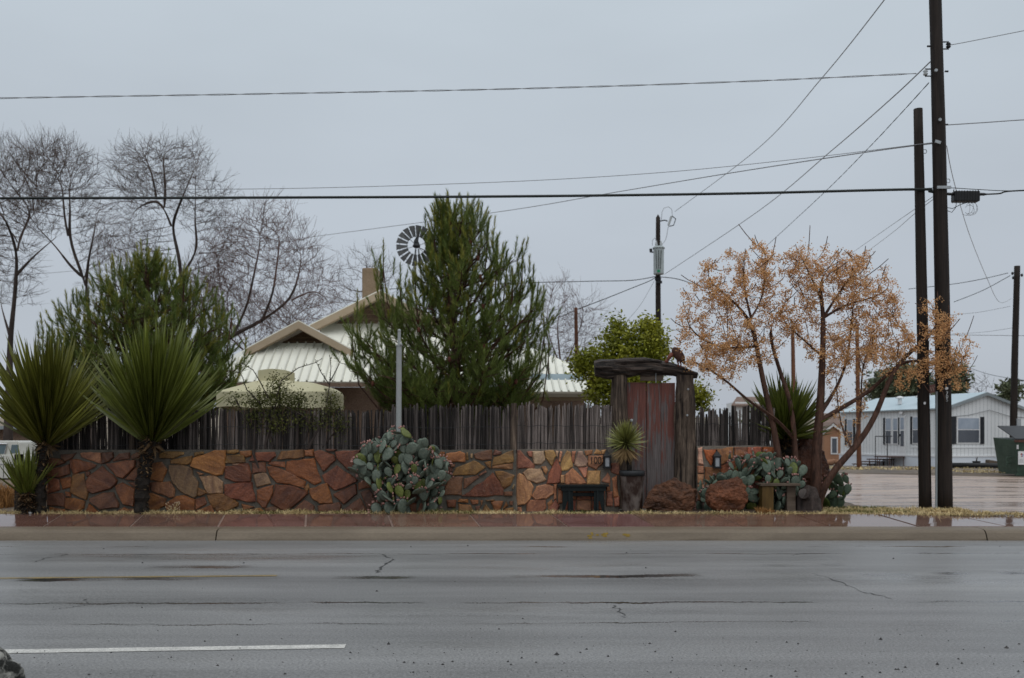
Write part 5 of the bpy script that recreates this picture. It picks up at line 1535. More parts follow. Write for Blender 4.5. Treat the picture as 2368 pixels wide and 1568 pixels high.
# ---------------------------------------------------------------- pines
def pine(label, cx, top_y, base_y, Y, prof, seed, n_br, shoot_len, density, tip_frac, extra=(), cones=0, half_depth=.9, skew=lambda f: 1):
    """prof(t): half width in metres at height fraction t (0 foot of crown, 1 top)"""
    pr = random.Random(seed)
    z0, z1 = GZ, PZ(top_y, Y); zb = PZ(base_y, Y)
    x0 = PX(cx, Y)
    t = thing('pine_tree', label, 'pine', (x0, Y, GZ), 'pine trees')
    tr = MB(); H = z1 - z0
    pts = [Vector((x0 + .06 * math.sin(i * .9 + seed), Y, z0 + H * i / 14)) for i in range(15)]
    tr.tube(pts, [.13 * (1 - i / 14) ** .8 + .012 for i in range(15)], 8)
    tr.build('trunk', M['bark_china'], t, smooth=True)
    br = MB(); ned = MB(); tip = MB(); con = []
    shoots = []
    def shoot(p, d, L, top):
        shoots.append((p, d, L, top))
    for i in range(n_br):
        f = ((i + .5) / n_br) ** 1.18
        h = zb + (z1 - zb) * f
        az = i * 2.39996 + pr.gauss(0, .25)
        out = Vector((math.cos(az), math.sin(az) * half_depth, 0))
        w = prof(f) * pr.uniform(.72, 1.06) * (skew(f) if out.x < -.2 else 1)
        base = Vector((x0, Y, max(h - w * pr.uniform(.35, .6) - .1, z0 + .35)))
        k = 7; path = []
        for q in range(k + 1):
            s = q / k
            path.append(base + out * w * s * (1 - .10 * s) + Vector((pr.gauss(0, .02), pr.gauss(0, .02), (h - base.z) * s ** 1.5)))
        br.tube(path, [.028 * (1 - s / k) + .006 for s in range(k + 1)], 5, cap=False)
        # side shoots: curve up into candles
        for q in range(2, k + 1):
            nn = 1 + int((q // 2 + (2 if q > 4 else 0)) * max(.12, .85 - .85 * f) + pr.random())
            for _ in range(nn):
                s = pr.uniform(q - 1, q) / k; a = path[q - 1].lerp(path[q], pr.random())
                sd = Vector((pr.gauss(0, 1), pr.gauss(0, 1), 0)); sd.normalize()
                m = a + (sd * .6 + out * .5).normalized() * pr.uniform(.10, .42) * (1 - .3 * f) + Vector((0, 0, .06))
                d = Vector((sd.x * .42 + out.x * .30 * (1.2 - f), sd.y * .42 + out.y * .3, 1)).normalized()
                br.tube([a, m, m + d * .1], [.008, .006, .005], 3, cap=False)
                shoot(m, d, shoot_len * pr.uniform(.6, 1.15), f)
                if pr.random() < .6: shoot(a.lerp(m, .5), (d + sd * .6).normalized(), shoot_len * pr.uniform(.5, .8), f)
        shoot(path[-1], Vector((out.x * .12, out.y * .12, 1)).normalized(), shoot_len * pr.uniform(1.0, 1.6), min(1, f + .1))
        if cones and pr.random() < .35:
            c = path[pr.randrange(3, k)]; con.append(c + Vector((0, -.05, 0)))
    for (xx, yy, dy, L) in extra:                       # the tall leaders that stand clear of the crown
        p = P(xx, yy, Y + dy) - Vector((0, 0, L)); br.tube([p - Vector((0, 0, .3)), p, p + Vector((0, 0, L))], [.012, .01, .005], 4, cap=False)
        shoot(p, Vector((pr.gauss(0, .03), 0, 1)).normalized(), L, 1.0)
        a0_ = Vector((x0 + (p.x - x0) * .55, Y + dy, max(p.z - .9 - abs(p.x - x0) * .45, z0 + .8)))   # the limb that carries it
        m_ = a0_.lerp(p, .6) + Vector(((p.x - x0) * .12, 0, -.12)); br.tube([a0_, m_, p], [.02, .015, .011], 5, cap=False)
        for q_ in range(9):
            c_ = (a0_.lerp(m_, q_ / 5) if q_ < 5 else m_.lerp(p, (q_ - 5) / 4)) + Vector((pr.gauss(0, .13), pr.gauss(0, .13), pr.gauss(0, .05)))
            shoot(c_, Vector((pr.gauss(0, .2), pr.gauss(0, .2), 1)).normalized(), L * pr.uniform(.6, .9), .7)
        for _ in range(3): shoot(p + Vector((pr.gauss(0, .08), pr.gauss(0, .08), pr.uniform(-.25, .05))), Vector((pr.gauss(0, .22), pr.gauss(0, .2), 1)).normalized(), L * pr.uniform(.5, .75), .8)
    for (p, d, L, f) in shoots:
        u = d.orthogonal().normalized(); v = d.cross(u)
        n = int(density * L / shoot_len * (1.2 - .35 * f))
        yl = (f > tip_frac and pr.random() < .45) or pr.random() < .08
        for _ in range(n):
            s = pr.random() ** .9; a = pr.uniform(0, 6.28)
            o = u * math.cos(a) + v * math.sin(a)
            nl = pr.uniform(.11, .175) * (1.1 - .5 * s)
            ang = pr.uniform(.35, .95) * (1.0 - .5 * s)
            nd = (d * math.cos(ang) + o * math.sin(ang) + Vector((0, 0, -.05))).normalized()
            b = p + d * L * s; w = nd.cross(o if pr.random() < .5 else Vector((pr.gauss(0, 1), pr.gauss(0, 1), pr.gauss(0, 1)))); 
            if w.length < 1e-4: continue
            w = w.normalized() * .0044
            (tip if yl and s > .45 else ned).add([b - w, b + w, b + nd * nl], [(0, 1, 2)])
    br.build('branches', M['bark_china'], t, fixn=False)
    ned.build('crown', M['needle'], t, fixn=False)
    tip.build('young_shoots', M['needle_tip'], t, fixn=False)
    if con:
        cm_ = MB(); cm_.add(*ellipsoid((0, 0, 0), (.035, .035, .055), None, 6, 5)); cme = cm_.mesh('cone'); cme.materials.append(M['cone'])
        for c in con:
            o = bpy.data.objects.new('cone', cme); COL.objects.link(o); o.location = c; adopt(o, t)
    return t
PYC = 19.6
def profc(f):
    return 2.08 * (1 - f ** 2.2) ** .62 * (.80 + .20 * min(f * 5, 1)) + .05
pine('large full pine tree in the middle, behind the stake fence', 1048, 492, 945, PYC, profc, 71, 112, .37, 100, .50,
     extra=[(1031, 462, 0, .55), (1068, 470, .1, .5), (1004, 478, -.1, .5), (1090, 480, 0, .5), (1040, 500, -.4, .5), (1125, 515, .2, .5), (1150, 545, 0, .5), (886, 555, 0, .55), (880, 600, .2, .4), (1207, 575, 0, .5), (1232, 612, .1, .45), (826, 672, 0, .45), (815, 745, -.2, .4), (925, 610, 0, .45), (1000, 540, .3, .5), (1170, 580, .3, .45), (960, 610, -.3, .4), (1185, 620, -.2, .4), (1258, 730, 0, .4), (1268, 790, .1, .35)], cones=1, skew=lambda f: 1 if f < .42 else max(.30, 1 - (f - .42) * 2.9))
PYL = 20.6
def profl(f):
    return 2.2 * (1 - f ** 2.3) ** .72 * (.8 + .2 * min(f * 4, 1)) + .05
pine('broad yellow-tipped pine behind the two left yuccas', 335, 612, 920, PYL, profl, 72, 108, .35, 100, .36,
     extra=[(360, 584, 0, .5), (290, 612, 0, .45), (345, 600, .2, .45), (425, 618, 0, .4), (205, 665, 0, .45), (165, 700, 0, .4), (120, 750, 0, .4), (90, 770, .2, .35), (470, 690, 0, .4), (500, 690, .1, .4), (535, 700, 0, .35), (440, 650, .1, .4), (250, 640, .1, .45)])

# ---------------------------------------------------------------- leafy shrubs
def leaf_cloud(mb, ells, n, Y, size, rng, depth=.8, clump=7, spread=.10, updir=.35):
    w = [e[2] * e[3] for e in ells]
    for _ in range(n // clump):
        e = rng.choices(ells, w)[0]
        v = Vector((rng.gauss(0, 1), rng.gauss(0, 1), rng.gauss(0, 1))).normalized() * rng.random() ** .45
        c = Vector((PX(e[0] + v.x * e[2], Y), Y + v.y * S(e[2], Y) * depth, PZ(e[1] - v.z * e[3], Y)))
        for _q in range(clump):
            p = c + Vector((rng.gauss(0, spread), rng.gauss(0, spread), rng.gauss(0, spread)))
            d = Vector((rng.gauss(0, 1), rng.gauss(0, 1), rng.gauss(updir, .8))).normalized()
            s = d.cross(Vector((rng.gauss(0, 1), rng.gauss(0, 1), rng.gauss(0, 1))))
            if s.length < 1e-3: continue
            s = s.normalized(); L = size * rng.uniform(.6, 1.25); q = p + d * L * .5
            mb.add([p, q + s * L * .24, p + d * L, q - s * L * .24], [(0, 1, 2, 3)])
def shrub(name, label, cat, stem_pix, Y, ells, n, size, mat, seed, depth=.8, group='leafy shrubs', clump=7, spread=.1, canes=(), stem_mat='bark_bare'):
    rng = random.Random(seed)
    t = thing(name, label, cat, (PX(stem_pix[0][0], Y), Y, GZ), group)
    st = MB()
    for e in ells:
        a = Vector((PX(stem_pix[0][0], Y), Y, GZ)); b = P(e[0], e[1], Y); m = a.lerp(b, .55) + Vector((rng.gauss(0, .1), rng.gauss(0, .1), .1))
        st.tube([a, m, b, b + Vector((0, 0, S(e[3], Y) * .6))], [.035, .025, .014, .005], 5, cap=False)
    for cane in canes:
        pts = [P(x, y, Y - .1) for x, y in cane]; st.tube(pts, [.010 - .006 * i / (len(pts) - 1) for i in range(len(pts))], 4, cap=False)
    st.build('stems', M[stem_mat], t, fixn=False)
    mb = MB(); leaf_cloud(mb, ells, n, Y, size, rng, depth, clump, spread)
    for cane in canes:
        pts = [P(x, y, Y - .1) for x, y in cane]
        for a, b in zip(pts[:-1], pts[1:]):
            k = max(2, int((b - a).length / .035))
            for i in range(k):
                p = a.lerp(b, rng.random()); d = Vector((rng.gauss(0, 1), rng.gauss(0, 1), rng.gauss(.3, 1))).normalized(); s = d.orthogonal().normalized(); L = size * rng.uniform(.6, 1)
                mb.add([p, p + d * L * .5 + s * L * .25, p + d * L, p + d * L * .5 - s * L * .25], [(0, 1, 2, 3)])
    mb.build('foliage', M[mat], t, fixn=False)
    return t
shrub('green_shrub', 'bright yellow-green leafy tree behind the gate lintel', 'shrub', [(1450, 1000)], 20.5,
      [(1430, 800, 42, 50), (1495, 790, 45, 55), (1385, 840, 45, 40), (1460, 860, 60, 60), (1515, 830, 34, 46), (1345, 845, 28, 35), (1490, 900, 50, 50), (1400, 900, 50, 50), (1500, 758, 16, 26), (1425, 755, 14, 26)], 19000, .085, 'leaf_green', 81, depth=1.0, clump=9, spread=.09)
shrub('green_shrub', 'small yellow-green bush peeping over the short fence right of the gate', 'shrub', [(1622, 1000)], 18.6, [(1620, 928, 17, 22), (1612, 906, 9, 14)], 1000, .08, 'leaf_green', 82)
shrub('climbing_vine', 'straggly olive vine in front of the cream tent, hanging over the fence', 'vine', [(640, 1040)], 16.50,
      [(640, 925, 60, 26), (600, 930, 40, 20), (690, 930, 50, 20), (645, 890, 28, 22), (640, 975, 32, 30), (720, 975, 50, 16), (765, 940, 22, 36), (590, 965, 22, 22), (785, 985, 18, 22), (545, 925, 26, 14)], 5200, .046, 'leaf_vine', 83, depth=.35, clump=3, spread=.07,
      canes=[[(640, 920), (650, 880), (690, 850), (730, 838), (745, 828)], [(620, 920), (600, 880), (585, 855), (560, 840), (545, 845)], [(600, 930), (570, 900), (560, 870), (548, 850)], [(755, 930), (762, 890), (765, 850), (762, 820)], [(762, 890), (742, 860), (728, 830)], [(764, 880), (780, 850), (786, 835)], [(660, 940), (700, 960), (730, 985), (760, 960)], [(640, 930), (630, 960), (650, 990)]])
shrub('garden_shrub', 'olive shrub filling the gap between the two left yuccas', 'shrub', [(228, 1040)], 17.6, [(215, 900, 40, 45), (225, 860, 28, 35), (205, 945, 40, 40), (240, 930, 30, 40)], 2600, .07, 'leaf_vine', 84)
rngt = random.Random(3)
shrub('background_evergreen', 'dark evergreen tree behind the roof of the trailer home', 'tree', [(2080, 1040)], 60, [(2070, 895, 45, 26), (2040, 903, 26, 18), (2108, 888, 30, 30), (2085, 872, 22, 20)], 7000, .34, 'leaf_dark', 85, depth=.8, group='trees beyond the trailer', clump=8, spread=.35)
shrub('background_evergreen', 'slim dark evergreen right of the tall utility pole, above the trailer', 'tree', [(2205, 1040)], 60, [(2208, 880, 12, 40), (2200, 900, 14, 22)], 2200, .38, 'leaf_dark', 86, group='trees beyond the trailer', clump=8, spread=.3)
shrub('background_evergreen', 'tiny dark bush on the far hillside, left of the far right pole', 'tree', [(2335, 1000)], 90, [(2335, 905, 14, 10)], 700, .5, 'leaf_dark', 87, group='trees beyond the trailer', clump=8, spread=.4)
bare_tree('bare_tree', 'tiny leafless bush above the ridge of the trailer home', [[(2270, 1000, 0), (2270, 920, 0), (2268, 905, 0)]], 62, [(2265, 895, 35, 22)], 170, 57, tip=.012, step=.5, kill=.7, twigs=2, twig_len=.9, tw_r=.009)

# ---------------------------------------------------------------- grasses along the wall
def grass(name, label, mat, spots, n, h, seed, cat='grass', lean=.5, wd=.006):
    rng = random.Random(seed); mb = MB()
    for _ in range(n):
        x0, x1, y0, y1, z0, hs = rng.choices(spots, [max(.02, (s[1] - s[0]) * (s[3] - s[2] + .1)) for s in spots])[0]
        x = rng.uniform(x0, x1); y = rng.uniform(y0, y1)
        dens = mnoise.noise((x * 2.1, y * 2.1, seed)) + .35
        if rng.random() > max(.18, dens + .35): continue
        z = z0
        L = h * hs * rng.uniform(.4, 1.2) * (.7 + .6 * max(0, dens))
        d = Vector((rng.gauss(0, lean), rng.gauss(0, lean) - .1, 1)).normalized(); s = Vector((rng.gauss(0, 1), rng.gauss(0, 1), 0)).normalized() * wd * rng.uniform(.6, 1.4)
        p = Vector((x, y, z)); m = p + d * L * .6; e2 = p + d * L + Vector((d.x, d.y, -.25)) * L * .35
        mb.add([p - s, p + s, m + s * .8, e2, m - s * .8], [(0, 1, 2, 4), (4, 2, 3)])
    o = mb.build(name, M[mat], fixn=False)
    tag(o, label, cat, kind='stuff'); return o
XL, XR = PX(0, 16) - 1, PX(2367, 16.3) + 1
grass('dry_grass', 'strip of dry straw grass along the foot of the walls', 'dry_grass', [(XL, PX(1200, 16.2), 15.96, 16.36, GZ, 1.0), (PX(1200, 16.4), PX(1880, 16.4), 15.96, 16.22, GZ, .9), (PX(1880, 16.4), PX(2120, 16.9), 15.95, 17.2, GZ - .01, 1.0), (PX(2120, 16.4), XR, 15.93, 16.45, GZ - .02, .9), (PX(2120, 17), PX(2230, 17), 16.6, 17.3, GZ, .9)], 34000, .095, 91, lean=.9)
grass('green_grass', 'olive grass tufts mixed into the dry strip by the wall', 'green_grass', [(PX(560, 16.2), PX(900, 16.2), 16.1, 16.38, GZ, 1.2), (PX(960, 16.2), PX(1100, 16.2), 16.0, 16.36, GZ, 1.5), (PX(1270, 16.4), PX(1700, 16.4), 16.0, 16.4, GZ, 1.0), (PX(1880, 16.9), PX(2060, 17.3), 16.3, 17.8, GZ, 1.1)], 6500, .07, 92, lean=.7)
grass('tall_dead_grass', 'tall orange dead grass at the left edge below the truck', 'orange_grass', [(PX(-60, 18), PX(38, 18), 16.6, 20.5, GZ, 1.0)], 5200, .42, 93, lean=.25, wd=.008)
grass('tall_dead_grass', 'small tuft of orange dead grass at the wooden seat leg', 'orange_grass', [(PX(1752, 16.15), PX(1790, 16.15), 16.1, 16.3, GZ, 1.0)], 420, .12, 94, lean=.45, wd=.005)
grass('verge_grass', 'thin dry grass on the gravel verge before the trailer', 'dry_grass', [(PX(1930, 37), PX(2367, 37), 36.8, 39.5, GZ + .09, 1.0), (PX(2230, 34), PX(2340, 34), 33.2, 36.5, GZ + .08, .8)], 2600, .10, 95, lean=.9, wd=.02)
# dry seed-head weed in front of the wall
wd_ = thing('dry_weed', 'small dry weed with pale seed heads in front of the red wall', 'weed', (PX(400, 16.2), 16.2, GZ))
rng = random.Random(5); st = MB(); sd = MB()
for i in range(26):
    a = Vector((PX(400, 16.2), 16.2, GZ)); b = P(400 + rng.uniform(-17, 17), 1162 + rng.uniform(-2, 16), 16.2 + rng.uniform(-.1, .1))
    st.tube([a, a.lerp(b, .5) + Vector((rng.gauss(0, .015), 0, .02)), b], [.003, .0022, .0015], 3, cap=False)
    sd.add(*ellipsoid(b, (.009, .009, .009), None, 5, 4))
st.build('stems', M['dry_grass'], wd_, fixn=False); sd.build('seed_heads', pmat('pale_seed', (.45, .36, .24), (.55, .45, .32), 5, .8, bump=0), wd_)
# white litter near the yucca and gravel flecks
mb = MB(); mb.add(*ellipsoid(P(68, 1186, 16.0), (.045, .03, .025), None, 8, 5)); tag(mb.build('pale_stone', M['litter_white']), 'white pebble at the foot of the young yucca', 'stone')
# ---------------------------------------------------------------- house with white metal roofs
HO = thing('house', 'low house with cream metal roofs, tan gable trims and a chimney behind the fence', 'house', (PX(900, 28), 28, GZ))
def ribbed(name, a, b, c, d, n, mat, par, rib=.05, th=.05):
    """sheet with corners a,b (lower) c,d (upper, above b and a) and n raised ribs running up the slope"""
    a, b, c, d = map(Vector, (a, b, c, d)); nrm = (b - a).cross(d - a).normalized()
    if nrm.z < 0: nrm = -nrm
    mb = MB(); mb.add([a, b, c, d, a - nrm * th, b - nrm * th, c - nrm * th, d - nrm * th], [(0, 1, 2, 3), (7, 6, 5, 4), (0, 4, 5, 1), (1, 5, 6, 2), (2, 6, 7, 3), (3, 7, 4, 0)])
    o = mb.build(name, mat, par)
    rb = MB(); u = (b - a).normalized()
    for i in range(n):
        t = (i + .5) / n; p = a.lerp(b, t)
        # ribs run straight up the slope and stop at the hips
        top = d.lerp(c, t); xq = p.x; q = None
        if min(d.x, c.x) <= xq <= max(d.x, c.x) and abs(c.x - d.x) > 1e-4: q = d.lerp(c, (xq - d.x) / (c.x - d.x))
        elif xq < d.x and abs(d.x - a.x) > 1e-4: q = a.lerp(d, (xq - a.x) / (d.x - a.x))
        elif abs(c.x - b.x) > 1e-4: q = b.lerp(c, (xq - b.x) / (c.x - b.x))
        if q is None or (q - p).length < .05: q = top
        w = u * .03
        rb.add([p - w, p + w, p + w * .4 + nrm * rib, p - w * .4 + nrm * rib, q - w, q + w, q + w * .4 + nrm * rib, q - w * .4 + nrm * rib],
               [(0, 1, 2, 3), (7, 6, 5, 4), (1, 5, 6, 2), (2, 6, 7, 3), (3, 7, 4, 0)])
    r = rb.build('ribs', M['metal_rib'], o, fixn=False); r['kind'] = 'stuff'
    return o
def clip_top(xs, line): pass
# front Dutch-gable slope (cream, faces the street): low eave Y 25, rising to Y 28.4 under the gables
E0 = 25.0
eL, eR = P(498, 882, E0), P(880, 882, E0)
tL, tR = P(572, 806, 26.3), P(812, 806, 26.3)
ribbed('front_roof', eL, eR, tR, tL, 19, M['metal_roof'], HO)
# hip flank left of the slope, seen edge-on as a bright band
hl = P(500, 866, 27.2)
mb = MB(); mb.add([eL + Vector((0, .05, .03)), tL + Vector((0, .05, .03)), P(545, 818, 28.5), P(480, 872, 28.5)], [(0, 1, 2, 3)]); mb.build('hip_flank', M['metal_roof'], HO)
# band between slope top and gable: small upper panel of the same sheeting in the shade of the rake boards
def gable(ax, ay, lx, ly, rx, ry, Y, Yb, n, wall_mat):
    """gable with apex (ax, ay), rakes to (lx, ly) and (rx, ry); overhang in front of the wall"""
    ap, le, re = P(ax, ay, Y), P(lx, ly, Y), P(rx, ry, Y)
    back = Vector((0, Yb - Y, 0))
    th = Vector((0, 0, -S(17, Y)))
    for s, e_ in (('l', le), ('r', re)):
        mb = MB(); mb.prism_dir([ap, e_, e_ + th, ap + th], (0, .06, 0)); rk = mb.build('rake_board', M['tan_trim'], HO)
        d = (e_ - ap); mb = MB(); off = th * .82
        mb.prism_dir([ap + off + Vector((0, .07, 0)), e_ + off + Vector((0, .07, 0)), e_ + off * 1.35 + Vector((0, .07, 0)), ap + off * 1.35 + Vector((0, .07, 0))], (0, .08, 0)); mb.build('rake_moulding', M['tan_trim'], rk)
        mb = MB(); u = Vector((0, 0, .03)); mb.add([ap + u, e_ + u, e_ + u + back, ap + u + back, ap, e_, e_ + back, ap + back], [(0, 1, 2, 3), (7, 6, 5, 4), (0, 4, 5, 1), (2, 6, 7, 3), (1, 5, 6, 2)])
        mb.build('gable_roof', M['metal_roof'], HO)
    w = Vector((0, 1.0, 0)); dn = Vector((0, 0, -S(10, Y)))
    mb = MB(); mb.add([ap + w + dn, le + w + dn, re + w + dn], [(0, 1, 2)]); o = mb.build('gable_vent_wall', wall_mat, HO)
    for i in range(5):
        t = .30 + i * .14; a2 = (ap + w + dn).lerp(le + w + dn, t); b2 = (ap + w + dn).lerp(re + w + dn, t)
        mb = MB(); mb.box(((a2.x + b2.x) / 2, a2.y - .02, a2.z), (abs(b2.x - a2.x), .04, .03)); mb.build('louvre', M['tan_stucco'], o)
gable(690, 742, 566, 808, 812, 808, 26.0, 31, 0, M['brown_wall'])
gable(878, 672, 716, 752, 1040, 752, 30.0, 38, 0, M['brown_wall'])
# cream sheeting under the higher gable
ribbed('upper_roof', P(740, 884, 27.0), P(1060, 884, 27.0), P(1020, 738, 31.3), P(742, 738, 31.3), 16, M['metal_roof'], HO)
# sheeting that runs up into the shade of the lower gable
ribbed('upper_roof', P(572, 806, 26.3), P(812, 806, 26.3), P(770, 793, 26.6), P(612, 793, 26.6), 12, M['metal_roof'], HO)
# walls, eave boards, gutters
mb = MB(); mb.box((PX(690, 25.9), 27.2, (GZ + PZ(885, 25)) / 2), (PX(870, 25.9) - PX(505, 25.9), 2.4, PZ(885, 25) - GZ - .12)); mb.build('wall', M['brown_wall'], HO)
mb = MB(); mb.box(((eL.x + eR.x) / 2, E0 + .06, eL.z - .085), (eR.x - eL.x, .12, .10)); mb.build('gutter', M['brown_wall'], HO)
# long middle block behind the pine
mb = MB(); mb.box((PX(1080, 27.5), 29.0, (GZ + 2.75) / 2 + .1), (PX(1370, 27.5) - PX(840, 27.5), 5.0, 2.6)); mb.build('wall', M['brown_wall'], HO)
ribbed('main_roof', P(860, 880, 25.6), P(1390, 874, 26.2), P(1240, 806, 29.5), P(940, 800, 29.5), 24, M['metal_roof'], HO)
# right end: hip cap falling to the right, blue-white strip painting sky reflected on the wet roof, lower porch roof with gutter and bracket
hp = [P(1235, 806, 27.0), P(1262, 818, 27.0), P(1330, 848, 26.2), P(1386, 872, 25.6), P(1372, 882, 25.5), P(1262, 836, 26.6)]
mb = MB(); mb.prism_dir(hp, (0, .25, -.03)); mb.build('hip_cap', M['metal_roof'], HO)
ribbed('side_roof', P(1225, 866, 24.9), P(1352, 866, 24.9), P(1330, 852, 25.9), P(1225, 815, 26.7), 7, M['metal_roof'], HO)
mb = MB(); a, b = P(1225, 864, 24.7), P(1352, 878, 24.6); mb.box(((a.x + b.x) / 2, 24.75, (a.z + b.z) / 2), (b.x - a.x, .05, a.z - b.z)); mb.build('sky_sheen_strip', M['roof_pale'], HO)
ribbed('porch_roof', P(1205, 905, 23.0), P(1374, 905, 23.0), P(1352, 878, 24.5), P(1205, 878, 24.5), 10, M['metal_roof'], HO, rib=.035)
a, b = P(1195, 907, 22.95), P(1387, 918, 22.95)
mb = MB(); n = 6; L0, L1 = a.x, b.x; zt, zb = a.z, b.z
pf = [(0, zt), (-.02, zt + .01), (-.13, zt + .01), (-.13, zt - .03), (-.09, zb), (0, zb)]
mb.add([(x, 22.98 + y, z) for x in (L0, L1) for y, z in pf], [tuple(range(6)), tuple(range(11, 5, -1))] + [(i, (i + 1) % 6, 6 + (i + 1) % 6, 6 + i) for i in range(6)]); mb.build('gutter', M['gutter'], HO)
mb = MB(); mb.tube([P(1379, 917, 22.93), P(1380, 928, 22.93), P(1376, 940, 23.05), P(1374, 990, 23.1)], .055, 8); mb.build('downpipe', M['gutter'], HO)
mb = MB(); mb.box((PX(1290, 23.4), 23.55, 1.2), (PX(1372, 23.4) - PX(1205, 23.4), .3, 2.1)); mb.build('porch_wall', M['brown_wall'], HO)
mb = MB(); mb.box((PX(1300, 23.2), 23.2, PZ(921, 23.2)), (PX(1372, 23.2) - PX(1205, 23.2), .18, .10)); mb.build('porch_beam', M['tan_trim'], HO)
a, b = P(1364, 858, 24.2), P(1386, 906, 24.2)
mb = MB(); mb.box(((a.x + b.x) / 2, 24.3, (a.z + b.z) / 2 - .1), (b.x - a.x, .35, a.z - b.z + .2)); mb.build('stucco_pier', M['tan_stucco'], HO, bevel=.03)
a, b = P(1386, 884, 26.5), P(1402, 891, 26.5)
mb = MB(); mb.box(((a.x + b.x) / 2, 27, (a.z + b.z) / 2), (b.x - a.x, 1.2, a.z - b.z)); mb.build('rear_eave', M['metal_roof'], HO)
a, b = P(836, 618, 31.5), P(872, 740, 31.5)
mb = MB(); mb.box(((a.x + b.x) / 2, 31.9, (a.z + b.z) / 2), (b.x - a.x, .7, a.z - b.z)); mb.build('chimney', M['tan_stucco'], HO, bevel=.05)
mb = MB(); q = P(1335, 838, 25.5); mb.tube([P(1327, 860, 25.4), P(1327, 825, 25.4)], .03, 6); mb.build('vent_pipe', M['galv'], HO)

# ---------------------------------------------------------------- cream canvas garden tent
TY = 19.2
TN = thing('garden_tent', 'cream canvas garden canopy with a boxy vent on top, behind the fence', 'tent', (PX(626, TY), TY + 1, GZ))
xl, xr = PX(500, TY), PX(752, TY); zt, zb = PZ(905, TY), PZ(941, TY); dep = 2.1
mb = MB(); k = 16
for i in range(k):                                    # scalloped front valance with soft waves
    xa = xl + (xr - xl) * i / k; xb = xl + (xr - xl) * (i + 1) / k
    ya = TY + .025 * math.sin(i * 1.3); yb2 = TY + .025 * math.sin((i + 1) * 1.3)
    mb.quad((xa, ya, zb + .02 * math.sin(i * .8)), (xb, yb2, zb + .02 * math.sin((i + 1) * .8)), (xb, TY, zt), (xa, TY, zt))
mb.quad((xl, TY, zb), (xl, TY, zt), (xl, TY + dep, zt), (xl, TY + dep, zb)); mb.quad((xr, TY, zb), (xr, TY, zt), (xr, TY + dep, zt), (xr, TY + dep, zb))
mb.build('valance', M['canvas'], TN)
cx0, cx1, cy0, cy1 = PX(601, TY + .7), PX(665, TY + .7), TY + .55, TY + 1.35
zc = PZ(878, TY + .6); zr_ = PZ(880, TY)
mb = MB()
prof = []
for i in range(9):                                    # barrel-curved right shoulder, straight left slope
    t = i / 8
    prof.append((xr - .9 * (1 - math.cos(t * 1.57)) * .62, zt + (zr_ - zt) * math.sin(t * 1.57)))
prof = prof + [(cx1, zr_ + .04), (cx0, zr_ + .02), (xl + (cx0 - xl) * .5, (zt + zr_) / 2 + .01), (xl, zt)]
n = len(prof)
front = [(x, TY + (.001 if i in (0, n - 1) else min(.5, (z - zt) * 1.6)), z) for i, (x, z) in enumerate(prof)]
backp = [(x, TY + dep - (0 if i in (0, n - 1) else min(.5, (z - zt) * 1.6)), z) for i, (x, z) in enumerate(prof)]
base = [(xr, TY, zt), (xl, TY, zt)]
mb.add(front + backp, [(i, i + 1, n + i + 1, n + i) for i in range(n - 1)] + [tuple(range(n)), tuple(range(2 * n - 1, n - 1, -1))])
mb.build('roof', M['canvas'], TN)
mb = MB(); zk = PZ(854, TY + .6); k = 8; vs = []
for i in range(k + 1):
    x = cx0 + (cx1 - cx0) * i / k; z = zk - .02 + .03 * math.sin(math.pi * i / k)
    vs += [(x, cy0, zr_ - .05), (x, cy0, z), (x, cy1, z), (x, cy1, zr_ - .05)]
fs = []
for i in range(k): a = i * 4; fs += [(a, a + 4, a + 5, a + 1), (a + 1, a + 5, a + 6, a + 2), (a + 2, a + 6, a + 7, a + 3)]
fs += [(0, 1, 2, 3), (k * 4, k * 4 + 3, k * 4 + 2, k * 4 + 1)]
mb.add(vs, fs); mb.build('vent_box', M['canvas'], TN)
for xx, yy in ((xl + .06, TY + .05), (xr - .06, TY + .05), (xl + .06, TY + dep - .05), (xr - .06, TY + dep - .05)):
    mb = MB(); mb.tube([(xx, yy, GZ), (xx, yy, zt - .02)], [.02, .025], 6); mb.build('leg', M['canvas'], TN)

# ---------------------------------------------------------------- windmill
WYm = 42.0
WM = thing('windmill', 'grey multi-bladed farm windmill wheel rising behind the central pine', 'windmill', (PX(963, WYm), WYm + .4, GZ))
wc = P(963, 568, WYm); r1, r0 = S(47, WYm), S(20.5, WYm)
bl = MB(); k = 3
w0, w1 = .052, .132; cx_ = 0
rs = [(r0, w0), (r0 + (r1 - r0) * .5, (w0 + w1) / 2), (r1, w1)]
vs = []
for r, w in rs:
    for s in (-1, -.4, .4, 1): vs.append((s * w, .055 * s - .03 * (1 - s * s), r))
bl.add(vs, [(j * 4 + i, j * 4 + i + 1, (j + 1) * 4 + i + 1, (j + 1) * 4 + i) for j in range(2) for i in range(3)])
me = bl.mesh('blade'); me.materials.append(M['vane_metal'])
for i in range(18):
    o = bpy.data.objects.new('blade', me); COL.objects.link(o)
    o.matrix_basis = Matrix.Translation(wc) @ Matrix.Rotation(R(20 * i + 6), 4, 'Y'); adopt(o, WM)
def ring(c, r, n, rad):
    pts = [c + Vector((r * math.cos(2 * math.pi * i / n), 0.02, r * math.sin(2 * math.pi * i / n))) for i in range(n + 1)]
    mb = MB(); mb.tube(pts, rad, 4, cap=False); return mb
ring(wc, r0 + .04, 36, .012).build('inner_ring', M['vane_metal'], WM); ring(wc, r0 + (r1 - r0) * .72, 48, .012).build('outer_ring', M['vane_metal'], WM)
mb = MB()
for i in range(6):
    a = R(60 * i + 16); mb.tube([wc, wc + Vector((math.cos(a), 0, math.sin(a))) * (r1 * .75)], .011, 4)
mb.build('spokes', M['vane_metal'], WM)
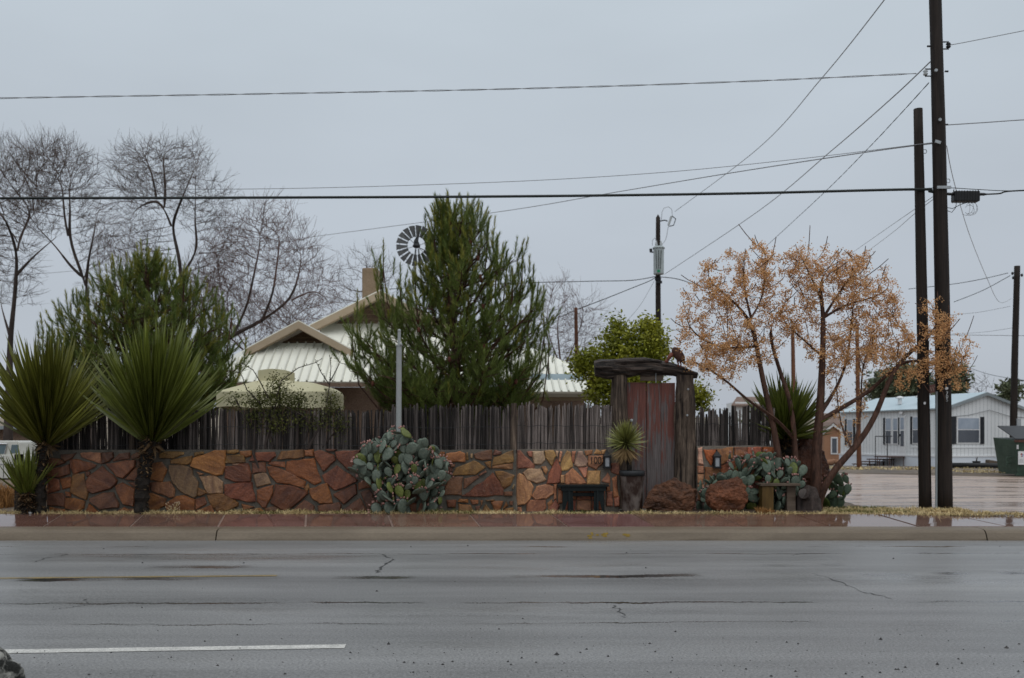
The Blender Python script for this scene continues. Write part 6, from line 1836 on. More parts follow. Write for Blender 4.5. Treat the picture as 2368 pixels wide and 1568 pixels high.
mb = MB(); mb.add(*ellipsoid(wc + Vector((0, -.05, -.02)), (.17, .2, .10), None, 12, 8)); mb.tube([wc + Vector((0, .1, 0)), wc + Vector((-.03, .1, .22)), wc + Vector((.03, .12, .42))], [.15, .10, .05], 8); mb.build('gearbox', M['dark_metal'], WM, smooth=True)
mb = MB(); tp = wc + Vector((0, .25, -.1))
legs = []
for sx, sy in ((-1, -1), (1, -1), (1, 1), (-1, 1)):
    f = Vector((tp.x + sx * .95, tp.y + sy * .95, GZ)); legs.append(f)
    m2 = MB(); m2.tube([tp + Vector((sx * .06, sy * .06, 0)), f], [.03, .035], 4); m2.build('tower_leg', M['galv'], WM)
for j in range(1, 7):
    t = j / 7
    for i in range(4): mb.tube([(tp).lerp(legs[i], t), tp.lerp(legs[(i + 1) % 4], t)], .014, 3)
    if j < 6:
        for i in range(4): mb.tube([tp.lerp(legs[i], t), tp.lerp(legs[(i + 1) % 4], t + 1 / 7)], .009, 3)
mb.build('tower_bracing', M['galv'], WM, fixn=False)
mb = MB(); mb.tube([wc + Vector((0, .2, 0)), wc + Vector((.3, 1.5, .05))], .02, 5); mb.prism_dir([wc + Vector((.3, 1.5, .35)), wc + Vector((.5, 2.4, .45)), wc + Vector((.5, 2.4, -.35)), wc + Vector((.3, 1.5, -.22))], (.012, -.003, 0)); mb.build('tail_vane', M['vane_metal'], WM)
# ---------------------------------------------------------------- utility poles
def pole(name, label, pix, Y, r0, r1, mat, seed, n=14, group='wooden utility poles'):
    pts = [P(x, y, Y) for x, y in pix]; pts[0].z = GZ - .1
    t = thing(name, label, 'pole', (pts[0].x, Y, GZ), group)
    dens = []; rad = []; segs = len(pts) - 1
    for i in range(segs):
        for q in range(8):
            u = (i + q / 8) / segs; dens.append(pts[i].lerp(pts[i + 1], q / 8)); rad.append(r0 + (r1 - r0) * u)
    dens.append(pts[-1]); rad.append(r1)
    mb = MB(); mb.tube(dens, rad, n)
    mb.v = [tuple(Vector(v) + Vector((mnoise.noise((i % n * 1.3, v[2] * .8, seed)), mnoise.noise((i % n * 1.3, v[2] * .8, seed + 9)), 0)) * r0 * .045) for i, v in enumerate(mb.v)]
    mb.build('shaft', M[mat], t, smooth=True)
    return t
UY = 17.2
big = pole('utility_pole', 'tall dark utility pole that leaves the top of the photo at right', [(2183, 1180), (2178, 700), (2170, 300), (2158, -140)], UY, .142, .100, 'pole_wood', 1)
short = pole('utility_pole', 'shorter dark pole stub standing left of the tall utility pole', [(2139, 1178), (2131, 700), (2122, 252)], UY + .1, .112, .078, 'pole_wood', 2)
mb = MB(); mb.tube([P(2164, 1178, UY - .05), P(2165, 905, UY - .05)], .020, 8); tag(mb.build('ground_pipe', M['trailer_trim']), 'thin grey conduit pipe standing between the two right hand poles', 'pipe')
yf = UY - .14
for q in ((2189, 900),): 
    mb = MB(); mb.add(*ellipsoid(P(q[0] - 1, q[1] - 2, yf), (.032, .008, .026), Matrix.Rotation(R(-25), 3, 'Y'), 10, 6)); mb.build('white_tag', M['white_paint'], big)
for i, ch_ in enumerate('705'):
    me = text_mesh(ch_, .085); o = put('painted_numeral', me, [M['white_paint'], M['litter_white'], M['galv']][i]); o.rotation_euler = (R(90), 0, 0); o.location = P(2189, 909.5 + i * 7.6, yf - .002); adopt(o, big)
mb = MB(); mb.add(*ellipsoid(P(2137.5, 932, UY - .01), (.022, .008, .026), None, 8, 5)); mb.build('white_tag', M['white_paint'], short)

def insul(par, x, y, side, Y=UY, scale=1.0):
    """spool insulator in a clevis beside a pole; side -1 left, +1 right"""
    c = P(x, y, Y); s = scale
    mb = MB(); mb.tube([c + Vector((0, 0, .045 * s)), c + Vector((0, 0, .02 * s)), c + Vector((0, 0, 0)), c + Vector((0, 0, -.02 * s)), c + Vector((0, 0, -.045 * s))], [.03 * s, .045 * s, .022 * s, .045 * s, .03 * s], 10); mb.build('spool_insulator', M['dark_metal'] if side > 0 else M['porcelain'], par, smooth=True)
    mb = MB()
    for dz in (.062, -.062): mb.tube([c + Vector((0, 0, dz * s)), c + Vector((-side * .14 * s, 0, dz * s))], .012 * s, 5)
    mb.tube([c + Vector((0, 0, .075 * s)), c + Vector((0, 0, -.075 * s))], .008, 5); mb.build('clevis', M['dark_metal'], par)
insul(big, 2192, 105, 1); insul(big, 2139, 168, -1)
for (x, y) in ((2163, 163), (2172, 277)):
    mb = MB(); q = P(x, y, UY - .125); mb.tube([q, q + Vector((0, -.025, 0))], .028, 8); mb.build('bolt_washer', M['galv'], big)
for x, y in ((2147, 107), (2188, 165), (2187, 288)):
    mb = MB(); q = P(x, y, UY); mb.tube([q + Vector((-.03, 0, 0)), q + Vector((.03, 0, 0))], .016, 6); mb.build('through_bolt', M['dark_metal'], big)
mb = MB(); q = P(2168, 328, UY - .13); mb.box(q, (.10, .02, .05), Matrix.Rotation(.3, 3, 'Y')); mb.build('cable_clamp', M['galv'], big)
mb = MB(); q = P(2182, 433, UY - .13); mb.box(q, (.24, .03, .05)); mb.build('strand_clamp', M['galv'], big, bevel=.004)
for px_, py_ in ((2192, 418), (2138, 350)):
    mb = MB(); c = P(px_, py_, UY); mb.tube([c + Vector((.03 * math.cos(a), 0, .035 * math.sin(a))) for a in np.linspace(-2.2, 2.2, 10)], .007, 4); mb.build('hook', M['galv'], big if px_ > 2150 else short)
# splice enclosure on the thick cable
sp = thing('splice_enclosure', 'black telephone splice box hanging beside the tall pole', 'splice box', P(2231, 455, UY))
a, b = P(2202, 443, UY), P(2261, 467, UY)
mb = MB(); mb.box(((a.x + b.x) / 2, UY, (a.z + b.z) / 2), (b.x - a.x, .16, a.z - b.z)); mb.build('case', M['black_plastic'], sp, bevel=.02)
for i in range(9):
    mb = MB(); mb.box((a.x + (b.x - a.x) * (i + .7) / 9.4, UY, (a.z + b.z) / 2), (.008, .170, a.z - b.z + .006)); mb.build('rib', M['black_plastic'], sp)
mb = MB(); mb.tube([P(2186, 448, UY), P(2202, 449, UY)], .026, 8); mb.tube([P(2261, 449, UY), P(2274, 449, UY), P(2282, 449, UY)], [.026, .026, .012], 8); mb.build('end_seal', M['black_plastic'], sp)
for x in (2204, 2261):
    mb = MB(); mb.tube([P(x, 443, UY), P(x + 1, 438, UY)], .009, 5); mb.build('hanger', M['dark_metal'], sp)
mb = MB()
for i in range(5):
    cx_, cy_, rx_, ry_ = [(2238, 478, 12, 16), (2246, 482, 14, 15), (2232, 481, 10, 17), (2250, 480, 8, 13), (2241, 486, 11, 12)][i]
    mb.tube([P(cx_ + rx_ * math.cos(q) , cy_ + ry_ * math.sin(q), UY + .02 * i) for q in np.linspace(-2.6, 2.2, 18)], .004, 3)
mb.build('loose_wire_coil', M['lead_wire'], sp, fixn=False)
mb = MB(); mb.tube([P(2190, 480, UY), P(2202, 482, UY), P(2220, 473, UY), P(2238, 467, UY)], .006, 4); mb.tube([P(2190, 487, UY), P(2200, 491, UY), P(2209, 480, UY), P(2211, 467, UY)], .006, 4); mb.build('drop_lead', M['wire_black'], sp)

# ---------------------------------------------------------------- overhead wires
def wire(label, pts, r, mat, twist=0.0, grp='overhead wires', sub=14):
    """pts: (x, y, Y) measured points; a smooth curve through them"""
    p3 = [P(x, y, Y) for x, y, Y in pts]; out = []
    m = len(p3)
    for i in range(m - 1):
        p0 = p3[max(i - 1, 0)]; p1 = p3[i]; p2 = p3[i + 1]; p4 = p3[min(i + 2, m - 1)]
        for q in range(sub):
            t = q / sub
            out.append(.5 * ((2 * p1) + (-p0 + p2) * t + (2 * p0 - 5 * p1 + 4 * p2 - p4) * t * t + (-p0 + 3 * p1 - 3 * p2 + p4) * t ** 3))
    out.append(p3[-1])
    mb = MB()
    if twist:
        L = 0; o1 = []; o2 = []; fine = []
        for a, b in zip(out[:-1], out[1:]):
            k = max(1, int((b - a).length / .09))
            for q in range(k): fine.append(a.lerp(b, q / k))
        for i, p in enumerate(fine):
            a = i * .55; off = Vector((0, math.cos(a), math.sin(a))) * twist
            o1.append(p + off); o2.append(p - off)
        mb.tube(o1, r, 4); mb.tube(o2, r, 4)
    else: mb.tube(out, r, 5)
    o = mb.build('overhead_wire', M[mat], fixn=False); tag(o, label, 'wire', grp); return o
wire('twisted service cable crossing the whole sky, highest of the long wires', [(-300, 236, UY), (0, 227, UY), (600, 217, UY), (1200, 205, UY), (1700, 189, UY), (2136, 169, UY)], .006, 'wire_grey', .009)
wire('thick black telephone cable across the full width of the sky', [(-300, 460, UY), (0, 458.5, UY), (600, 457, UY), (1200, 454, UY), (1700, 447.5, UY), (2110, 438, UY), (2150, 443, UY), (2186, 449, UY)], .0245, 'wire_black')
wire('thin strand wire above the splice box, running off right', [(2110, 437, UY), (2183, 434, UY), (2260, 438, UY), (2340, 441, UY), (2500, 436, UY)], .007, 'wire_black')
wire('black cable leaving the splice box to the right edge', [(2280, 449, UY), (2310, 447.5, UY), (2342, 441.5, UY), (2500, 436, UY)], .014, 'wire_black')
wire('thin wire just above the thick black cable, ending at the tall pole', [(-300, 424, 19), (0, 432, 19), (560, 437, 18.6), (1100, 423, 18.2), (1500, 401, 17.8), (1850, 367, 17.4), (2168, 328, UY)], .006, 'wire_grey')
wire('thin wire slanting down from the tall pole to behind the windmill', [(2168, 330, UY), (2000, 352, 19), (1700, 398, 23), (1430, 443, 27), (1150, 490, 33), (740, 545, 44), (500, 578, 52)], .011, 'wire_grey')
wire('steep wire rising out of the top of the photo from the transformer pole', [(1560, 489, 48), (1750, 345, 34), (1900, 180, 25), (2050, -8, 19), (2100, -80, 17.6)], .012, 'wire_grey')
wire('wire climbing from the transformer bottom to the tall pole top', [(1536, 634, 48), (1750, 490, 34), (1920, 350, 25), (2060, 228, 20), (2150, 143, UY)], .012, 'wire_grey')
wire('twisted wire climbing behind the berry trees to the tall pole', [(1770, 570, 40), (1900, 450, 28), (2000, 350, 23), (2080, 265, 19.5), (2150, 188, UY)], .006, 'wire_black', .008)
wire('upper of two faint wires rising behind the berry tree to the pole stub', [(1950, 598, 34), (2040, 535, 24), (2115, 483, 18.5), (2160, 452, UY)], .0055, 'wire_grey')
wire('lower of two faint wires rising behind the berry tree to the pole stub', [(1985, 596, 34), (2060, 540, 24), (2115, 493, 18.5), (2165, 455, UY)], .0055, 'wire_grey')
wire('wire from the insulator on the tall pole to the upper right edge', [(2196, 104, UY), (2230, 98, UY), (2367, 71, UY), (2500, 45, UY)], .007, 'wire_grey')
wire('service wire from the tall pole to the right edge below the insulator', [(2188, 289, UY), (2280, 283, UY), (2367, 277, UY), (2500, 270, UY)], .0095, 'wire_grey')
wire('thin sagging drop wire from the tall pole to the far right pole', [(2188, 337, UY), (2205, 420, 20), (2240, 540, 25), (2280, 640, 30), (2310, 698, 35), (2338, 690, 40)], .007, 'lead_wire')
wire('wire between the tall pole and the top of the far right pole', [(2100, 668, 44), (2200, 657, 43), (2270, 645, 42), (2330, 631, 40)], .014, 'wire_black')
wire('second wire running up to the top of the far right pole', [(2205, 698, 44), (2270, 672, 42), (2335, 637, 40)], .014, 'wire_black')
wire('faint level wire behind the far right pole', [(2100, 772, 52), (2200, 774, 50), (2367, 776, 48), (2480, 777, 46)], .014, 'wire_grey')
wire('faint wire meeting the far right pole at half height', [(2190, 728, 46), (2260, 722, 44), (2335, 708, 41)], .008, 'wire_grey')
wire('faint wire above the level wire at the far right pole', [(2200, 772, 46), (2270, 768, 44), (2340, 758, 41)], .008, 'wire_grey')
wire('low wire from the berry tree crown to the right edge', [(2235, 848, 44), (2290, 866, 42), (2367, 879, 40), (2450, 890, 39)], .014, 'wire_grey')
wire('wavy cable from the central pine to the transformer pole', [(900, 668, 60), (1140, 657, 54), (1240, 653, 52), (1370, 650, 50), (1460, 648, 49), (1516, 639, 48)], .020, 'wire_black')
wire('cable dipping from the transformer pole to the brown pole stub', [(1332, 716, 39), (1400, 690, 43), (1460, 666, 46), (1502, 649, 48), (1516, 640, 48)], .020, 'wire_black')
wire('cable from the brown pole stub down behind the central pine', [(1332, 716, 39), (1296, 732, 40), (1240, 753, 42), (1180, 770, 44)], .016, 'wire_black')
wire('guy wire falling left from the transformer pole into the green bush', [(1512, 650, 48), (1480, 705, 44), (1440, 752, 40), (1400, 800, 37)], .011, 'wire_grey')
wire('slack cable right of the transformer pole disappearing behind the berry tree', [(1526, 640, 48), (1570, 646, 48), (1640, 668, 48), (1760, 690, 48)], .02, 'wire_black')
wire('faint low wire left of the transformer pole', [(1300, 790, 52), (1400, 775, 50), (1516, 757, 48)], .012, 'wire_grey')
wire('faint low cable right of the transformer pole', [(1526, 757, 48), (1600, 768, 48), (1760, 780, 48)], .014, 'wire_grey')
wire('drooping wire between the trunks of the far left bare trees', [(-50, 640, 60), (100, 632, 58), (260, 618, 56)], .012, 'wire_grey')

# ---------------------------------------------------------------- transformer pole
TYp = 48.0
tp_ = pole('utility_pole', 'distant dark pole carrying a grey transformer, left of the berry trees', [(1521.5, 1050), (1522, 800), (1521, 640), (1521, 502)], TYp, .16, .105, 'pole_wood', 3)
mb = MB(); mb.tube([P(1521, 504, TYp), P(1521, 496, TYp)], [.105, .02], 12); mb.build('pointed_top', M['pole_wood'], tp_)
tfy = TYp - .38
tf = thing('transformer', 'grey can-shaped transformer with a green sticker on the distant pole', 'transformer', P(1522, 635, tfy))
a, b = PZ(575, tfy), PZ(634, tfy); cc = (PX(1522.5, tfy), tfy)
mb = MB(); mb.add(*lathe([(.001, b), (S(11.5, tfy), b), (S(12, tfy), b + .03), (S(12.2, tfy), a - .02), (S(12.2, tfy), a)], cc, 20)); mb.build('tank', M['xfmr'], tf, smooth=False)
mb = MB(); mb.add(*lathe([(S(14, tfy), a), (S(14.2, tfy), a + .05), (S(11, tfy), a + .11), (.001, a + .13)], cc, 20)); mb.build('lid', M['xfmr'], tf)
for dx in (-5.5, 5.5):
    mb = MB(); c = P(1522.5 + dx, 572, tfy); mb.tube([c, c + Vector((0, 0, .10)), c + Vector((0, 0, .12)), c + Vector((0, 0, .24)), c + Vector((0, 0, .32))], [.05, .05, .065, .05, .025], 8); mb.build('bushing', M['porcelain'], tf)
for dx in (-6.5, 0, 6):
    mb = MB(); c = P(1522.5 + dx, 590, tfy - .25); mb.tube([P(1522.5 + dx, 578, tfy - .26), P(1522.5 + dx * .8, 600, tfy - .28), P(1522.5 + dx * .7, 622, tfy - .27)], .014, 4); mb.build('lead', M['wire_black'], tf)
mb = MB(); mb.box(P(1522.5, 626.5, tfy - S(12, tfy) + .01), (.15, .05, .11)); mb.build('green_sticker', M['green_paint'], tf)
mb = MB(); mb.tube([P(1504, 575, TYp - .3), P(1505, 583, TYp - .3)], .07, 8); mb.tube([P(1505, 583, TYp - .3), P(1511, 583, TYp - .3)], .03, 6); mb.build('arrester', M['dark_metal'], tf)
mb = MB(); mb.tube([P(1508, 568, TYp - .3), P(1508, 556, TYp - .3), P(1513, 550, TYp - .3), P(1519, 556, TYp - .3)], .012, 4); mb.build('jumper', M['wire_grey'], tf)
co = thing('fuse_cutout', 'fuse cutout bracket at the top of the transformer pole', 'fuse cutout', P(1545, 520, TYp))
mb = MB(); mb.tube([P(1526, 511, TYp), P(1536, 509, TYp), P(1543, 511, TYp)], .03, 6); mb.build('bracket', M['dark_metal'], co)
mb = MB(); mb.tube([P(1552, 500, TYp), P(1545, 521, TYp)], .055, 8); mb.build('insulator', M['porcelain'], co)
mb = MB(); mb.tube([P(1553, 499, TYp), P(1562, 506, TYp), P(1557, 521, TYp), P(1547, 523, TYp)], .025, 6); mb.build('fuse_barrel', M['dark_metal'], co)
mb = MB(); mb.tube([P(1529, 510, TYp), P(1530, 490, TYp), P(1535, 481, TYp), P(1545, 478, TYp), P(1553, 484, TYp), P(1554, 498, TYp)], .012, 4); mb.tube([P(1545, 522, TYp), P(1541, 545, TYp), P(1538, 555, TYp), P(1530, 566, TYp - .3)], .012, 4); mb.build('jumper', M['wire_grey'], co)
mb = MB()
for i in range(6):
    q = P(1516 + i * 2.4, 645 + (i % 2) * 7, TYp - .15); mb.box(q, (.09, .09, .13))
mb.build('service_rack', M['dark_metal'], tp_)

far = pole('utility_pole', 'far right dark pole rising behind the dumpster', [(2341, 1082), (2345, 850), (2351, 615)], 40, .150, .115, 'pole_wood', 4)
for dx, y in ((-5, 632), (6, 636), (-4, 642)):
    mb = MB(); c = P(2350 + dx * 2, y, 39.9); mb.add(*ellipsoid(c, (.05, .05, .07), None, 8, 5)); mb.tube([c, c + Vector((-dx * .02, .05, .03))], .015, 4); mb.build('insulator', M['dark_metal'], far)
mb = MB(); mb.box(P(2354, 985, 39.85), (.16, .12, .62)); mb.build('meter_box', M['galv'], far)
pole('utility_pole', 'reddish brown pole standing in front of the left end of the trailer', [(1986, 1082), (1983, 900), (1981, 750)], 38.6, .095, .068, 'pole_brown', 5)
pole('utility_pole', 'short reddish brown pole stub behind the house, left of the green bush', [(1333, 1050), (1333, 830), (1331, 711)], 39, .09, .068, 'pole_brown', 6)
pole('utility_pole', 'thin dark pole behind the yucca, between the two berry trees', [(1834, 1050), (1834, 880), (1832, 752)], 46, .11, .085, 'pole_brown', 7)

# ---------------------------------------------------------------- trailer home
C0 = Vector((PX(2180, 40), 40, 0)); E1 = Vector((PX(1943, 46.2), 46.2, 0))
u = (E1 - C0).normalized(); LEN = (E1 - C0).length; v = Vector((-u.y, u.x, 0)) * -1
if v.x < 0: v = -v
WID = 4.31; TH = GZ
EAVE = PZ(941, 40); RIDGE = PZ(906.3, 40.7); SK = PZ(1056, 40)
ty = math.atan2(v.y, v.x)
TRL = thing('trailer_home', 'pale grey single-wide trailer home with black shutters and a white skirting', 'trailer home', (C0 + u * LEN / 2 + v * WID / 2) + Vector((0, 0, TH)))
def L2(a, b, z): return C0 + u * a + v * b + Vector((0, 0, z))
def tbox(nm, a0, a1, b0, b1, z0, z1, mat, par=None, bevel=0):
    mb = MB(); vs = [L2(a, b, z) for a in (a0, a1) for b in (b0, b1) for z in (z0, z1)]
    mb.add(vs, [(0, 1, 3, 2), (4, 6, 7, 5), (0, 4, 5, 1), (2, 3, 7, 6), (0, 2, 6, 4), (1, 5, 7, 3)]); return mb.build(nm, mat, par or TRL, bevel=bevel)
mb = MB()
vs = [L2(0, 0, SK), L2(0, WID, SK), L2(0, WID, EAVE), L2(0, WID / 2, RIDGE - .05), L2(0, 0, EAVE), L2(LEN, 0, SK), L2(LEN, WID, SK), L2(LEN, WID, EAVE), L2(LEN, WID / 2, RIDGE - .05), L2(LEN, 0, EAVE)]
mb.add(vs, [(0, 1, 2, 3, 4), (9, 8, 7, 6, 5), (0, 4, 9, 5), (1, 6, 7, 2), (0, 5, 6, 1)]); body = mb.build('wall', M['siding'], TRL)
# grooves of the sheet siding
mb = MB()
for i in range(int(LEN / .2)):
    a = .1 + i * .2; p = [L2(a - .006, -.004, SK), L2(a + .006, -.004, SK), L2(a + .006, -.004, EAVE - .02), L2(a - .006, -.004, EAVE - .02)]; mb.quad(*p)
for i in range(int(WID / .2)):
    b = .1 + i * .2; zt = EAVE + (RIDGE - EAVE) * (1 - abs(b - WID / 2) / (WID / 2)) - .08
    mb.quad(L2(-.004, b - .006, SK), L2(-.004, b + .006, SK), L2(-.004, b + .006, zt), L2(-.004, b - .006, zt))
g_ = mb.build('siding_grooves', M['trailer_trim'], body, fixn=False); g_['kind'] = 'stuff'
ov = .12
for s in (0, 1):
    b0 = -ov if s == 0 else WID + ov; ez = EAVE - ov * (RIDGE - EAVE) / (WID / 2)
    mb = MB(); q = [L2(-ov, b0, ez), L2(LEN + ov, b0, ez), L2(LEN + ov, WID / 2, RIDGE), L2(-ov, WID / 2, RIDGE)]
    mb.add(q + [p + Vector((0, 0, -.05)) for p in q], [(0, 1, 2, 3), (7, 6, 5, 4), (0, 4, 5, 1), (1, 5, 6, 2), (2, 6, 7, 3), (3, 7, 4, 0)]); mb.build('roof', M['trailer_roof'], TRL)
    mb = MB(); q = [L2(-ov - .02, b0, ez - .01), L2(-ov - .02, WID / 2, RIDGE - .01), L2(-ov - .02, WID / 2, RIDGE - .14), L2(-ov - .02, b0, ez - .13)]; mb.prism_dir(q, u * -.02); mb.build('fascia', M['trailer_trim'], TRL)
tbox('eave_trim', -ov, LEN + ov, -ov - .012, -ov + .02, EAVE - .10, EAVE - .045, M['trailer_trim'])
tbox('skirting', -.05, LEN + .05, -.05, WID + .05, TH - .05, SK - .01, M['skirting'])
tbox('skirting_cap', -.075, LEN + .075, -.075, WID + .075, SK - .012, SK + .045, M['white_paint'])
# a horizontal belt of trim at half height
BELT = PZ(1034, 40)
tbox('belt_trim', -.02, .0, 0, WID, BELT - .03, BELT + .03, M['siding']); tbox('belt_trim', 0, LEN * .28, -.02, .0, BELT - .03, BELT + .03, M['siding'])
def s_of(xd):   # distance along the long side for a measured x
    best = min(np.linspace(0, LEN, 400), key=lambda s: abs(CXD + (C0 + u * s).x / (C0 + u * s).y * FD - xd)); return float(best)
def zside(xd, y): s = s_of(xd); return PZ(y, (C0 + u * s).y)
def side_window(xa, xb, yt, yb, shut=(1, 1), xs=6):
    a0, a1 = s_of(xb), s_of(xa); xm = (xa + xb) / 2; zt, zb = zside(xm, yt), zside(xm, yb)
    f = tbox('window', a0 - .02, a1 + .02, -.03, -.001, zb - .03, zt + .03, M['white_paint'])
    zm = (zt + zb) / 2 + .03
    tbox('upper_pane', a0 + .02, a1 - .02, -.038, -.031, zm + .02, zt - .01, M['glass_upper'], f); tbox('lower_pane', a0 + .02, a1 - .02, -.038, -.031, zb + .02, zm - .02, M['glass_lower'], f)
    w = (a1 - a0) * .34
    if shut[0]: tbox('shutter', a1 + .03, a1 + .03 + w, -.035, -.001, zb - .03, zt + .03, M['shutter'])
    if shut[1]: tbox('shutter', a0 - .03 - w, a0 - .03, -.035, -.001, zb - .03, zt + .03, M['shutter'])
side_window(1959, 1972, 970, 1027); side_window(2048, 2061, 967, 1026, (1, 0)); side_window(2065, 2076, 967, 1026, (0, 1)); side_window(2111, 2124, 964, 1025)
# door with steps
a0, a1 = s_of(2093.5), s_of(2081); zt, zb = zside(2087, 961), zside(2087, 1056)
d_ = tbox('door', a0, a1, -.04, -.001, SK + .01, zt, M['white_paint'])
tbox('upper_pane', a0 + .06, a1 - .06, -.048, -.041, (SK + zt) / 2 + .28, zt - .08, M['glass_upper'], d_); tbox('lower_pane', a0 + .06, a1 - .06, -.048, -.041, SK + .42, (SK + zt) / 2 + .22, M['glass_lower'], d_)
tbox('handle', a1 - .05, a1 - .02, -.08, -.041, SK + .85, SK + .95, M['dark_metal'], d_)
tbox('door_light', (a0 + a1) / 2 - .08, (a0 + a1) / 2 + .08, -.12, -.001, zt + .08, zt + .18, M['white_paint'])
# gable-end window
def t_of(xd):
    best = min(np.linspace(0, WID, 400), key=lambda s: abs(CXD + (C0 + v * s).x / (C0 + v * s).y * FD - xd)); return float(best)
b0, b1 = t_of(2212), t_of(2263); zt, zb = PZ(966, 40.4), PZ(1024, 40.4)
f = tbox('window', -.03, -.001, b0 - .03, b1 + .03, zb - .03, zt + .03, M['white_paint']); zm = PZ(993, 40.4)
tbox('upper_pane', -.038, -.031, b0 + .03, b1 - .03, zm + .02, zt - .01, M['glass_upper'], f); tbox('lower_pane', -.038, -.031, b0 + .03, b1 - .03, zb + .02, zm - .02, M['glass_lower'], f)
for q in (t_of(2199), t_of(2264.5)): tbox('shutter', -.035, -.001, q, q + .22, zb - .04, zt + .05, M['shutter'])
for xx, yy in ((2060, 907), (2106, 906), (2118, 906)):
    s = s_of(xx - 12); c = L2(s, .75, 0); c.z = EAVE + .24; mb = MB(); mb.tube([c, c + Vector((0, 0, .26))], .09, 10); mb.tube([c + Vector((0, 0, .26)), c + Vector((0, 0, .30)), c + Vector((0, 0, .36))], [.19, .19, .06], 10); mb.build('roof_vent', M['white_paint'], TRL)
mb = MB(); mb.tube([L2(-.02, 0, EAVE - .42), L2(-.04, WID * .3, EAVE - .32), L2(-.05, WID * .55, EAVE - .1), L2(-.04, WID * .8, EAVE - .35), L2(-.02, WID, EAVE - .4)], .012, 4); mb.build('sagging_cable', M['wire_grey'], TRL)
# steps
ST = thing('porch_steps', 'rusty metal steps with a handrail at the trailer door', 'steps', L2((a0 + a1) / 2, -.6, GZ))
for i in range(4):
    s0 = a0 + .05 + (i) * .62 * 1.0; z = SK - .02 - i * ((SK - GZ) / 4.4)
    tbox('tread', s0 - .1, s0 + .85 - .12 * i, -.9, -.08, z - .04, z, M['rust'], ST)
    for bb in (-.86, -.12):
        for ss in (s0 - .06, s0 + .70 - .1 * i):
            mb = MB(); mb.tube([L2(ss, bb, GZ), L2(ss, bb, z - .02)], .018, 5); mb.build('leg', M['rust'], ST)
for ss in (a0 + .1, a0 + .85):
    mb = MB(); mb.tube([L2(ss, -.88, GZ), L2(ss, -.88, SK + .85)], .02, 5); mb.build('post', M['dark_metal'], ST)
mb = MB(); mb.tube([L2(a0 - .2, -.88, SK + .85), L2(a0 + .85, -.88, SK + .85)], .02, 5); mb.build('handrail', M['dark_metal'], ST)

# ---------------------------------------------------------------- shed left of the trailer
sy = 52
SH = thing('garden_shed', 'small orange-tan shed with a white trimmed gable left of the trailer', 'shed', (PX(1926, sy), sy + 1, GZ))
xa, xb = PX(1905, sy), PX(1945, sy); ze = PZ(1000, sy); zr2 = PZ(983, sy)
mb = MB(); mb.prism_xz([(xa, GZ), (xb, GZ), (xb, ze), ((xa + xb) / 2, zr2), (xa, ze)], sy, sy + 2.2); w_ = mb.build('wall', M['shed_wall'], SH)
for e_ in (xa - .1, xb + .1):
    mx = (xa + xb) / 2; mb = MB(); mb.prism_dir([(mx, sy - .12, zr2 + .10), (e_, sy - .12, ze + .04), (e_, sy - .12, ze - .10), (mx, sy - .12, zr2 - .04)], (0, .06, 0)); mb.build('rake_board', M['white_paint'], SH)
    mb = MB(); q = [Vector((mx, sy - .14, zr2 + .12)), Vector((e_, sy - .14, ze + .05)), Vector((e_, sy + 2.3, ze + .05)), Vector((mx, sy + 2.3, zr2 + .12))]; mb.prism_dir(q, (0, 0, .05)); mb.build('roof', M['shed_roof'], SH)
a, b = P(1920, 1010, sy), P(1936, 1050, sy)
mb = MB(); mb.box(((a.x + b.x) / 2, sy - .02, (a.z + b.z) / 2), (b.x - a.x, .04, a.z - b.z)); f = mb.build('window', M['white_paint'], SH)
mb = MB(); mb.box(((a.x + b.x) / 2, sy - .045, (a.z + b.z) / 2), ((b.x - a.x) * .68, .01, (a.z - b.z) * .84)); mb.build('pane', M['glass_lower'], f)
mb = MB(); q = [P(1890, 985, 55), P(1945, 985, 55), P(1935, 955, 57), P(1900, 955, 57)]; mb.prism_dir(q, (0, 0, -.1)); mb.build('rear_roof', M['shed_roof'], SH)
# low far buildings between the berry trees
for i, (x0, x1, yt, yb, Y, lab, mt) in enumerate(((1955, 1978, 925, 945, 120, 'grey far shed roof between the berry tree limbs', 'trailer_trim'), (1700, 1800, 915, 960, 95, 'pale far roof just above the short stake fence', 'shed_roof'))):
    a, b = P(x0, yt, Y), P(x1, yb, Y)
    t = thing('far_building', lab, 'building', ((a.x + b.x) / 2, Y, GZ), 'low far buildings')
    mb = MB(); mb.box(((a.x + b.x) / 2, Y + 2, (GZ + a.z) / 2 - .3), (b.x - a.x, 4, a.z - GZ - .6)); mb.build('wall', M['siding'], t)
    mb = MB(); mb.prism_dir([(a.x - .5, Y - .4, a.z - .9), (b.x + .5, Y - .4, a.z - .9), (b.x - .6, Y + 2, a.z), (a.x + .6, Y + 2, a.z)], (0, 0, -.15)); mb.build('roof', M[mt], t)

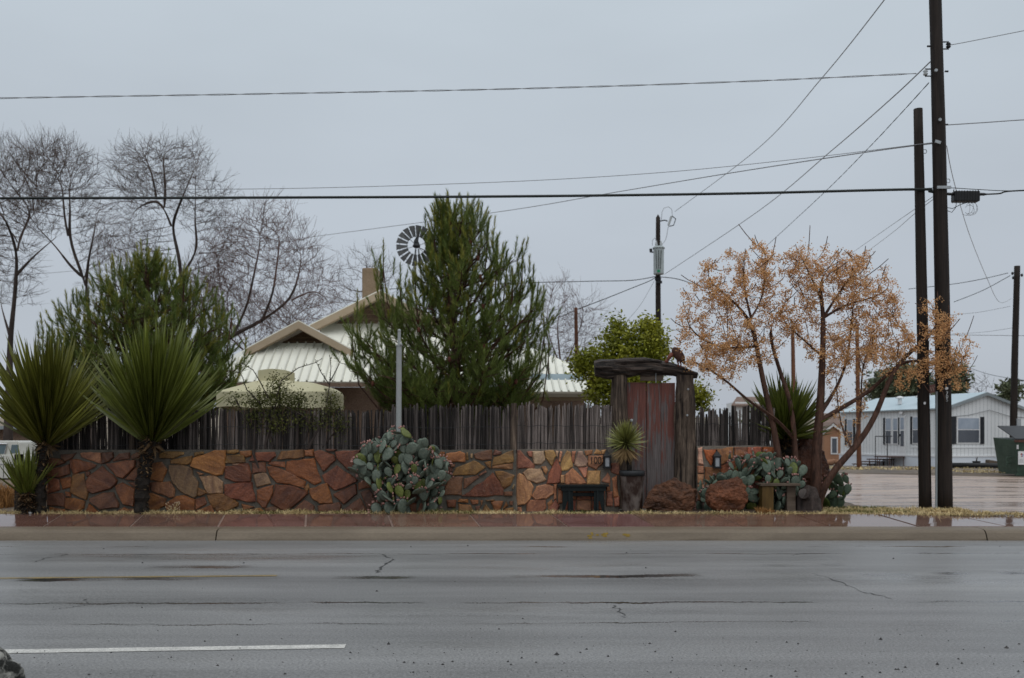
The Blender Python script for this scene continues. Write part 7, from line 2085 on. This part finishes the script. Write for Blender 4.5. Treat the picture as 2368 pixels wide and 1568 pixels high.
# ---------------------------------------------------------------- dumpster
DYc = 32.6
DP = thing('dumpster', 'dark green steel dumpster with a white notice at the right edge', 'dumpster', (PX(2400, DYc), DYc + .8, GZ))
x0, x1 = PX(2347, DYc), PX(2347, DYc) + 1.85; zt = PZ(1018, DYc)
mb = MB(); mb.add([(x0 + .10, DYc + .05, GZ + .06), (x1 - .10, DYc + .05, GZ + .06), (x1 - .1, DYc + 1.3, GZ + .06), (x0 + .1, DYc + 1.3, GZ + .06), (x0, DYc, zt), (x1, DYc, zt), (x1, DYc + 1.5, zt + .1), (x0, DYc + 1.5, zt + .1)],
                  [(3, 2, 1, 0), (0, 1, 5, 4), (1, 2, 6, 5), (2, 3, 7, 6), (3, 0, 4, 7), (4, 5, 6, 7)]); mb.build('bin', M['dumpster'], DP)
for nm, z0_, z1_, o_ in (('top_rim', zt - .06, zt + .02, .04), ('bottom_rail', GZ + .02, GZ + .1, -.06)):
    mb = MB(); mb.box(((x0 + x1) / 2, DYc - o_ * .5 + .02, (z0_ + z1_) / 2), (x1 - x0 + o_, .08, z1_ - z0_)); mb.build(nm, M['rust'] if nm == 'top_rim' else M['dumpster'], DP)
mb = MB(); mb.prism_dir([(x0 - .02, DYc - .05, zt + .03), (x1 + .02, DYc - .05, zt + .03), (x1 + .02, DYc + 1.5, zt + .48), (x0 + .15, DYc + 1.5, zt + .48)], (0, 0, .03)); mb.build('lid', M['black_plastic'], DP)
mb = MB()
for zz in (PZ(1058, DYc), PZ(1070, DYc)): mb.tube([(x0 + .02, DYc + .3, zz), (x0 - .14, DYc + .3, zz), (x0 - .15, DYc + .3, zz - .12)], .03, 6)
mb.build('side_bracket', M['dumpster'], DP)
a, b = P(2354, 1043, DYc - .02), P(2368, 1074, DYc - .02)
mb = MB(); mb.box(((a.x + b.x) / 2, DYc - .005, (a.z + b.z) / 2), (b.x - a.x, .03, a.z - b.z)); sg = mb.build('notice', M['white_paint'], DP)
red = pmat('red_print', (.35, .05, .04), (.4, .07, .05), 6, .5, bump=0); blue = pmat('blue_print', (.10, .14, .35), (.13, .18, .4), 6, .5, bump=0); gprint = pmat('grey_print', (.3, .3, .3), (.36, .36, .36), 6, .5, bump=0)
def arc_print(mat, c, r, a0, a1, w):
    mb = MB(); k = 10
    vs = []
    for i in range(k + 1):
        a = a0 + (a1 - a0) * i / k
        for rr in (r - w, r + w): vs.append((c.x + rr * math.cos(a), DYc - .024, c.z + rr * math.sin(a)))
    mb.add(vs, [(2 * i, 2 * i + 1, 2 * i + 3, 2 * i + 2) for i in range(k)]); mb.build('printed_mark', mat, sg)
cm = P(2361, 1052, DYc)
arc_print(blue, cm, .045, -1.4, 1.4, .010); arc_print(red, cm + Vector((-.01, 0, .03)), .02, 0, 6.2, .012); arc_print(red, cm + Vector((-.005, 0, -.04)), .01, 0, 6.2, .010)
for i in range(3):
    mb = MB(); z = PZ(1063 + i * 3, DYc); mb.quad((a.x + .03, DYc - .023, z), (b.x - .03, DYc - .023, z), (b.x - .03, DYc - .023, z + .012), (a.x + .03, DYc - .023, z + .012)); mb.build('printed_line', gprint, sg)
a, b = P(2350, 1028, DYc), P(2354, 1038, DYc); mb = MB(); mb.box(((a.x + b.x) / 2, DYc - .003, (a.z + b.z) / 2), (b.x - a.x, .02, a.z - b.z)); mb.build('small_sticker', M['litter_white'], DP)

# ---------------------------------------------------------------- odds and ends before the trailer
mb = MB(); q = [(PX(2190, 38.6), 38.6, GZ + .20), (PX(2260, 38.2), 38.2, GZ + .21), (PX(2345, 37.6), 37.6, GZ + .20)]; mb.tube(q, .115, 14)
tag(mb.build('drain_pipe', M['black_plastic'], smooth=True), 'long black corrugated drain pipe lying before the trailer skirting', 'pipe')
fpv = thing('flower_pot', 'small dark pot with a dead stem on the drain pipe', 'pot', P(2257, 1075, 38.5))
c = P(2257, 1075, 38.6); mb = MB(); mb.add(*lathe([(.001, c.z), (.11, c.z), (.16, c.z + .16), (.13, c.z + .16), (.001, c.z + .13)], (c.x, c.y), 14)); mb.build('pot', M['black_plastic'], fpv)
mb = MB(); mb.tube([c + Vector((0, 0, .15)), c + Vector((.02, 0, .25)), c + Vector((.06, 0, .33))], [.03, .02, .006], 5); mb.tube([c + Vector((.02, 0, .25)), c + Vector((-.05, 0, .30))], [.014, .005], 4); mb.build('dead_stem', M['bark_dark'], fpv)
mb = MB(); c = P(2296, 1074, 38.6); mb.prism_xz([(c.x - .24, c.z), (c.x + .30, c.z), (c.x + .12, c.z + .14), (c.x - .22, c.z + .2)], 38.5, 38.8); tag(mb.build('wood_scrap', M['old_wood'], bevel=.02), 'brown wedge of scrap wood lying on the drain pipe', 'scrap wood')
sb = thing('name_sign', 'narrow brown sign with pale bars glimpsed between the two dark poles', 'sign', (PX(2158, 30), 30, GZ))
a, b = P(2146, 888, 30), P(2176, 906, 30)
mb = MB(); rotS = Matrix.Rotation(R(-14), 3, 'Y'); mb.box(((a.x + b.x) / 2, 30, (a.z + b.z) / 2), (b.x - a.x, .05, a.z - b.z), rotS); bd = mb.build('board', M['sign_brown'], sb)
for i in range(5):
    mb = MB(); c = Vector(((a.x + b.x) / 2, 29.97, (a.z + b.z) / 2)) + rotS @ Vector((-.14 + i * .07, 0, 0)); mb.box(c, (.022, .012, .12), rotS); mb.build('pale_bar', M['shed_roof'], bd)
mb = MB(); mb.tube([(PX(2166, 30), 30.04, GZ), (PX(2166, 30), 30.04, b.z + .1)], .035, 6); mb.build('post', M['galv'], sb)
mb = MB()
for (x, y, s, mt) in ((1918, 1069, .25, 0), (1926, 1066, .18, 0), (1935, 1068, .2, 0)):
    mb.add(*ellipsoid(P(x, y, 46.5), (s, s * .7, s * .6), None, 8, 5))
tag(mb.build('yard_clutter', M['shed_wall'], smooth=True), 'small orange heap of yard clutter before the tan shed', 'clutter', kind='stuff')

# ---------------------------------------------------------------- white pickup at the left edge
KY = 30.0
TK = thing('pickup_truck', 'old white pickup truck cut off by the left edge behind the grass', 'truck', (PX(0, KY), KY, GZ))
def kx(xd): return PX(xd, KY)
zb_, zs, zt = PZ(1106, KY), PZ(1051, KY), PZ(1018.5, KY)
xr_ = kx(44); xlft = xr_ - 2.0
# cab lower body, bed and hood
mb = MB(); W = 1.75
cab = [(xlft - .9, zb_), (xr_ + 1.9, zb_), (xr_ + 1.9, zs - .02), (xr_ + .02, zs - .02), (xr_ - .02, zs), (xlft - .15, zs), (xlft - 1.3, zs - .1), (xlft - 1.45, zb_ + .25), (xlft - 1.4, zb_)]
mb.prism_xz(cab[::-1], KY, KY + W); mb.build('body', M['truck'], TK, bevel=.03)
green = [(xlft + .0, zs - .01), (xlft + .55, zt), (xr_ - .07, zt), (xr_ - .015, zt - .06), (xr_ - .02, zs - .01)]
mb = MB(); mb.prism_xz(green[::-1], KY + .08, KY + W - .08); mb.build('cab', M['truck'], TK, bevel=.035)
def win(nm, pts):
    mb = MB(); mb.prism_xz(pts, KY + .06, KY + .085); return mb.build(nm, M['truck_glass'], TK)
win('rear_side_window', [(kx(21), PZ(1048, KY)), (kx(40), PZ(1047, KY)), (kx(40), PZ(1028, KY)), (kx(25), PZ(1028, KY))])
win('front_side_window', [(kx(-40), PZ(1049, KY)), (kx(6), PZ(1049, KY)), (kx(12), PZ(1028, KY)), (kx(-28), PZ(1028, KY))])
mb = MB(); q = [P(11, 1050, KY + .05), P(16.5, 1026, KY + .05), P(-28, 1025.5, KY + .05)]; mb.tube(q, .025, 6); mb.build('window_trim', M['chrome'], TK)
mb = MB(); mb.box((kx(8.5), KY - .006, (zs + zb_) / 2), (.012, .016, zs - zb_ - .06)); mb.build('door_gap', M['shutter'], TK)
mb = MB(); mb.box((kx(3), KY - .02, PZ(1057, KY)), (.16, .03, .045)); mb.build('door_handle', M['chrome'], TK, bevel=.006)
mb = MB(); mb.box((kx(0), KY - .008, PZ(1073, KY)), (3.2, .015, .03)); mb.build('side_moulding', M['chrome'], TK)
for xw in (xlft - .45, xr_ + .85):
    mb = MB(); c = Vector((xw, KY + .02, GZ + .34)); mb.tube([c + Vector((0, -.02, 0)), c + Vector((0, .2, 0))], .34, 20); wv = mb.build('wheel', M['rubber'], TK)
    mb = MB(); mb.tube([c + Vector((0, -.035, 0)), c + Vector((0, 0, 0))], [.19, .2], 16); mb.build('rim', M['chrome'], wv)
# grey garage wall behind the truck
GB = thing('garage', 'dark grey low building behind the white truck at the left edge', 'building', (PX(10, 40), 41, GZ))
mb = MB(); a, b = P(-80, 992, 40), P(62, 1060, 40); mb.box(((a.x + b.x) / 2, 42, (GZ + a.z) / 2), (b.x - a.x, 3.5, a.z - GZ)); mb.build('wall', M['brown_wall'], GB)
mb = MB(); mb.box(((a.x + b.x) / 2, 41.9, a.z + .06), (b.x - a.x + .4, 4.2, .14)); mb.build('roof', M['trailer_trim'], GB)
